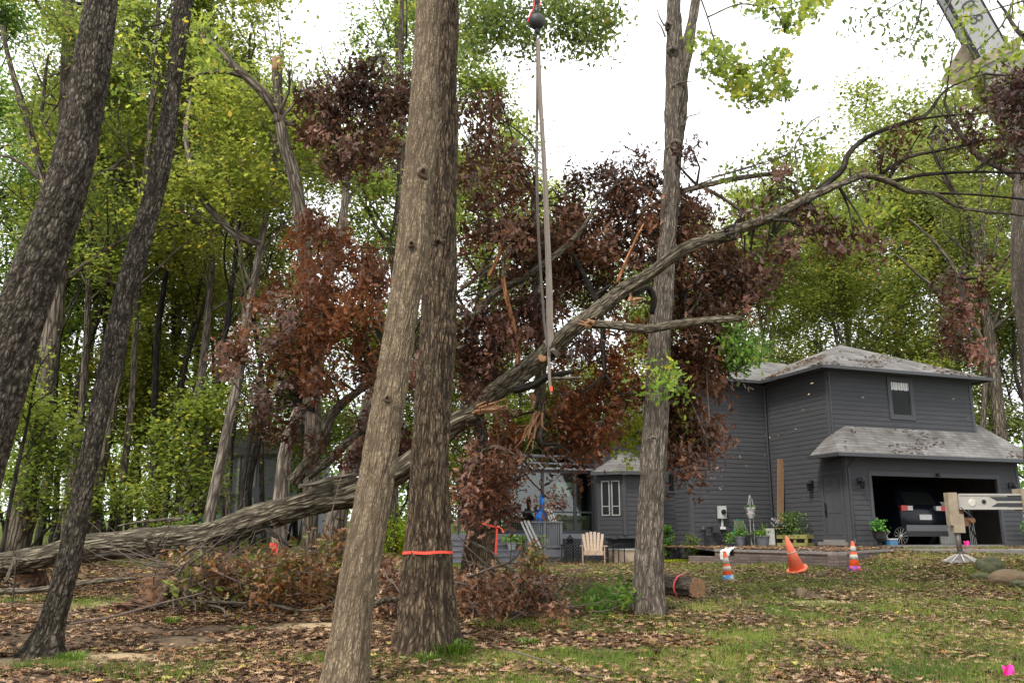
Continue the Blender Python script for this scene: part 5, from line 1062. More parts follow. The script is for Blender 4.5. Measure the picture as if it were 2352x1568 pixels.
# windows
def window(kind, c, s0, s1, z0, z1, out=1, muntin=False, curtain=None, name='window', tr=.10, cmat='white', vert=None):
    s = LB(); f = .045
    def bx(a, b_, za, zb, o0, o1):
        if kind == 'f': s.box(a, b_, c-o1, c-o0, za, zb)
        else: s.box(min(c-o0*out, c-o1*out), max(c-o0*out, c-o1*out), a, b_, za, zb)
    bx(s0-tr, s0, z0-tr, z1+tr, 0, f); bx(s1, s1+tr, z0-tr, z1+tr, 0, f); bx(s0, s1, z1, z1+tr, 0, f); bx(s0, s1, z0-tr, z0, 0, f)
    w_ = s.build(name, M['trimpaint'])
    s2 = LB(); s = s2; t = .03
    bx(s0, s0+t, z0, z1, .004, .03); bx(s1-t, s1, z0, z1, .004, .03); bx(s0+t, s1-t, z1-t, z1, .004, .03); bx(s0+t, s1-t, z0, z0+t, .004, .03)
    if vert: bx((s0+s1)/2-.02, (s0+s1)/2+.02, z0+t, z1-t, .004, .03)
    s2.build('sash', M['trimpaint'] if not vert else M['white'], w_)
    s3 = LB(); s = s3; bx(s0+t, s1-t, z0+t, z1-t, .0, .012); s3.build('glass', M['glass_dark'], w_)
    if curtain:
        s4 = LB(); n = 26; zz0 = z1-t-curtain; pts = []
        for i in range(n+1): a = s0+t+(s1-s0-2*t)*i/n; pts.append((a, .016+.006*math.sin(i*1.7)))
        for (a, o_), (b_, o2) in zip(pts[:-1], pts[1:]): s4.add([(a, c-o_, zz0+.01*math.sin(a*30)), (b_, c-o2, zz0+.01*math.sin(b_*30)), (b_, c-o2, z1-t), (a, c-o_, z1-t)], [(0,1,2,3)])
        s4.build('curtain', M['white'], w_)
    return w_
window('f', .55, 2.64, 3.46, 5.54, 6.70, curtain=.26, name='upper_window', tr=.14)
window('f', 4.8, -3.52, -3.42, 3.12, 3.72, name='small_window', tr=.0) if False else None
window('f', 4.8, -3.60, -3.16+.0, 3.10, 3.72, name='small_window', tr=.05)
# bay window
M['palesash'] = mat('palesash', (.30,.30,.29), rough=.6)
BY = [(-6.25,4.9),(-5.62,4.25),(-4.75,4.25),(-4.2,4.8)]
s = LB()
def facet(mb, a, b_, z0, z1, th=.02):
    a = np.array(a); b_ = np.array(b_); d = (b_-a)/np.linalg.norm(b_-a); n = np.array((d[1], -d[0])); Lh = np.linalg.norm(b_-a)
    k = int(math.ceil((z1-z0)/LAP))
    for i in range(k):
        za, zb = z0+i*LAP, min(z1, z0+(i+1)*LAP); p0 = a+n*.020; q0 = b_+n*.020; p1 = a+n*.008; q1 = b_+n*.008
        mb.add([(p0[0],p0[1],za),(q0[0],q0[1],za),(q1[0],q1[1],zb),(p1[0],p1[1],zb),(a[0],a[1],za),(b_[0],b_[1],za)], [(0,1,2,3),(4,5,1,0)])
for a_, b_ in zip(BY[:-1], BY[1:]): facet(s, a_, b_, 1.64, 3.62)
BAY = s.build('bay', M['siding'])
s = LB(); s.poly([(x_, y_, 1.63) for x_, y_ in BY], .12, nrm=(0,0,1))
for (x_, y_) in BY[:3]: s.box(x_-.06, x_+.06, y_-.045, y_+.05, 1.62, 3.66)
s.build('bay_trim', M['trimpaint'], BAY)
a_ = np.array(BY[0]); b_ = np.array(BY[1]); d_ = (b_-a_)/np.linalg.norm(b_-a_); n_ = np.array((d_[1], -d_[0]))
def onf(t, o, z): q_ = a_+d_*t+n_*o; return (q_[0], q_[1], z)
for (t0, t1) in ((.12,.42), (.48,.78)):
    s = LB()
    for (u0, u1, z0_, z1_) in ((t0,t0+.04,2.25,3.42), (t1-.04,t1,2.25,3.42), (t0+.04,t1-.04,3.38,3.42), (t0+.04,t1-.04,2.25,2.29), (t0+.04,t1-.04,2.55,2.58)):
        s.add([onf(u0,.05,z0_),onf(u1,.05,z0_),onf(u1,.05,z1_),onf(u0,.05,z1_),onf(u0,.02,z0_),onf(u1,.02,z0_),onf(u1,.02,z1_),onf(u0,.02,z1_)], [(0,1,2,3),(0,4,5,1),(3,2,6,7),(0,3,7,4),(1,5,6,2)])
    wn = s.build('bay_window', M['palesash'], BAY); 
    s = LB(); s.add([onf(t0+.03,.035,2.28),onf(t1-.03,.035,2.28),onf(t1-.03,.035,3.39),onf(t0+.03,.035,3.39)], [(0,1,2,3)]); s.build('glass', M['glass_dark'], BAY)
e_ = [(-6.55,4.85),(-5.78,4.02),(-4.62,4.02),(-4.0,4.62),(-4.0,4.79)]; apx = (-5.0,4.79,4.42); apl = (-5.45,4.79,4.42)
s = LB(); s.add([(-6.55,4.79,3.72)]+[(x_, y_, 3.72) for x_, y_ in e_]+[apx, apl], [(0,1,7),(1,2,7),(2,3,6,7),(3,4,6),(4,5,6)])
s.build('bay_roof', M['shingles'], BAY)
s = LB()
for p_, q_ in zip(e_[:-1], e_[1:]): s.bar((p_[0],p_[1],3.66), (q_[0],q_[1],3.66), .05, .11)
s.poly([(-6.5,4.78,3.66)]+[(x_, y_, 3.66) for x_, y_ in e_], .02, nrm=(0,0,1)); s.build('bay_gutter', M['trimpaint'], BAY)
# basement windows below the bay
window('f', 4.8, -5.0, -4.7, .9, 1.45, name='basement_window', tr=.05); window('f', 4.8, -4.5, -4.25, .9, 1.45, name='basement_window', tr=.05)
# sunroom
s = LB(); u0, u1, w0, w1 = -9.3, -6.12, 5.5, 8.6
for uu in (-9.26, -8.05, -6.85, -6.16): s.box(uu-.05, uu+.05, w0, w0+.08, 1.78, 3.70); s.box(uu-.05, uu+.05, w1, w1+.08, 1.78, 3.70)
for ww in (6.5, 7.5): s.box(u0, u0+.08, ww-.04, ww+.04, 1.78, 3.7)
s.box(u0, u1, w0-.02, w0+.1, 3.70, 3.82); s.box(u0, u1, w0-.01, w0+.09, 1.66, 1.78); s.box(u0-.02, u0+.09, w0+.101, w1, 3.70, 3.82); s.box(u0,u1,w1,w1+.1,3.7,3.82); s.box(u0,u0+.08,w0+.1,w1,1.66,1.78)
s.box(u0+.05, u1-.05, w0+.01, w0+.06, 2.35, 2.41)
SR = s.build('sunroom', M['gutter'])
s = LB(); s.box(u0+.02, u1, w0+.11, w1, 1.60, 1.70); s.build('sunroom_floor', M['concrete'], SR)
s = LB()
for (a_, b__) in ((-9.21,-8.10), (-8.0,-6.9), (-6.8,-6.21)): s.box(a_, b__, w0+.03, w0+.045, 1.78, 3.70); s.box(a_, b__, w1+.03, w1+.045, 1.78, 3.70)
s.box(u0+.03, u0+.045, w0+.1, w1, 1.78, 3.7); s.build('sunroom_glass', M['glass'], SR)
s = LB(); zr = 4.45; wr = 7.2
for uu in (-9.0+.6, -8.0, -7.2, -6.5): s.bar((uu-.25 if uu < -8.3 else uu, w0-.05, 3.80), (uu+.1, wr, zr), .05, .05)
s.bar((u0-.05, w0-.06, 3.80), (-8.3, wr, zr), .05, .05); s.bar((-8.3, wr, zr), (u1+.1, wr, zr), .05, .05); s.bar((-8.9, 6.2, 4.09), (u1+.1, 6.2, 4.09), .03, .04); s.bar((u0-.05, w0-.07, 3.84), (u1+.3, w0-.07, 3.84), .10, .07)
s.build('roof_ribs', mat('alum', (.26,.26,.27), rough=.5, metal=.2), SR)
s = LB(); s.poly([(u0,w0-.02,3.83),(u1,w0-.02,3.83),(u1,wr,zr-.02),(-8.3,wr,zr-.02)], .012, nrm=(0,-.3,1)); s.poly([(u0,w0,3.83),(-8.3,wr,zr-.02),(u0,w1,3.83)], .012, nrm=(-.3,0,1)); s.poly([(u0,w1,3.83),(-8.3,wr,zr-.02),(u1,wr,zr-.02),(u1,w1,3.83)], .012, nrm=(0,.3,1))
s.build('roof_glass', glassmat('roof_glass', .55, (.25,.28,.30)), SR)
s = LB(); s.box(-8.0, -6.12, 8.42, 8.55, 1.70, 3.70); s.build('back_wall', mat('roomwall', (.16,.13,.09), (.10,.085,.06), scale=2, rough=.9), SR)
s = LB(); s.box(-7.5, -6.85, w0+.12, w0+.14, 2.93, 3.40); s.build('window_shade', mat('shade', (.62,.62,.52), rough=.8), SR)
s = LB(); s.box(-6.12, -5.9, 4.93, 5.6, 1.7, 3.7); s.build('dark_return', M['soffit'], SR)

# things in the sunroom
def obj_at(name, label, cat, u, w_, z, rz=0, group=None): return thing(name, label, cat, L3(u, w_, z), HA+rz, group)
def lp(mb, name, mk_, par, smooth=False): return mb.build(name, M[mk_] if isinstance(mk_, str) else mk_, par, smooth, world=False)
M['beige'] = mat('beige', (.38,.30,.21), (.26,.19,.12), scale=3, rough=.8); M['cream'] = mat('cream', (.58,.56,.42), rough=.85)
t = obj_at('wicker_sofa', 'beige sofa with a cream cushion behind the sunroom glass', 'sofa', -6.95, 6.2, 1.70)
b = MB(); b.box(-.75,.75,-.35,.35,.08,.42); b.box(-.75,.75,.22,.38,.42,.72); b.box(-.78,-.66,-.35,.35,.08,.58); b.box(.66,.78,-.35,.35,.08,.58); lp(b, 'frame', 'beige', t)
b = MB(); b.box(-.65,.65,-.36,.2,.43,.56); b.box(-.65,.65,.05,.2,.57,.74); lp(b, 'cushion', 'cream', t)

# ---------------------------------------------------------------- deck, stairs, lattice
M['deckpaint'] = mat('deckpaint', (.17,.175,.19), (.13,.135,.15), scale=2, rough=.6)
DK = thing('garden_deck', 'grey painted deck with stairs, railing and lattice below the sunroom', 'deck', L3(-8, 5, 0.7), HA)
class DB(MB):
    def build(s, name, mats, parent=None, smooth=False):
        s.v = [v-np.array((-8, 5, .7)) for v in s.v]; return MB.build(s, name, mats, parent or DK, smooth, world=False)
s = DB(); s.box(-12.2, -6.1, 5.0, 5.45, 1.62, 1.66); s.box(-12.2, -9.35, 5.46, 8, 1.62, 1.66); s.box(-12.2, -5.7, 4.96, 5.0, 1.50, 1.66); s.build('platform', M['deckpaint'])
s = DB(); s.box(-9.25, -8.05, 3.9, 4.95, 1.12, 1.16); s.box(-9.25, -8.05, 3.86, 3.899, .95, 1.159); s.box(-8.05, -8.01, 3.86, 4.95, .95, 1.159); s.build('landing', M['deckpaint'])
s = DB()
for k in range(6):
    s.box(-11.9, -9.3, 4.96-.3*(k+1), 4.96-.3*k+.02, 1.50-.165*k-.04, 1.50-.165*k); s.box(-11.88, -9.32, 4.96-.3*(k+1)+.03, 4.96-.3*(k+1)+.05, 1.50-.165*(k+1), 1.50-.165*k-.04)
s.build('stairs', M['deckpaint'])
def lattice(mb, P, ua, ub, za, zb, step=.105, w_=.028):
    wd = ub-ua; h = zb-za; n = int((wd+h)/step)
    for k in range(n):
        c0 = k*step
        x0_, z0_ = (c0, 0) if c0 < wd else (wd, c0-wd); x1_, z1_ = (0, c0) if c0 < h else (c0-h, h)
        if abs(x0_-x1_) > .02: mb.bar(P(ua+x0_, za+z0_, 0), P(ua+x1_, za+z1_, 0), w_, .008); mb.bar(P(ub-x0_, za+z0_, .01), P(ub-x1_, za+z1_, .01), w_, .008)
s = DB(); lattice(s, lambda a, z, o_: (a, 4.97-o_, z), -8.0, -5.7, .72, 1.50); s.box(-8.0,-5.7,4.93,4.99,.66,.74); s.box(-6.9,-6.84,4.93,4.98,.74,1.5); s.build('lattice', M['deckpaint'])
s = DB(); lattice(s, lambda a, z, o_: (a, 3.87-o_, z), -9.25, -8.05, .62, .95, .09); s.build('lattice', M['deckpaint'])
s = DB()
for uu in (-9.22, -8.65, -8.08): s.box(uu-.035, uu+.035, 3.88, 3.95, 1.16, 2.02)
s.box(-8.10,-8.04,4.85,4.92,1.16,2.02)
s.box(-9.27, -8.02, 3.86, 3.97, 2.0, 2.04); s.box(-8.11, -8.03, 3.97, 4.95, 2.0, 2.04); s.box(-9.2,-8.1,3.90,3.93,1.24,1.28)
for k in range(17): uu = -9.15+k*.064; s.box(uu, uu+.028, 3.90, 3.93, 1.28, 2.0)
for k in range(12): ww = 4.02+k*.07; s.box(-8.09, -8.06, ww, ww+.028, 1.2, 2.0)
s.build('railing', M['deckpaint'])
s = DB(); 
for uu in (-12.0, -11.2, -10.4, -9.6): s.box(uu-.03, uu+.03, 7.5, 7.56, 1.66, 2.5)
s.box(-12.1, -9.4, 7.48, 7.58, 2.48, 2.52)
for k in range(30): s.box(-12+k*.085, -12+k*.085+.025, 7.5, 7.53, 1.7, 2.48)
s.build('rear_railing', M['deckpaint'])
M['palewood'] = mat('palewood', (.48,.48,.46), (.34,.34,.33), scale=5, rough=.6)
s = DB()
for k in range(3): s.bar((-9.55+k*.13, 3.72, 2.10-.02*k), (-9.2+k*.13, 3.5, 1.22), .05, .05)
s.build('stair_rail', M['palewood'])
s = DB()
for k in range(3): s.bar((-8.35+k*.1, 4.6, 2.45), (-8.18+k*.1, 4.5, 2.03), .045, .045)
s.build('stair_rail', M['palewood'])

# ---------------------------------------------------------------- brick retaining wall and patio
m, nt, p, L = new_mat('wall_brick'); p.inputs['Roughness'].default_value = .9
tc = N(nt, 'ShaderNodeTexCoord'); sx_ = N(nt, 'ShaderNodeSeparateXYZ'); L.new(tc.outputs['Object'], sx_.inputs[0]); ad_ = N(nt, 'ShaderNodeMath', operation='SUBTRACT'); L.new(sx_.outputs[0], ad_.inputs[0]); L.new(sx_.outputs[1], ad_.inputs[1])
cb = N(nt, 'ShaderNodeCombineXYZ'); L.new(ad_.outputs[0], cb.inputs[0]); L.new(sx_.outputs[2], cb.inputs[1])
br = N(nt, 'ShaderNodeTexBrick'); L.new(cb.outputs[0], br.inputs['Vector']); br.inputs['Scale'].default_value = 1; br.inputs['Brick Width'].default_value = .30; br.inputs['Row Height'].default_value = .075; br.inputs['Mortar Size'].default_value = .007
br.inputs['Color1'].default_value = (.12,.092,.082,1); br.inputs['Color2'].default_value = (.19,.145,.13,1); br.inputs['Mortar'].default_value = (.07,.06,.055,1)
L.new(br.outputs['Color'], p.inputs['Base Color']); b = N(nt, 'ShaderNodeBump'); b.inputs['Distance'].default_value = .012; b.invert = True; L.new(br.outputs['Fac'], b.inputs['Height']); L.new(b.outputs[0], p.inputs['Normal']); M['wall_brick'] = m
RW = thing('retaining_wall', 'low brown brick retaining wall with a corner, holding the patio in front of the house', 'retaining wall', (WC[0], WC[1], .8))
s = MB(); wl, wc, wr = np.array((*WL, 0)), np.array((*WC, 0)), np.array((*WR, 0))
def wallseg(mb, a, b_, z0, z1, th): d = (b_-a)/np.linalg.norm(b_-a); n = np.array((d[1], -d[0], 0)); mb.poly([a+(0,0,z0), b_+(0,0,z0), b_+(0,0,z1), a+(0,0,z1)], th, nrm=n)
wallseg(s, wl, wc, .3, TOP-.05, .25); wallseg(s, wc, wr, .3, TOP-.05, .25); wallseg(s, wl+(-.6,.9,0), wl+(0,-.001,0), .3, TOP-.2, .25); s.build('wall', M['wall_brick'], RW)
s = MB(); dl = (wc-wl)/np.linalg.norm(wc-wl); nl_ = np.array((dl[1], -dl[0], 0)); dr = (wr-wc)/np.linalg.norm(wr-wc); nr_ = np.array((dr[1], -dr[0], 0))
wallseg(s, wl+nl_*.03, wc+nl_*.03-dl*0+.0, TOP-.05, TOP+.012, .3); wallseg(s, wc+nr_*.03+dr*.05, wr+nr_*.03, TOP-.05, TOP+.009, .3); s.build('coping', mat('coping', (.30,.26,.24), (.2,.17,.16), scale=8, rough=.9), RW)
s = MB(); q0, q1 = wl+dl*.9, wl+dl*2.1; wallseg(s, q0+nl_*.34, q1+nl_*.34, .5, TOP-.17, .34); s.build('step', M['wall_brick'], RW)
s = MB(); s.poly([wl+(0,0,TOP), wc+(0,0,TOP), wr+(0,0,TOP), L3(7.4,0,TOP), L3(0,0,TOP), L3(0,3.8,TOP), L3(-3.3,3.8,TOP)], .05, nrm=(0,0,1))
tag(s.build('patio', M['concrete']), kind='structure')
s = MB(); s.poly([wr+(0,0,TOP+.006), wr+(6,-5,TOP+.006), L3(14,-1,TOP+.006), L3(7.4,0.02,TOP+.006), L3(5.9,0.02,TOP+.006)], .25, nrm=(0,0,1)); tag(s.build('driveway', M['concrete']), kind='structure')
s = MB(); s.poly([(2.0,22.9,.74),(5.9,23.6,.74),(5.9,27.5,.74),(-.5,27.5,.74)], .04, nrm=(0,0,1)); tag(s.build('garden_path', mat('paver', (.30,.27,.24), (.2,.18,.16), scale=3, rough=.9)), kind='structure')

# ---------------------------------------------------------------- small plants helper
def plant(mb, rng, c, r, h, n, size=.1, tm=OVAL, flat=.2, stem=None):
    P_ = np.array(c)+np.stack([rng.normal(0, r, n), rng.normal(0, r, n), rng.random(n)*h], -1); leaves(mb, P_, size, rng, tm, flat=flat)
def blades(mb, rng, c, r, h, n, w_=.015):
    for k in range(n):
        a = rng.random()*6.28; d = np.array((math.cos(a), math.sin(a), 0))*r*rng.random(); q = np.array(c)+d*.2; tp = q+d+(0,0,h*rng.uniform(.6,1)); md = (q+tp)/2+(0,0,h*.12); s_ = np.array((-math.sin(a), math.cos(a), 0))*w_/2
        mb.add([q-s_, q+s_, md+s_, md-s_, tp], [(0,1,2,3), (3,2,4)], var=np.full(5, rng.random()))
rp = np.random.default_rng(9)
# --- wall-mounted things
t = obj_at('electric_meter', 'grey electric meter box on the wing wall', 'meter', -2.18, 3.765, 2.15)
b = MB(); b.box(-.15,.15,-.14,-.04,.02,.44); lp(b, 'box', 'palewood', t); b = MB(); b.lathe([(.085,0),(.085,.05),(.06,.08),(.001,.085)], (0.02,-.14,.24), 18, R=np.array([[1,0,0],[0,0,-1],[0,1,0]])); lp(b, 'dial', 'glass_dark', t)
b = MB(); b.box(-.03,.03,-.09,-.04,-.28,.02); b.lathe([(.07,0),(.05,.08)], (-.05,-.09,-.34), 12); b.lathe([(.07,0),(.05,.08)], (.06,-.09,-.34), 12); lp(b, 'conduit', 'palewood', t)
t = obj_at('gas_meter', 'dark gas pipes low on the wing wall at its left corner', 'gas meter', -2.95, 3.6, 1.15)
b = MB(); b.tube([(0,0,0),(0,0,.62),(.12,0,.7),(.4,0,.7)], .03, 8); lp(b, 'pipe', 'black_metal', t); b = MB(); b.box(.3,.55,-.1,.08,.55,.78); b.sphere((-.05,0,.66), .09); lp(b, 'regulator', 'gutter', t)
def lantern(u, w_, z, label, rz=0):
    t = obj_at('wall_lantern', label, 'wall lamp', u, w_, z, rz, 'black wall lanterns')
    b = MB(); b.box(-.05,.05,-.03,-.0,-.02,.16); b.tube([(0,-.02,.10),(0,-.09,.17),(0,-.15,.13)], .012, 6); b.lathe([(.02,.12),(.09,.06),(.10,.04)], (0,-.15,0), 8); b.lathe([(.055,-.17),(.07,-.15),(.03,-.19)], (0,-.15,0), 8)
    for k in range(4): a = k*math.pi/2+.78; b.bar((.06*math.cos(a),-.15+.06*math.sin(a),-.16), (.08*math.cos(a),-.15+.08*math.sin(a),.05), .012, .012)
    lp(b, 'frame', 'black_metal', t); b = MB(); b.lathe([(.045,-.15),(.065,.04)], (0,-.15,0), 8); lp(b, 'glass', 'glass_dark', t)
lantern(.46, -.03, 3.22, 'black wall lantern left of the open garage door'); lantern(6.85, -.03, 3.20, 'black wall lantern right of the open garage door'); lantern(-.03, 1.55, 3.22, 'black wall lantern beside the side door', -math.pi/2)
t = obj_at('security_camera', 'small round black camera above the garage opening', 'camera', 3.66, -.03, 3.53)
b = MB(); b.sphere((0,-.09,0), .065); lp(b, 'dome', 'black', t); b = MB(); b.box(-.02,.02,-.05,0,-.01,.05); lp(b, 'bracket', 'black', t)
# --- plank against the wall
t = thing('leaning_plank', 'tall brown timber plank leaning in the inner corner of the house', 'plank', L3(-.35, 3.05, 1.2), HA)
b = MB(); b.bar((0,0,0), (.24,-.02,3.0), .24, .045, up=(0,1,0)); lp(b, 'board', mat('plankwood', (.25,.15,.08), (.16,.09,.045), scale=2, rough=.8, stretch=(6,6,.6)), t)
# --- pots and plants on the patio
M['pot_grey'] = mat('pot_grey', (.12,.13,.15), rough=.5); M['pot_black'] = mat('pot_black', (.015,.015,.016), rough=.5); M['plantg'] = leafmat('plantg', [(0,(.03,.07,.02)),(.5,(.07,.14,.03)),(1,(.18,.26,.05))], trans=.3)
def pot(name, label, u, w_, z, r, h, mk_, fill, tint=(1,1,1), grp='pots on the patio'):
    t = obj_at(name, label, 'plant pot', u, w_, z, 0, grp); b = MB(); b.lathe([(r*.72,0),(r,h*.88),(r*1.08,h*.88),(r*1.08,h),(r*.92,h),(r*.9,h-.04),(.001,h-.04)], n=20); lp(b, 'pot', mk_, t)
    b = MB(); fill(b, h); q = lp(b, 'plant', 'plantg', t); q.color = (*tint, 1); return t
pot('plant_pot', 'grey pot with a spiky yellow-green plant, left of the green chair', -2.05, 2.9, TOP, .17, .38, 'pot_grey', lambda b, h: (plant(b, rp, (0,0,h), .11, .22, 160, .09), blades(b, rp, (0,0,h), .22, .5, 30)), (1.2,1.2,.8))
pot('plant_pot', 'wide grey pot under the hanging baskets with bright green leaves', -1.25, 2.75, TOP, .24, .40, 'pot_grey', lambda b, h: (plant(b, rp, (-.08,0,h), .12, .16, 200, .08), blades(b, rp, (.05,0,h), .35, .5, 26)), (1.3,1.4,.8))
pot('plant_pot', 'small dark blue pot with a trailing plant at the patio left end', -2.45, 2.8, TOP, .08, .14, mat('pot_blue', (.02,.03,.12), rough=.3), lambda b, h: plant(b, rp, (-.05,0,h), .09, .35, 110, .08), (1.1,1.3,.8))
# plant stand with two baskets and a hose behind
t = obj_at('basket_stand', 'two white and grey baskets hung one above the other on a thin metal stand', 'hanging planter', -1.45, 3.05, TOP)
b = MB(); b.tube([(-.06,0,0),(-.06,0,1.6),(-.03,0,1.72),(.0,0,1.74)], .008, 6); b.tube([(.08,0,0),(.08,0,1.6)], .008, 6); lp(b, 'stand', 'palewood', t)
b = MB(); b.lathe([(.10,1.15),(.17,1.30),(.17,1.33)], n=16); lp(b, 'basket', 'white', t); b = MB(); b.lathe([(.09,.97),(.15,1.12),(.15,1.14)], n=16); lp(b, 'basket', 'palewood', t)
b = MB(); [b.tube([(.16*math.cos(a),.16*math.sin(a),1.32),(0,0,1.74)], .004, 4) for a in (0,2,4)]; lp(b, 'cords', 'white', t)
b = MB(); plant(b, rp, (0,0,1.3), .10, .1, 160, .07); lp(b, 'plant', 'plantg', t)
t = obj_at('garden_hose', 'green garden hose coiled on the wall behind the hanging baskets', 'hose', -1.55, 3.62, 1.75)
b = MB()
for k in range(5): b.tube([(.20*math.cos(a)*(1-.05*k)-.02, -.02*k, .34*math.sin(a)+.05-.05*k) for a in np.linspace(0, 6.2, 24)], .014, 6)
lp(b, 'coil', mat('hose', (.01,.28,.14), rough=.4), t, True); b = MB(); b.box(-.06,.06,-.02,.10,.0,.14); lp(b, 'hook', 'black', t)
# green folding chair, black cart
t = obj_at('garden_chair', 'green metal folding chair between the two grey pots', 'chair', -1.72, 3.15, TOP, .2); gm = mat('chairgreen', (.16,.19,.12), rough=.5)
b = MB(); b.box(-.2,.2,-.2,.2,.42,.45); lp(b, 'seat', gm, t); b = MB(); b.box(-.2,.2,.2,.22,.55,.9); lp(b, 'backrest', gm, t)
for (x0_, y0_, x1_, y1_, z1_) in ((-.2,-.22,-.2,.21,.92), (.2,-.22,.2,.21,.92), (-.2,.22,-.2,-.18,.45), (.2,.22,.2,-.18,.45)): b = MB(); b.bar((x0_,y0_,0), (x1_,y1_,z1_), .025, .025); lp(b, 'leg', gm, t)
t = obj_at('tool_cart', 'black cart piled with small dark and white parts, beside the plank', 'cart', -.72, 2.55, TOP)
b = MB(); b.box(-.38,.42,-.22,.22,.12,.62); lp(b, 'body', 'black', t); b = MB(); b.box(-.44,-.385,-.25,.22,.02,.66); lp(b, 'side_panel', 'palewood', t); b = MB(); b.box(-.46,.46,-.27,.25,.66,.69); lp(b, 'top', 'black_metal', t)
b = MB(); rr_ = np.random.default_rng(4)
for k in range(26): x_, y_, q_ = rr_.uniform(-.3,.3), rr_.uniform(-.18,.15), rr_.uniform(.03,.08); b.sphere((x_, y_, .70+rr_.random()*.18), q_*.7, 8)
b.box(-.22,-.08,-.05,.1,.7,.98); lp(b, 'engine_parts', mat('parts', (.02,.02,.02), (.35,.33,.33), scale=9, rough=.4, contrast=.1), t)
for k in range(2): b = MB(); b.lathe([(.06,-.02),(.09,-.02),(.09,.02),(.06,.02)], (-.3+.6*k,-.2,.09), 14, R=np.array([[1,0,0],[0,0,-1],[0,1,0]])); lp(b, 'wheel', 'black', t)
# pallet planter
t = obj_at('pallet_planter', 'yellow-green weathered timber planter below the side wall, full of leaves', 'planter', -.62, 2.0, TOP, -math.pi/2+.35); pw = mat('mosswood', (.26,.24,.07), (.15,.14,.05), scale=5, rough=.85)
for z_ in (.04, .30): b = MB(); b.box(-.62,.62,-.26,-.22,z_,z_+.13); b.box(-.62,-.58,-.22,.22,z_,z_+.13); b.box(.58,.62,-.22,.22,z_,z_+.13); lp(b, 'rail', pw, t)
for x_ in (-.6,-.2,.2,.6): b = MB(); b.box(x_-.045,x_+.045,-.23,-.17,.0,.44); lp(b, 'post', pw, t)
b = MB(); b.box(-.56,.56,-.16,.2,.05,.4); lp(b, 'soil', 'soil', t); b = MB(); plant(b, rp, (0,0,.4), .22, .75, 700, .08); blades(b, rp, (0,0,.4), .5, .95, 60); lp(b, 'plant', 'plantg', t)
# urns
def urn(label, u, w_, z, s_=1):
    t = obj_at('urn_planter', label, 'urn', u, w_, z, 0, 'black urns at the garage'); b = MB(); b.lathe([(.13*s_,0),(.13*s_,.04),(.04*s_,.1),(.05*s_,.18),(.15*s_,.30),(.18*s_,.5),(.21*s_,.53),(.001,.5)], n=18); lp(b, 'urn', 'pot_black', t)
    b = MB(); plant(b, rp, (0,0,.5), .10, .38, 260, .10); q = lp(b, 'plant', 'plantg', t); q.color = (.9,1.5,.9,1)
urn('black urn with a green plant left of the garage opening', .78, -.35, TOP); urn('black urn with a green plant right of the garage opening', 7.0, -.45, TOP)
# --- in the garage: suv, chair, wheel, white panel
t = obj_at('parked_suv', 'dark blue estate car parked nose-in in the open garage', 'car', 4.05, 1.0, 1.30); cp = mat('carpaint', (.005,.007,.012), (.004,.006,.010), rough=.25, spec=.25)
prof = [(0.05,.42),(0.0,.62),(0.04,.92),(0.12,1.02),(0.45,1.56),(.75,1.66),(2.6,1.66),(3.4,1.12),(4.3,.98),(4.45,.6),(4.4,.3),(.1,.28)]
b = MB(); t.scale = (1.1, 1.05, 1.24); n_ = len(prof); sec = [(-.92,.0,1),(-.9,.0,1),(-.78,.04,1),(.78,.04,1),(.9,0,1),(.92,.0,1)]
V = []
for (xx, dz_, _) in [(-.93,0,0),(-.88,0,0),(.88,0,0),(.93,0,0)]:
    for (y_, z_) in prof: k = .80 if z_ > 1.1 else 1; V.append((xx*k, y_+(.06 if abs(xx) > .9 else 0)*(1 if y_ < 2 else -1), z_-(.05 if abs(xx) > .9 and z_ > 1 else 0)))
F = [tuple(range(n_))[::-1], tuple(range(3*n_, 4*n_))]
for i_ in range(3): F += [(i_*n_+k, i_*n_+(k+1) % n_, (i_+1)*n_+(k+1) % n_, (i_+1)*n_+k) for k in range(n_)]
b.add(V, F); lp(b, 'body', cp, t, True)
b = MB(); b.add([(-.62,.115,1.06),(.62,.115,1.06),(.56,.42,1.50),(-.56,.42,1.50)], [(0,1,2,3)]); lp(b, 'rear_window', 'glass_dark', t)
redl = mat('tail_red', (.55,.02,.02), rough=.2); cl_ = mat('tail_clear', (.6,.55,.5), rough=.2)
for sg in (-1, 1):
    b = MB(); b.box(min(sg*.90,sg*.66), max(sg*.90,sg*.66), .0, .12, .90, 1.04); q = lp(b, 'tail_light', redl, t); b = MB(); b.box(min(sg*.66,sg*.46), max(sg*.66,sg*.46), -.005, .1, .91, 1.03); lp(b, 'reversing_lens', cl_, q)
b = MB(); b.box(-.80,.80,-.03,.1,.36,.52); lp(b, 'bumper', mat('bumper', (.14,.14,.15), rough=.4, metal=.3), t); b = MB(); b.box(-.24,.24,-.02,.05,.66,.80); lp(b, 'number_plate', 'white', t); b = MB(); b.box(-.85,.85,0,.2,.22,.37); lp(b, 'diffuser', 'black', t)
for sg in (-.78, .78):
    for y_ in (.85, 3.6): b = MB(); b.lathe([(.2,-.1),(.34,-.1),(.34,.1),(.2,.1)], (sg,y_,.34), 20, R=np.array([[0,0,1],[1,0,0],[0,1,0]])); q = lp(b, 'wheel', 'black', t); b = MB(); b.lathe([(.001,-.06),(.2,-.06),(.2,.06),(.001,.06)], (sg,y_,.34), 14, R=np.array([[0,0,1],[1,0,0],[0,1,0]])); lp(b, 'rim', 'palewood', q)
t = obj_at('folding_chair', 'grey tubular folding chair just inside the garage opening', 'chair', 1.42, .35, 1.3, .2); 
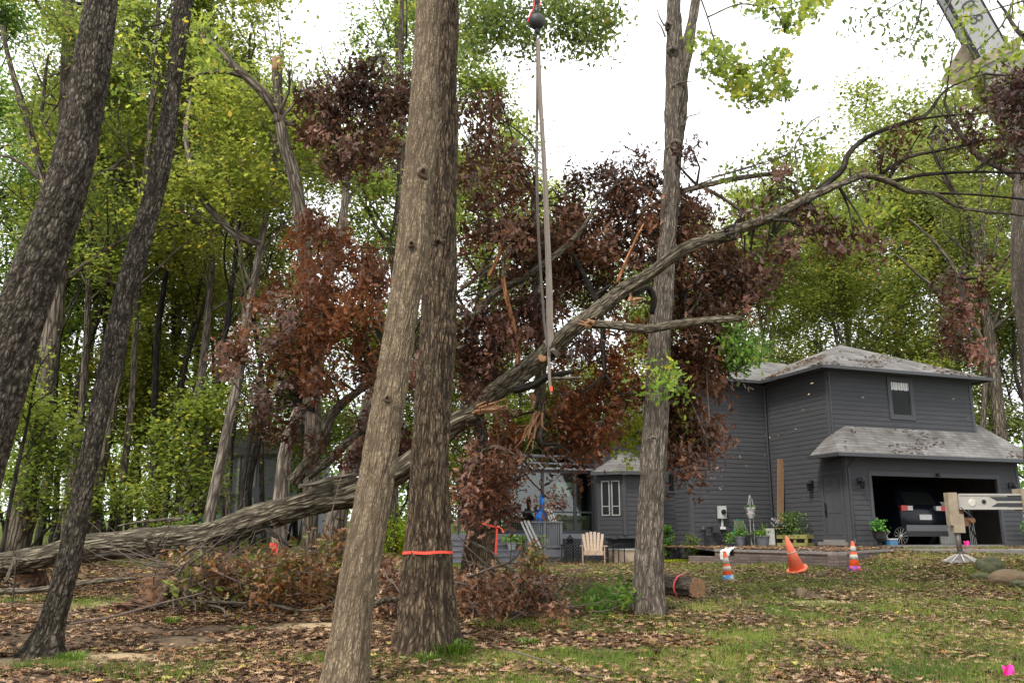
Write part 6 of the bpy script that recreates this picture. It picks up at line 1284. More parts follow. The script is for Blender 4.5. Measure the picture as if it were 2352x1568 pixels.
b = MB(); b.box(-.24,.24,-.22,.2,.38,.41); lp(b, 'seat', 'black', t); b = MB(); b.box(-.24,.24,.2,.22,.5,.85); lp(b, 'backrest', 'black', t)
for (x0_, y0_, x1_, y1_) in ((-.26,-.22,-.26,.2), (.26,-.22,.26,.2)): b = MB(); b.bar((x0_,y0_,0), (x1_-.04*np.sign(x1_),y1_,.88), .03, .03); lp(b, 'leg', 'palewood', t); b = MB(); b.bar((x0_,.24,0), (x1_,-.2,.42), .03, .03); lp(b, 'leg', 'palewood', t)
b = MB(); b.bar((-.26,-.2,.40), (.26,-.2,.40), .025, .025); lp(b, 'crossbar', 'palewood', t)
t = obj_at('cool_box', 'small blue and white box on the garage floor beside the folding chair', 'box', 1.78, .25, 1.3); b = MB(); b.box(-.16,.16,-.12,.12,0,.17); lp(b, 'body', mat('bluebox', (.05,.16,.28), rough=.5), t); b = MB(); b.box(-.17,.17,-.13,.13,.17,.21); lp(b, 'lid', 'palewood', t)
t = obj_at('bicycle_wheel', 'spoked wheel standing on the garage floor left of the car', 'wheel', 2.45, .5, 1.3); b = MB(); b.tube([(.27*math.cos(a), 0, .29+.27*math.sin(a)) for a in np.linspace(0, 6.283, 30)], .018, 6, cap=False); lp(b, 'tyre', 'black', t, True)
b = MB(); [b.tube([(0,0,.29), (.26*math.cos(a), 0, .29+.26*math.sin(a))], .006, 4) for a in np.arange(12)*math.pi/6]; b.sphere((0,0,.29), .04, 8); lp(b, 'spokes', 'palewood', t)
t = obj_at('white_door_slab', 'white ribbed door slab stored at the right side of the garage', 'panel', 5.62, 1.6, 1.3); b = MB(); b.box(-.42,.42,-.02,.02,0,1.45); 
for k in range(6): b.box(-.40+k*.14, -.35+k*.14, -.035, -.021, .05, 1.4)
lp(b, 'panel', mat('panelw', (.5,.49,.45), rough=.6), t)
t = obj_at('hanging_jacket', 'black jacket hanging over long-handled tools at the garage right side', 'jacket', 6.05, 1.0, 1.3)
b = MB(); b.lathe([(.06,.7),(.12,.85),(.13,1.1),(.09,1.25),(.03,1.3)], n=12, sy=.5); lp(b, 'jacket', 'black', t, True); b = MB(); [b.bar((-.1+k*.08,0,0), (-.05+k*.06,.05,1.4), .02, .02) for k in range(4)]; lp(b, 'tool_handles', 'palewood', t)
t = obj_at('slatted_blind', 'brown slatted blind at the back of the garage above the car', 'blind', 4.6, 5.9, 2.6); b = MB()
for k in range(12): b.box(-.7,.7,-.03,0,k*.07,k*.07+.045)
lp(b, 'slats', 'beige', t)
t = obj_at('driveway_plank', 'pale board lying on the driveway at the right edge', 'plank', 7.6, -2.3, TOP+.01); b = MB(); b.box(-1.1,1.1,-.06,.06,.0,.04); lp(b, 'board', mat('pinkwood', (.45,.30,.22), rough=.8), t)

# --- by the deck
adm = mat('adirondack', (.50,.38,.28), (.40,.29,.20), scale=5, rough=.7, stretch=(8,1,1))
t = obj_at('adirondack_chair', 'pale wooden adirondack chair between two small black tables', 'chair', -7.1, 3.6, .72, -.42)
b = MB()
for k in range(5): b.bar((-.25+k*.105-.0, .0, .36), (-.25+k*.105+.0, -.45, .42), .09, .02)
lp(b, 'seat', adm, t); b = MB()
for k in range(6): a = (k-2.5); b.bar((a*.09, .0, .32), (a*.125, .32, 1.0-.012*a*a), .09, .02, up=(0,-1,0))
lp(b, 'backrest', adm, t)
for sg in (-1, 1):
    b = MB(); b.bar((sg*.38, -.5, .56), (sg*.38, .22, .56), .12, .025); lp(b, 'armrest', adm, t); b = MB(); b.bar((sg*.34, -.46, 0), (sg*.34, -.44, .55), .09, .03); lp(b, 'leg', adm, t); b = MB(); b.bar((sg*.30, -.45, .36), (sg*.30, .5, .02), .03, .1); lp(b, 'leg', adm, t)
b = MB(); b.box(-.3,.3,-.48,-.45,.28,.42); lp(b, 'apron', adm, t)
def sidetable(u, w_, lab1, lab2):
    t = obj_at('side_table', lab1, 'table', u, w_, .72, 0, 'small black side tables'); b = MB(); b.box(-.24,.24,-.24,.24,.58,.61); lp(b, 'tabletop', 'black_metal', t)
    for x_ in (-.2,.2):
        for y_ in (-.2,.2): b = MB(); b.bar((x_,y_,0), (x_,y_,.58), .025, .025); lp(b, 'leg', 'black_metal', t)
    t = obj_at('lantern', lab2, 'lantern', u, w_, .72+.612, 0, 'table lanterns'); b = MB(); b.box(-.1,.1,-.1,.1,0,.03); b.lathe([(.15,.16),(.04,.26),(.03,.30)], n=4); lp(b, 'frame', 'black_metal', t); b = MB(); b.box(-.07,.07,-.07,.07,.03,.16); lp(b, 'glass', 'glass_dark', t)
sidetable(-7.95, 3.5, 'small black square table left of the adirondack chair', 'black lantern on the table left of the adirondack chair'); sidetable(-6.35, 3.5, 'small black square table right of the adirondack chair', 'black lantern on the table right of the adirondack chair')
t = obj_at('storage_bench', 'low cream storage box with a pale lid on the patio below the bay window', 'storage box', -5.35, 3.9, .72)
b = MB(); b.box(-.95,.2,-.2,.2,.0,.42); b.box(.2,.75,-.2,.2,0,.36); lp(b, 'body', adm, t); b = MB(); b.box(-.97,.22,-.24,.22,.42,.46); b.box(.23,.78,-.24,.22,.36,.44); lp(b, 'lid', 'palewood', t)
t = obj_at('ground_plants', 'row of low yellow-green plants along the path edge', 'plants', -4.95, 3.0, .72); b = MB(); [plant(b, rp, (x_,0,0), .12, .12, 120, .08) for x_ in np.linspace(-.8,.9,9)]; q = lp(b, 'leaves', 'leaf_yel', t); q.color = (1.4,1.5,.5,1)
def bush(name, label, c, r, h, n, mk_, tint, size=.09, cat='shrub'):
    t = thing(name, label, cat, c); b = MB(); r_ = np.random.default_rng(int(abs(c[0])*100)); cc = [np.array(c)+np.array((r_.normal(0, r*.6), r_.normal(0, r*.6), h*r_.uniform(.2,.95))) for _ in range(22)]
    idx = r_.integers(0, 22, n); P_ = np.array(cc)[idx]+r_.normal(0, r*.28, (n, 3)); P_[:, 2] = np.maximum(P_[:, 2], c[2]); leaves(b, P_, size, r_, OVAL, flat=.3); q = b.build('leaves', M[mk_], t); q.color = (*tint, 1)
    s_ = MB(); [s_.tube([np.array(c)-(0,0,.05), (np.array(c)+k)/2+(0,0,.1), k], [.015,.01,.004], 4) for k in cc[:12]]; s_.build('stems', M['twig_dark'], t)
bush('shrub', 'narrow dark evergreen shrub against the house right of the forked trunk', L3(-4.05, 4.2, .75), .16, 1.2, 900, 'leaf_green', (.5,.9,.7))
bush('shrub', 'small sparse shrub at the corner of the house wing', L3(-3.5, 3.5, .85), .22, .8, 320, 'leaf_yel', (.6,.8,.7))
bush('shrub', 'low bush in front of the basement windows', L3(-4.6, 3.9, .75), .2, .6, 500, 'leaf_green', (.8,1.2,.7))
bush('shrub', 'round green and brown bush just above the fallen trunk, left part of picture', (px2x(405, 23), 23, gz(px2x(405, 23), 23)), .42, 1.1, 3200, 'leaf_green', (1,1.2,.9), .07)
bush('shrub', 'bright yellow-green bush behind the gap between the two centre oaks', (px2x(905, 27), 27, gz(px2x(905, 27), 27)), .7, 1.1, 3200, 'leaf_yel', (1.3,1.5,.6), .09)
def flowerpot(label, u, w_, z): pot('plant_pot', label, u, w_, z, .16, .24, 'palewood', lambda b, h: plant(b, rp, (0,0,h), .17, .2, 260, .09), (2.2,2.2,1.4), 'flower pots on the deck stairs')
flowerpot('grey pot of pale green flowers on the deck stairs', -9.65, 4.2, 1.17); flowerpot('grey pot of yellow-green flowers on the deck landing', -9.0, 4.15, 1.17)
t = obj_at('blue_tarp', 'crumpled bright blue tarp hanging on the deck by the sunroom', 'tarp', -8.35, 4.95, 2.0)
b = MB(); bb = np.array([(math.cos(a)*rr_*1.0, math.sin(a)*rr_*.5, z_) for z_, rr_ in ((.0,.06),(.08,.17),(.2,.2),(.32,.18),(.42,.08),(.55,.05),(.75,.06),(.9,.03)) for a in np.arange(14)*.4488]); bb += np.random.default_rng(2).normal(0, .025, bb.shape)
b.addarr(bb, np.array([(i*14+j, i*14+(j+1) % 14, (i+1)*14+(j+1) % 14, (i+1)*14+j) for i in range(7) for j in range(14)])); lp(b, 'cloth', mat('tarp', (.01,.16,.55), rough=.4), t)
t = obj_at('metal_chair', 'black wire garden chair at the foot of the deck stairs', 'chair', -9.9, 2.9, .72)
for x_ in (-.2, .2): b = MB(); b.tube([(x_,-.2,0),(x_,-.16,.4),(x_,-.1,.46),(x_,.1,.47),(x_,.2,.9)], .012, 6); lp(b, 'leg', 'black_metal', t); b = MB(); b.tube([(x_,.22,0),(x_,.12,.46)], .012, 6); lp(b, 'leg', 'black_metal', t)
b = MB(); [b.bar((-.2,y_,.46), (.2,y_,.46), .015, .01) for y_ in np.linspace(-.15,.12,6)]; lp(b, 'seat', 'black_metal', t); b = MB(); [b.bar((-.2,.13+.01*k,.55+k*.07), (.2,.13+.01*k,.55+k*.07), .012, .012) for k in range(5)]; lp(b, 'backrest', 'black_metal', t)
t = thing('white_cloth', 'crumpled white sheet draped over the retaining wall', 'cloth', wl+dl*.75+nl_*.2+(0,0,.8)); b = MB(); r_ = np.random.default_rng(8)
gd = [(x_, y_) for x_ in np.linspace(-.22,.22,12) for y_ in np.linspace(0,1,14)]; V = [np.array((0,0,0))+wl+dl*(.75+x_+.12*y_)+nl_*(-.12+.30*min(y_*2,1)+.12*y_)+(0,0,TOP+.05-.42*max(0,y_-.25)) for x_, y_ in gd]; V = np.array(V)+r_.normal(0,.018,(len(V),3))
b.addarr(V, np.array([(i*14+j,(i+1)*14+j,(i+1)*14+j+1,i*14+j+1) for i in range(11) for j in range(13)])); b.build('cloth', M['white'], t, smooth=True)

# ---------------------------------------------------------------- traffic cones and flags
M['cone_or'] = mat('cone_or', (.90,.13,.03), (.8,.10,.025), scale=5, rough=.45); M['cone_faded'] = mat('cone_faded', (.85,.20,.10), (.75,.16,.08), scale=4, rough=.5); M['cone_white'] = mat('cone_white', (.52,.48,.40), (.45,.43,.40), scale=6, rough=.5)
M['cone_blue'] = mat('cone_blue', (.05,.25,.55), (.5,.5,.5), scale=4, rough=.5, contrast=.1); M['cone_purple'] = mat('cone_purple', (.18,.06,.38), (.8,.10,.03), scale=7, rough=.5, contrast=.15)
def cone(label, p_, H, bands, tilt=(0,0), lift=0., mb_=None, basem='cone_or', bodym='cone_or', rb=.14):
    t = thing('traffic_cone', label, 'traffic cone', p_, 0, 'traffic cones on the lawn'); t.rotation_euler = (tilt[0], tilt[1], .3)
    def r(z): return rb-(rb-.03)*z/H
    b = MB(); b.lathe([(r(.03),.03),(r(H),H),(r(H)-.012,H)], n=24); lp(b, 'body', bodym, t, True)
    b = MB(); s_ = rb*1.35; b.poly([(math.cos(a)*s_*(1.0 if k % 2 else 1.12), math.sin(a)*s_*(1 if k % 2 else 1.12), .032) for k, a in enumerate(np.arange(8)*math.pi/4)], .03, nrm=(0,0,1)); lp(b, 'base', basem, t)
    for (z0_, z1_, mk_) in bands: b = MB(); b.lathe([(r(z0_)+.003,z0_),(r(z1_)+.003,z1_)], n=24); lp(b, 'band', mk_, t, True)
    return t
g1, g2, g3 = gat(1674, 1335), gat(1832, 1318), gat(1964, 1314)
h1 = 70/2061*g1[1]
cone('slim orange and white cone with a blue smear near the sawn log', g1+(0,0,-.01), h1, [(h1*.60,h1*.80,'cone_white'),(h1*.38,h1*.52,'cone_white'),(h1*.05,h1*.24,'cone_blue')], tilt=(0,-.10), basem='cone_white', rb=.13)
h3 = 72/2061*g3[1]; cone('bright orange and white cone with a purple smear, rightmost of the three', g3+(0,0,-.01), h3, [(h3*.66,h3*.84,'cone_white'),(h3*.42,h3*.58,'cone_white'),(h3*.05,h3*.22,'cone_purple')], basem='cone_white', rb=.15)
h2 = 82/2061*g2[1]; tt = cone('faded plain orange cone tilted over on a black stub, middle of the three', g2+(.0,0,.10), h2, [(h2*.52,h2*.55,'cone_white')], tilt=(.08,-.36), basem='cone_faded', bodym='cone_faded', rb=.19)
b = MB(); b.lathe([(.07,-.10),(.075,.02)], n=12); q = lp(b, 'stub', 'black', tt); q.rotation_euler = (0,.36,0)
def flag(label, p_, s_, h):
    t = thing('marker_flag', label, 'marker flag', p_, 0, 'pink marker flags'); b = MB(); b.tube([(0,0,-.05),(0,0,h)], .002*max(1, s_*8), 5); lp(b, 'wire', 'black', t)
    b = MB(); n = 7; V = [(x_*s_+.01, .15*s_*math.sin(x_*7+z_*3), h-s_*.85*z_-x_*s_*.18+.12*s_*math.sin(x_*5)) for x_ in np.linspace(0,1,n)-.5 for z_ in np.linspace(0,1,n)]
    b.addarr(V, np.array([(i*n+j,(i+1)*n+j,(i+1)*n+j+1,i*n+j+1) for i in range(n-1) for j in range(n-1)])); lp(b, 'flag', mat('pink', (.90,.02,.30), rough=.5), t, True)
flag('pink marker flag in the grass at the bottom right corner', gat(2318, 1580), .115, .22); flag('small pink marker flag in front of the garage opening', L3(2.9, -1.6, TOP), .16, .24)
# rocks
M['rock_moss'] = mat('rock_moss', (.085,.085,.05), (.045,.06,.02), scale=4, rough=.95, bump=.03, bscale=10); M['rock_brown'] = mat('rock_brown', (.17,.12,.07), (.11,.08,.05), scale=4, rough=.95, bump=.03, bscale=8)
def rock(label, px, py, r, mk_, seed, amp=.3): c_ = gat(px, py); t = thing('rock', label, 'rock', c_, 0, 'rocks by the driveway'); blob((c_[0], c_[1]+r[1]*.5, c_[2]+r[2]*.45), r, seed, M[mk_], 'stone', t, amp=amp, n=24, K=1.6)
rock('dark mossy pointed rock beside the crane outrigger pad', 2285, 1316, (.27,.3,.24), 'rock_moss', 21); rock('big flat brown boulder cut by the right edge', 2330, 1340, (.42,.3,.19), 'rock_brown', 22, .18); rock('low mossy stone left of the brown boulder', 2262, 1330, (.2,.2,.09), 'rock_moss', 23); rock('grey stone in front of the brown boulder at the right edge', 2352, 1350, (.18,.2,.1), 'rock_moss', 24)

# ---------------------------------------------------------------- crane: outrigger, boom, hook and slings
M['crane_beige'] = mat('crane_beige', (.38,.33,.25), (.24,.18,.12), scale=5, rough=.55, bump=.003); M['crane_white'] = mat('crane_white', (.42,.40,.37), (.30,.28,.25), scale=2.5, rough=.5)
M['crane_grey'] = mat('crane_grey', (.34,.34,.34), (.28,.28,.28), scale=1.5, rough=.5); M['steel'] = mat('steel', (.28,.26,.24), (.14,.12,.11), scale=9, rough=.4, metal=.6); M['rust'] = mat('rust', (.20,.10,.05), (.10,.06,.04), scale=8, rough=.8)
Yp = 20.5; pp = at(2208, 1289, Yp); zg = gz(pp[0], Yp)
CRN = thing('mobile_crane', 'white mobile crane mostly out of frame: numbered boom at upper right and a beige outrigger on a round pad', 'crane', (pp[0], Yp, zg))
CRN['label'] = 'white mobile crane, its numbered boom at upper right and beige outrigger leg by the garage'
def zof(py): return at(2208, py, Yp)[2]
s = MB(); c = np.array((pp[0], Yp, 0)); r0 = .41
s.lathe([(.03,zg+.0),(r0,zg+.0),(r0,zg+.03),(r0-.04,zg+.05),(.12,zg+.18),(.08,zg+.22),(.09,zg+.28),(.001,zg+.28)], c, 30); PAD = s.build('outrigger', M['steel'], CRN, smooth=False)
s = MB(); [s.bar(c+(math.cos(a)*r0*.95, math.sin(a)*r0*.95, zg+.06), c+(math.cos(a)*.10, math.sin(a)*.10, zg+.21), .02, .03) for a in np.arange(10)*.6283]; s.build('pad_ribs', mat('ribs', (.5,.47,.43), rough=.5), PAD)
s = MB(); s.tube([c+(0,0,zg+.24), c+(-.03,0,zof(1222)+.1)], .06, 18); s.build('jack_rod', M['steel'], PAD, smooth=True)
def X_(px): return at(px, 1180, Yp)[0]
s = MB(); s.box(X_(2177), X_(2198), Yp-.10, Yp+.10, zof(1206), zof(1131)); s.box(X_(2183), X_(2208), Yp-.105, Yp+.08, zof(1223), zof(1180)); LEG = s.build('jack_housing', M['crane_beige'], PAD)
s = MB(); s.box(X_(2198)+.002, X_(2210), Yp-.08, Yp+.05, zof(1180), zof(1166)); s.box(X_(2209), X_(2222), Yp-.06, Yp+.05, zof(1208), zof(1188)); s.lathe([(.001,.0),(.06,0),(.06,.1),(.03,.1)], (X_(2222), Yp-.12, zof(1195)), 14, R=np.array([[1,0,0],[0,0,-1],[0,1,0]])); s.build('valve', M['rust'], LEG)
s = MB(); s.tube([(X_(2200),Yp-.15,zof(1165)),(X_(2225),Yp-.2,zof(1190)),(X_(2218),Yp-.16,zof(1215)),(X_(2232),Yp-.1,zof(1235))], .018, 8); s.build('hydraulic_hose', M['black'], LEG, smooth=True)
s = MB(); s.box(X_(2199), X_(2310), Yp-.15, Yp+.15, zof(1169), zof(1135)); s.box(X_(2199), X_(2560), Yp-.165, Yp-.151, zof(1135)-.03, zof(1135)+.012); s.box(X_(2199), X_(2560), Yp-.165, Yp-.151, zof(1170), zof(1168)+.03); BEAM = s.build('outrigger_beam', M['crane_white'], PAD)
s = MB(); s.box(X_(2310)+.001, X_(2620), Yp-.15, Yp+.15, zof(1169), zof(1135)); s.add([(X_(2268),Yp-.153,zof(1141)),(X_(2311),Yp-.153,zof(1141)),(X_(2311),Yp-.153,zof(1151)),(X_(2286),Yp-.153,zof(1151))], [(3,2,1,0)]); s.add([(X_(2286),Yp-.153,zof(1155)),(X_(2311),Yp-.153,zof(1155)),(X_(2311),Yp-.153,zof(1164)),(X_(2270),Yp-.153,zof(1164))], [(3,2,1,0)]); s.build('dark_stripe', M['gutter'], BEAM)
s = MB(); s.box(X_(2286), X_(2620), Yp-.158, Yp-.1505, zof(1155), zof(1151)); s.build('pale_stripe', M['crane_white'], BEAM)
s = MB(); s.lathe([(.001,.01),(.05,.01),(.05,0)], (X_(2255),Yp-.155,zof(1152)), 14, R=np.array([[1,0,0],[0,0,-1],[0,1,0]])); s.build('pin', M['black'], BEAM)
s = MB(); s.lathe([(.001,.012),(.075,.01),(.09,0)], (X_(2228),Yp-.155,zof(1155)), 16, R=np.array([[1,0,0],[0,0,-1],[0,1,0]])); s.build('cover_disc', mat('disc', (.55,.52,.46), rough=.5), BEAM)
s = MB(); s.box(X_(2342), X_(2375), Yp-.2, Yp+.2, zof(1172), zof(1122)); s.build('beam_sleeve', M['crane_beige'], BEAM)
# chassis, out of frame to the right
s = MB(); s.box(14.2, 16.8, 12, 21.5, zg+.9, zg+1.7); CH = s.build('chassis', M['crane_white'], CRN)
for y_ in (13, 14.5, 17.5, 19):
    for x_ in (14.4, 16.5): s = MB(); s.lathe([(.001,-.18),(.35,-.16),(.55,-.18),(.55,.18),(.35,.16),(.001,.18)], (x_, y_, zg+.56), 24, R=np.array([[0,0,1],[1,0,0],[0,1,0]])); s.build('wheel', M['black'], CRN)
bp = np.array((14.9, 18.0, 2.9)); tip = np.array((.57, 14.05, 31.5)); d = (tip-bp)/np.linalg.norm(tip-bp)
s = MB(); s.lathe([(1.3,zg+1.701),(1.3,zg+2.1),(.001,zg+2.1)], (15.2,19,0), 20); s.box(14.3,16.3,17.6,20.6,zg+2.101,zg+2.9); s.build('turret', M['crane_white'], CRN)
xs = np.cross(d, (0,-1,.15)); xs /= np.linalg.norm(xs); ys = np.cross(d, xs)
ca, sa = math.cos(math.radians(-28)), math.sin(math.radians(-28)); xs, ys = xs*ca+ys*sa, ys*ca-xs*sa
RB_ = np.stack([xs, ys, d], 1)
def bsec(mb, a0, a1, w_, h_, mt=0): mb.box(-w_/2, w_/2, -h_/2, h_/2, a0, a1, mt, RB_, bp)
tj = None
for q in np.linspace(.1, .8, 700):            # where the boom passes the height of the collar in the picture
    P_ = bp+(tip-bp)*q; v = P_-np.array((0,0,EYE)); zc = v[1]*math.cos(TILT)+v[2]*math.sin(TILT); py = 784-FPX*(-v[1]*math.sin(TILT)+v[2]*math.cos(TILT))/zc
    if py < 128: tj = q; break
LBm = float(np.linalg.norm(tip-bp)); aj = tj*LBm
s = MB(); bsec(s, 0, aj, .84, .84); BO = s.build('boom', M['crane_white'], CRN)
s = MB(); bsec(s, aj-.18, aj+.02, .92, .92); s.build('boom_collar', M['crane_beige'], BO)
vd = bp+d*aj-np.array((0,0,EYE)); sv = np.cross(d, vd); sv /= np.linalg.norm(sv); sv = -sv if sv[0] > 0 else sv; dn = np.cross(sv, d)
s = MB(); s.poly([bp+sv*q_[0]+d*(aj+q_[1]) for q_ in ((.30,.55),(1.05,.05),(.62,-.5),(.55,-1.5),(.30,-1.5))], .10, nrm=dn); s.build('boom_flange', M['crane_beige'], BO)
s = MB(); bsec(s, aj+.02, aj+9.0, .60, .60); SEC = s.build('boom_section', M['crane_grey'], BO)
s = MB(); bsec(s, aj+9.0, LBm, .48, .48); s.build('boom_tip', M['crane_white'], BO)
# lighter side face plate and dark edge strips on the inner section
faces = {'+x': (np.array((1,0,0)), np.array((0,1,0))), '-x': (np.array((-1,0,0)), np.array((0,1,0))), '+y': (np.array((0,1,0)), np.array((1,0,0))), '-y': (np.array((0,-1,0)), np.array((1,0,0)))}
campos = np.array((0,0,EYE)); midp = bp+d*(aj+1.2); vis = []
for k, (n_, t_) in faces.items():
    nw = RB_@n_; dd = (campos-midp)/np.linalg.norm(campos-midp)
    if nw@dd > 0.03: vis.append((k, float(nw@dd), nw, RB_@t_))
sidef = max(vis, key=lambda q: q[2][0])       # the visible face that looks furthest to the right
_, _, nw, tw_ = sidef
s = MB(); c0 = bp+d*(aj+.02)+nw*.302
def plate(mb, c_, n_, t_, w_, l0, l1, th=.012): mb.add([c_-t_*w_/2+d*l0, c_+t_*w_/2+d*l0, c_+t_*w_/2+d*l1, c_-t_*w_/2+d*l1, c_-t_*w_/2+d*l0+n_*th, c_+t_*w_/2+d*l0+n_*th, c_+t_*w_/2+d*l1+n_*th, c_-t_*w_/2+d*l1+n_*th], [(4,5,6,7),(0,4,7,3),(1,2,6,5),(0,1,5,4),(3,7,6,2)])
plate(s, c0, nw, tw_, .50, 0, 8.5); s.build('side_plate', mat('plate', (.36,.36,.37), (.30,.30,.31), scale=2, rough=.5), SEC)
for _, _, n2, t2 in vis:
    for sg in (-1, 1): s = MB(); plate(s, bp+d*(aj+.02)+n2*.304+t2*sg*.278, n2, t2, .035, 0, 8.9, .02); s.build('edge_strip', M['black'], SEC)
# the number painted along the boom
for k, (ch, off) in enumerate((('1', 1.62), ('0', 1.26), ('8', .90))):
    cu = bpy.data.curves.new('number', 'FONT'); cu.body = ch; cu.size = .36; cu.align_x = 'CENTER'; cu.align_y = 'CENTER'; cu.extrude = .004
    o = bpy.data.objects.new('number_tmp', cu); C.objects.link(o); dg = bpy.context.evaluated_depsgraph_get(); me = bpy.data.meshes.new_from_object(o.evaluated_get(dg)); C.objects.unlink(o); bpy.data.objects.remove(o)
    V = np.array([v.co[:] for v in me.vertices]); fs = [tuple(p_.vertices) for p_ in me.polygons]
    upv = tw_ if tw_[0] > 0 else -tw_; rt_ = np.cross(upv, nw); W = bp+d*(aj+off-.1)+nw*.318+rt_*0
    Vw = W+V[:, 0:1]*rt_+V[:, 1:2]*upv*1.05+V[:, 2:3]*nw
    b = MB(); b.add(Vw, fs); b.build('number', mat('paint_grey', (.06,.06,.065), rough=.6) if k == 0 else bpy.data.materials['paint_grey'], SEC)
# hook, ball and line
Yb = 14.0; bc = at(1233, 50, Yb); rb_ = pxm(19, 1233, 50, Yb)
HK = thing('headache_ball', 'black iron ball with swivel and hook hanging on the crane line', 'crane hook', bc)
b = MB(); b.sphere(bc, rb_, 26); b.build('ball', mat('iron', (.035,.035,.037), rough=.55), HK, smooth=True)
b = MB(); b.lathe([(.03,-.02),(.055,.02),(.055,.14),(.035,.16),(.035,.22),(.05,.24),(.05,.34),(.02,.36)], bc+(0,0,rb_-.02), 14); b.build('swivel', M['black_metal'], HK, smooth=True)
b = MB(); b.tube([bc+(.0,0,rb_+.32), tip-(0,0,0)], .011, 8); b.build('wire_rope', M['black_metal'], HK)
b = MB(); hk = [(0,0,-rb_+.02),(0,0,-rb_-.06),(.05,0,-rb_-.10),(.055,0,-rb_-.17),(0,0,-rb_-.21),(-.05,0,-rb_-.18),(-.055,0,-rb_-.13)]; b.tube([bc+np.array(v_) for v_ in hk], [.035,.03,.024,.022,.022,.018,.01], 10, step=.02); b.build('hook', M['black_metal'], HK, smooth=True)
b = MB(); b.tube([bc+(-.02,0,rb_+.36), at(1226,18,Yb-.05), at(1215,42,Yb-.1), at(1212,52,Yb-.1)], .012, 6); b.tube([bc+(.06,0,rb_+.36), at(1240,4,Yb), at(1241,14,Yb)], .012, 6); b.build('red_strap', mat('redstrap', (.6,.03,.03), rough=.6), HK)
b = MB(); b.tube([at(1212,46,Yb-.1)+np.array((.035*math.cos(a), 0, .045*math.sin(a))) for a in np.linspace(0,6.283,18)], .008, 6, cap=False); b.build('shackle', M['black_metal'], HK)
M['sling'] = mat('sling', (.25,.21,.175), (.14,.115,.095), scale=3, rough=.85, stretch=(30,30,1)); M['sling_dark'] = mat('sling_dark', (.13,.11,.095), (.08,.07,.06), scale=3, rough=.85, stretch=(30,30,1))
def strap(name, label, rows, Y0, Y1, mk_, grp='lifting slings'):
    n = len(rows); P_ = np.array([at(a, b_, Y0+(Y1-Y0)*i/(n-1)) for i, (a, b_, w_) in enumerate(rows)]); W_ = [pxm(w_*.36, a, b_, Y0) for a, b_, w_ in rows]
    P_, W_ = resample(P_, np.array(W_), .15); V = []
    for i, (q_, w_) in enumerate(zip(P_, W_)): a = .25*math.sin(i*.13); x_ = np.array((math.cos(a), math.sin(a), 0)); y_ = np.array((-math.sin(a), math.cos(a), 0)); V += [q_-x_*w_-y_*.006, q_-y_*.014, q_+x_*w_-y_*.006, q_+x_*w_+y_*.006, q_-x_*w_+y_*.006]
    m_ = len(P_); F = [(i*5+k, i*5+(k+1) % 5, (i+1)*5+(k+1) % 5, (i+1)*5+k) for i in range(m_-1) for k in range(5)]
    b = MB(); b.add(V, F+[(4,3,2,1,0), tuple(range((m_-1)*5, m_*5))]); return tag(b.build(name, M[mk_]), label, 'sling', grp)
strap('lifting_sling', 'pale grey webbing sling running from the hook down to the fallen trunk', [(1237,88,8),(1241,200,10),(1247,300,10),(1253,400,10),(1258,520,12),(1263,640,14),(1266,760,14),(1269,805,14)], 13.95, 13.75, 'sling')
strap('lifting_sling', 'second grey sling just left of the pale one, reaching below the fallen trunk', [(1234,88,6),(1237,200,8),(1243,300,8),(1248,400,7),(1253,520,8),(1257,640,9),(1259,760,10),(1263,880,9),(1266,905,6)], 13.98, 13.72, 'sling')
strap('lifting_sling', 'dark grey sling hanging furthest left, with a small white label', [(1233,88,5),(1234,200,8),(1233,300,9),(1233,400,9),(1236,520,8),(1243,640,8),(1252,760,7),(1262,815,7)], 14.02, 13.74, 'sling_dark')
wt = MB(); c_ = at(1234, 308, 13.9); wt.box(c_[0]-.018, c_[0]+.018, c_[1]-.02, c_[1]-.015, c_[2]-.045, c_[2]+.045); lab_ = wt.build('sling_label', M['white'], bpy.data.objects['lifting_sling.002'], world=True)
lab_.location = (0,0,0)
dT = P2[4]-P2[3]; band('choker_strap', 'sling loop choked round the fallen trunk under the hook', at(1270,797,13.92), dT, pxm(23,1270,797,13.9)+.015, .09, matk=M['sling'])
b = MB(); c_ = at(1266, 893, 13.72); b.box(c_[0]-.022, c_[0]+.022, c_[1]-.02, c_[1]+.02, c_[2]-.04, c_[2]+.04); tag(b.build('orange_tag', M['ribbon']), 'orange sleeve at the lower end of the sling below the fallen trunk', 'sleeve')

# ---------------------------------------------------------------- neighbour's house and odds in the wood
nb = thing('far_house', 'pale grey house with white window trim seen through the woods at left', 'house', (px2x(545, 44), 44, gz(px2x(545, 44), 44)), -.25)
nb.scale = (.80,.85,1.0); gs = mat('far_siding', (.30,.30,.34), (.25,.25,.29), scale=1, rough=.7); NB = nb
def nbx(x0, x1, y0, y1, z0, z1, name, mk_, par=None): b = MB(); b.box(x0, x1, y0, y1, z0, z1); return lp(b, name, mk_, par or nb)
W1 = nbx(-3.4, 3.0, 0, 6, 0, 4.2, 'wall', gs); b = MB()
for k in range(24): b.box(-3.42, 3.02, -.03, -.001, .1+k*.17, .1+k*.17+.15)
lp(b, 'clapboards', gs, W1)
b = MB(); b.poly([(-3.7,-.4,4.15),(3.3,-.4,4.15),(2.0,3,5.9),(-2.4,3,5.9)], .12, nrm=(0,-.4,1)); b.poly([(3.3,-.4,4.15),(3.3,6.4,4.15),(2.0,3,5.9)], .12, nrm=(.4,0,1)); b.poly([(-3.7,6.4,4.15),(-3.7,-.4,4.15),(-2.4,3,5.9)], .12, nrm=(-.4,0,1)); lp(b, 'roof', 'shingles', nb)
for x_ in (.15, 1.15):
    pass
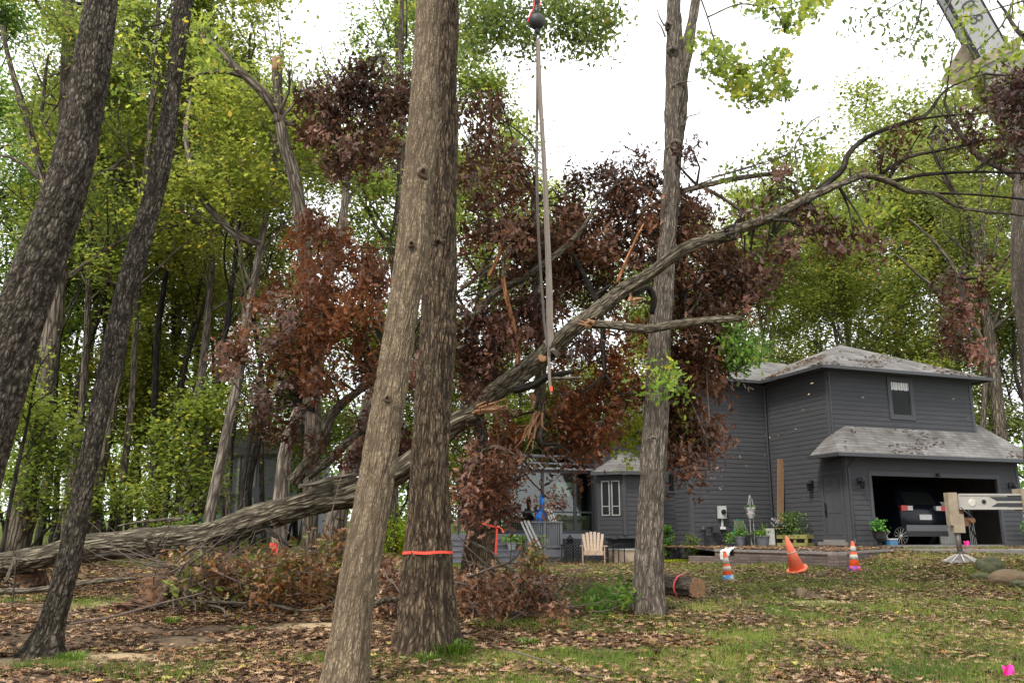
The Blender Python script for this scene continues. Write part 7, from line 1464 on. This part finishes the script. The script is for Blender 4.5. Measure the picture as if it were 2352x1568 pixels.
for (x0_, x1_, z0_, z1_) in ((.2,.95,2.6,3.9), (-1.9,-1.2,2.6,3.9), (.2,.95,.7,1.9)):
    b = MB(); b.box(x0_-.12,x0_,-.09,-.031,z0_-.1,z1_+.1); b.box(x1_,x1_+.12,-.09,-.031,z0_-.1,z1_+.1); b.box(x0_,x1_,-.09,-.031,z1_,z1_+.1); b.box(x0_,x1_,-.09,-.031,z0_-.1,z0_); q = lp(b, 'window', 'white', nb); b = MB(); [b.box(x0_,x1_,-.07,-.035,z0_+k*.1,z0_+k*.1+.07) for k in range(int((z1_-z0_)/.1))]; lp(b, 'blind', 'palewood', q)
nbx(-.25, -.08, -.12, -.032, 0, 4.1, 'corner_board', 'white'); nbx(-3.2, -.4, -1.8, -1.7, 1.0, 1.08, 'porch_rail', 'white'); b = MB(); [b.box(-3.2+k*.9,-3.12+k*.9,-1.8,-1.7,0,2.1) for k in range(4)]; b.box(-3.3,-.3,-1.9,0,2.1,2.2); lp(b, 'porch', 'white', nb)
t = thing('garden_shed', 'small green-grey clapboard shed low behind the slender trunks', 'shed', (px2x(462, 34), 34, gz(px2x(462, 34), 34)), .1)
b = MB(); b.box(-.8,.5,0,1.2,0,.95); [b.box(-.82,.52,-.03,-.001,.04+k*.13,.04+k*.13+.11) for k in range(7)]; lp(b, 'walls', mat('shedgreen', (.12,.17,.13), rough=.8), t); b = MB(); b.poly([(-.95,-.2,.96),(.65,-.2,.96),(.65,1.3,1.25),(-.95,1.3,1.25)], .06, nrm=(0,-.2,1)); lp(b, 'roof', mat('shedroof', (.05,.22,.16), rough=.5), t)
t = thing('wood_stack', 'grey stack of cut firewood at the edge of the far lawn', 'firewood', (px2x(345, 31), 31, gz(px2x(345, 31), 31)), 0)
b = MB(); r_ = np.random.default_rng(6); [b.lathe([(.001,0),(.07,0),(.07,.5),(.001,.5)], (-.5+i*.145+r_.normal(0,.01),0,.07+j*.135), 8, R=np.array([[1,0,0],[0,0,-1],[0,1,0]])) for i in range(7) for j in range(5)]; lp(b, 'logs', 'bark_farpale', t)
# leaves in the air in front of the house
FL = [(1865,880),(1857,905),(1768,1005),(1757,1000),(1828,985),(1982,912),(2190,915),(2223,960),(1757,1045),(1715,1070),(1787,1000),(1700,1048),(1845,940)]
WH = ['just left of the upper storey corner', 'below the upper storey corner on the side wall', 'upper left one of the pair on the wing wall', 'left end of the wing wall group', 'halfway up the side wall', 'left of the upper window', 'at the right end of the upper storey',
      'low at the right end of the upper storey', 'highest leaf against the lower wing wall', 'lowest one on the wing wall', 'near the inner corner of the walls', 'beside the dead leaves on the wing wall', 'near the left end of the garage roof']
r_ = np.random.default_rng(12); proto_l = None
for k, (px, py) in enumerate(FL):
    Yk = 20+3*r_.random(); c_ = at(px, py, Yk)
    if proto_l is None:
        b = MB(); leaves(b, [(0,0,0)], .15, np.random.default_rng(3), OAKS, flat=0, curl=.5, var=np.array([.85])); proto_l = b.build('falling_leaf', M['litter']); o = proto_l
    else: o = proto_l.copy(); C.objects.link(o)
    o.location = tuple(c_); o.rotation_euler = tuple(r_.uniform(0, 6, 3)); tag(o, 'pale falling leaf '+WH[k], 'leaf', 'leaves falling in front of the house')
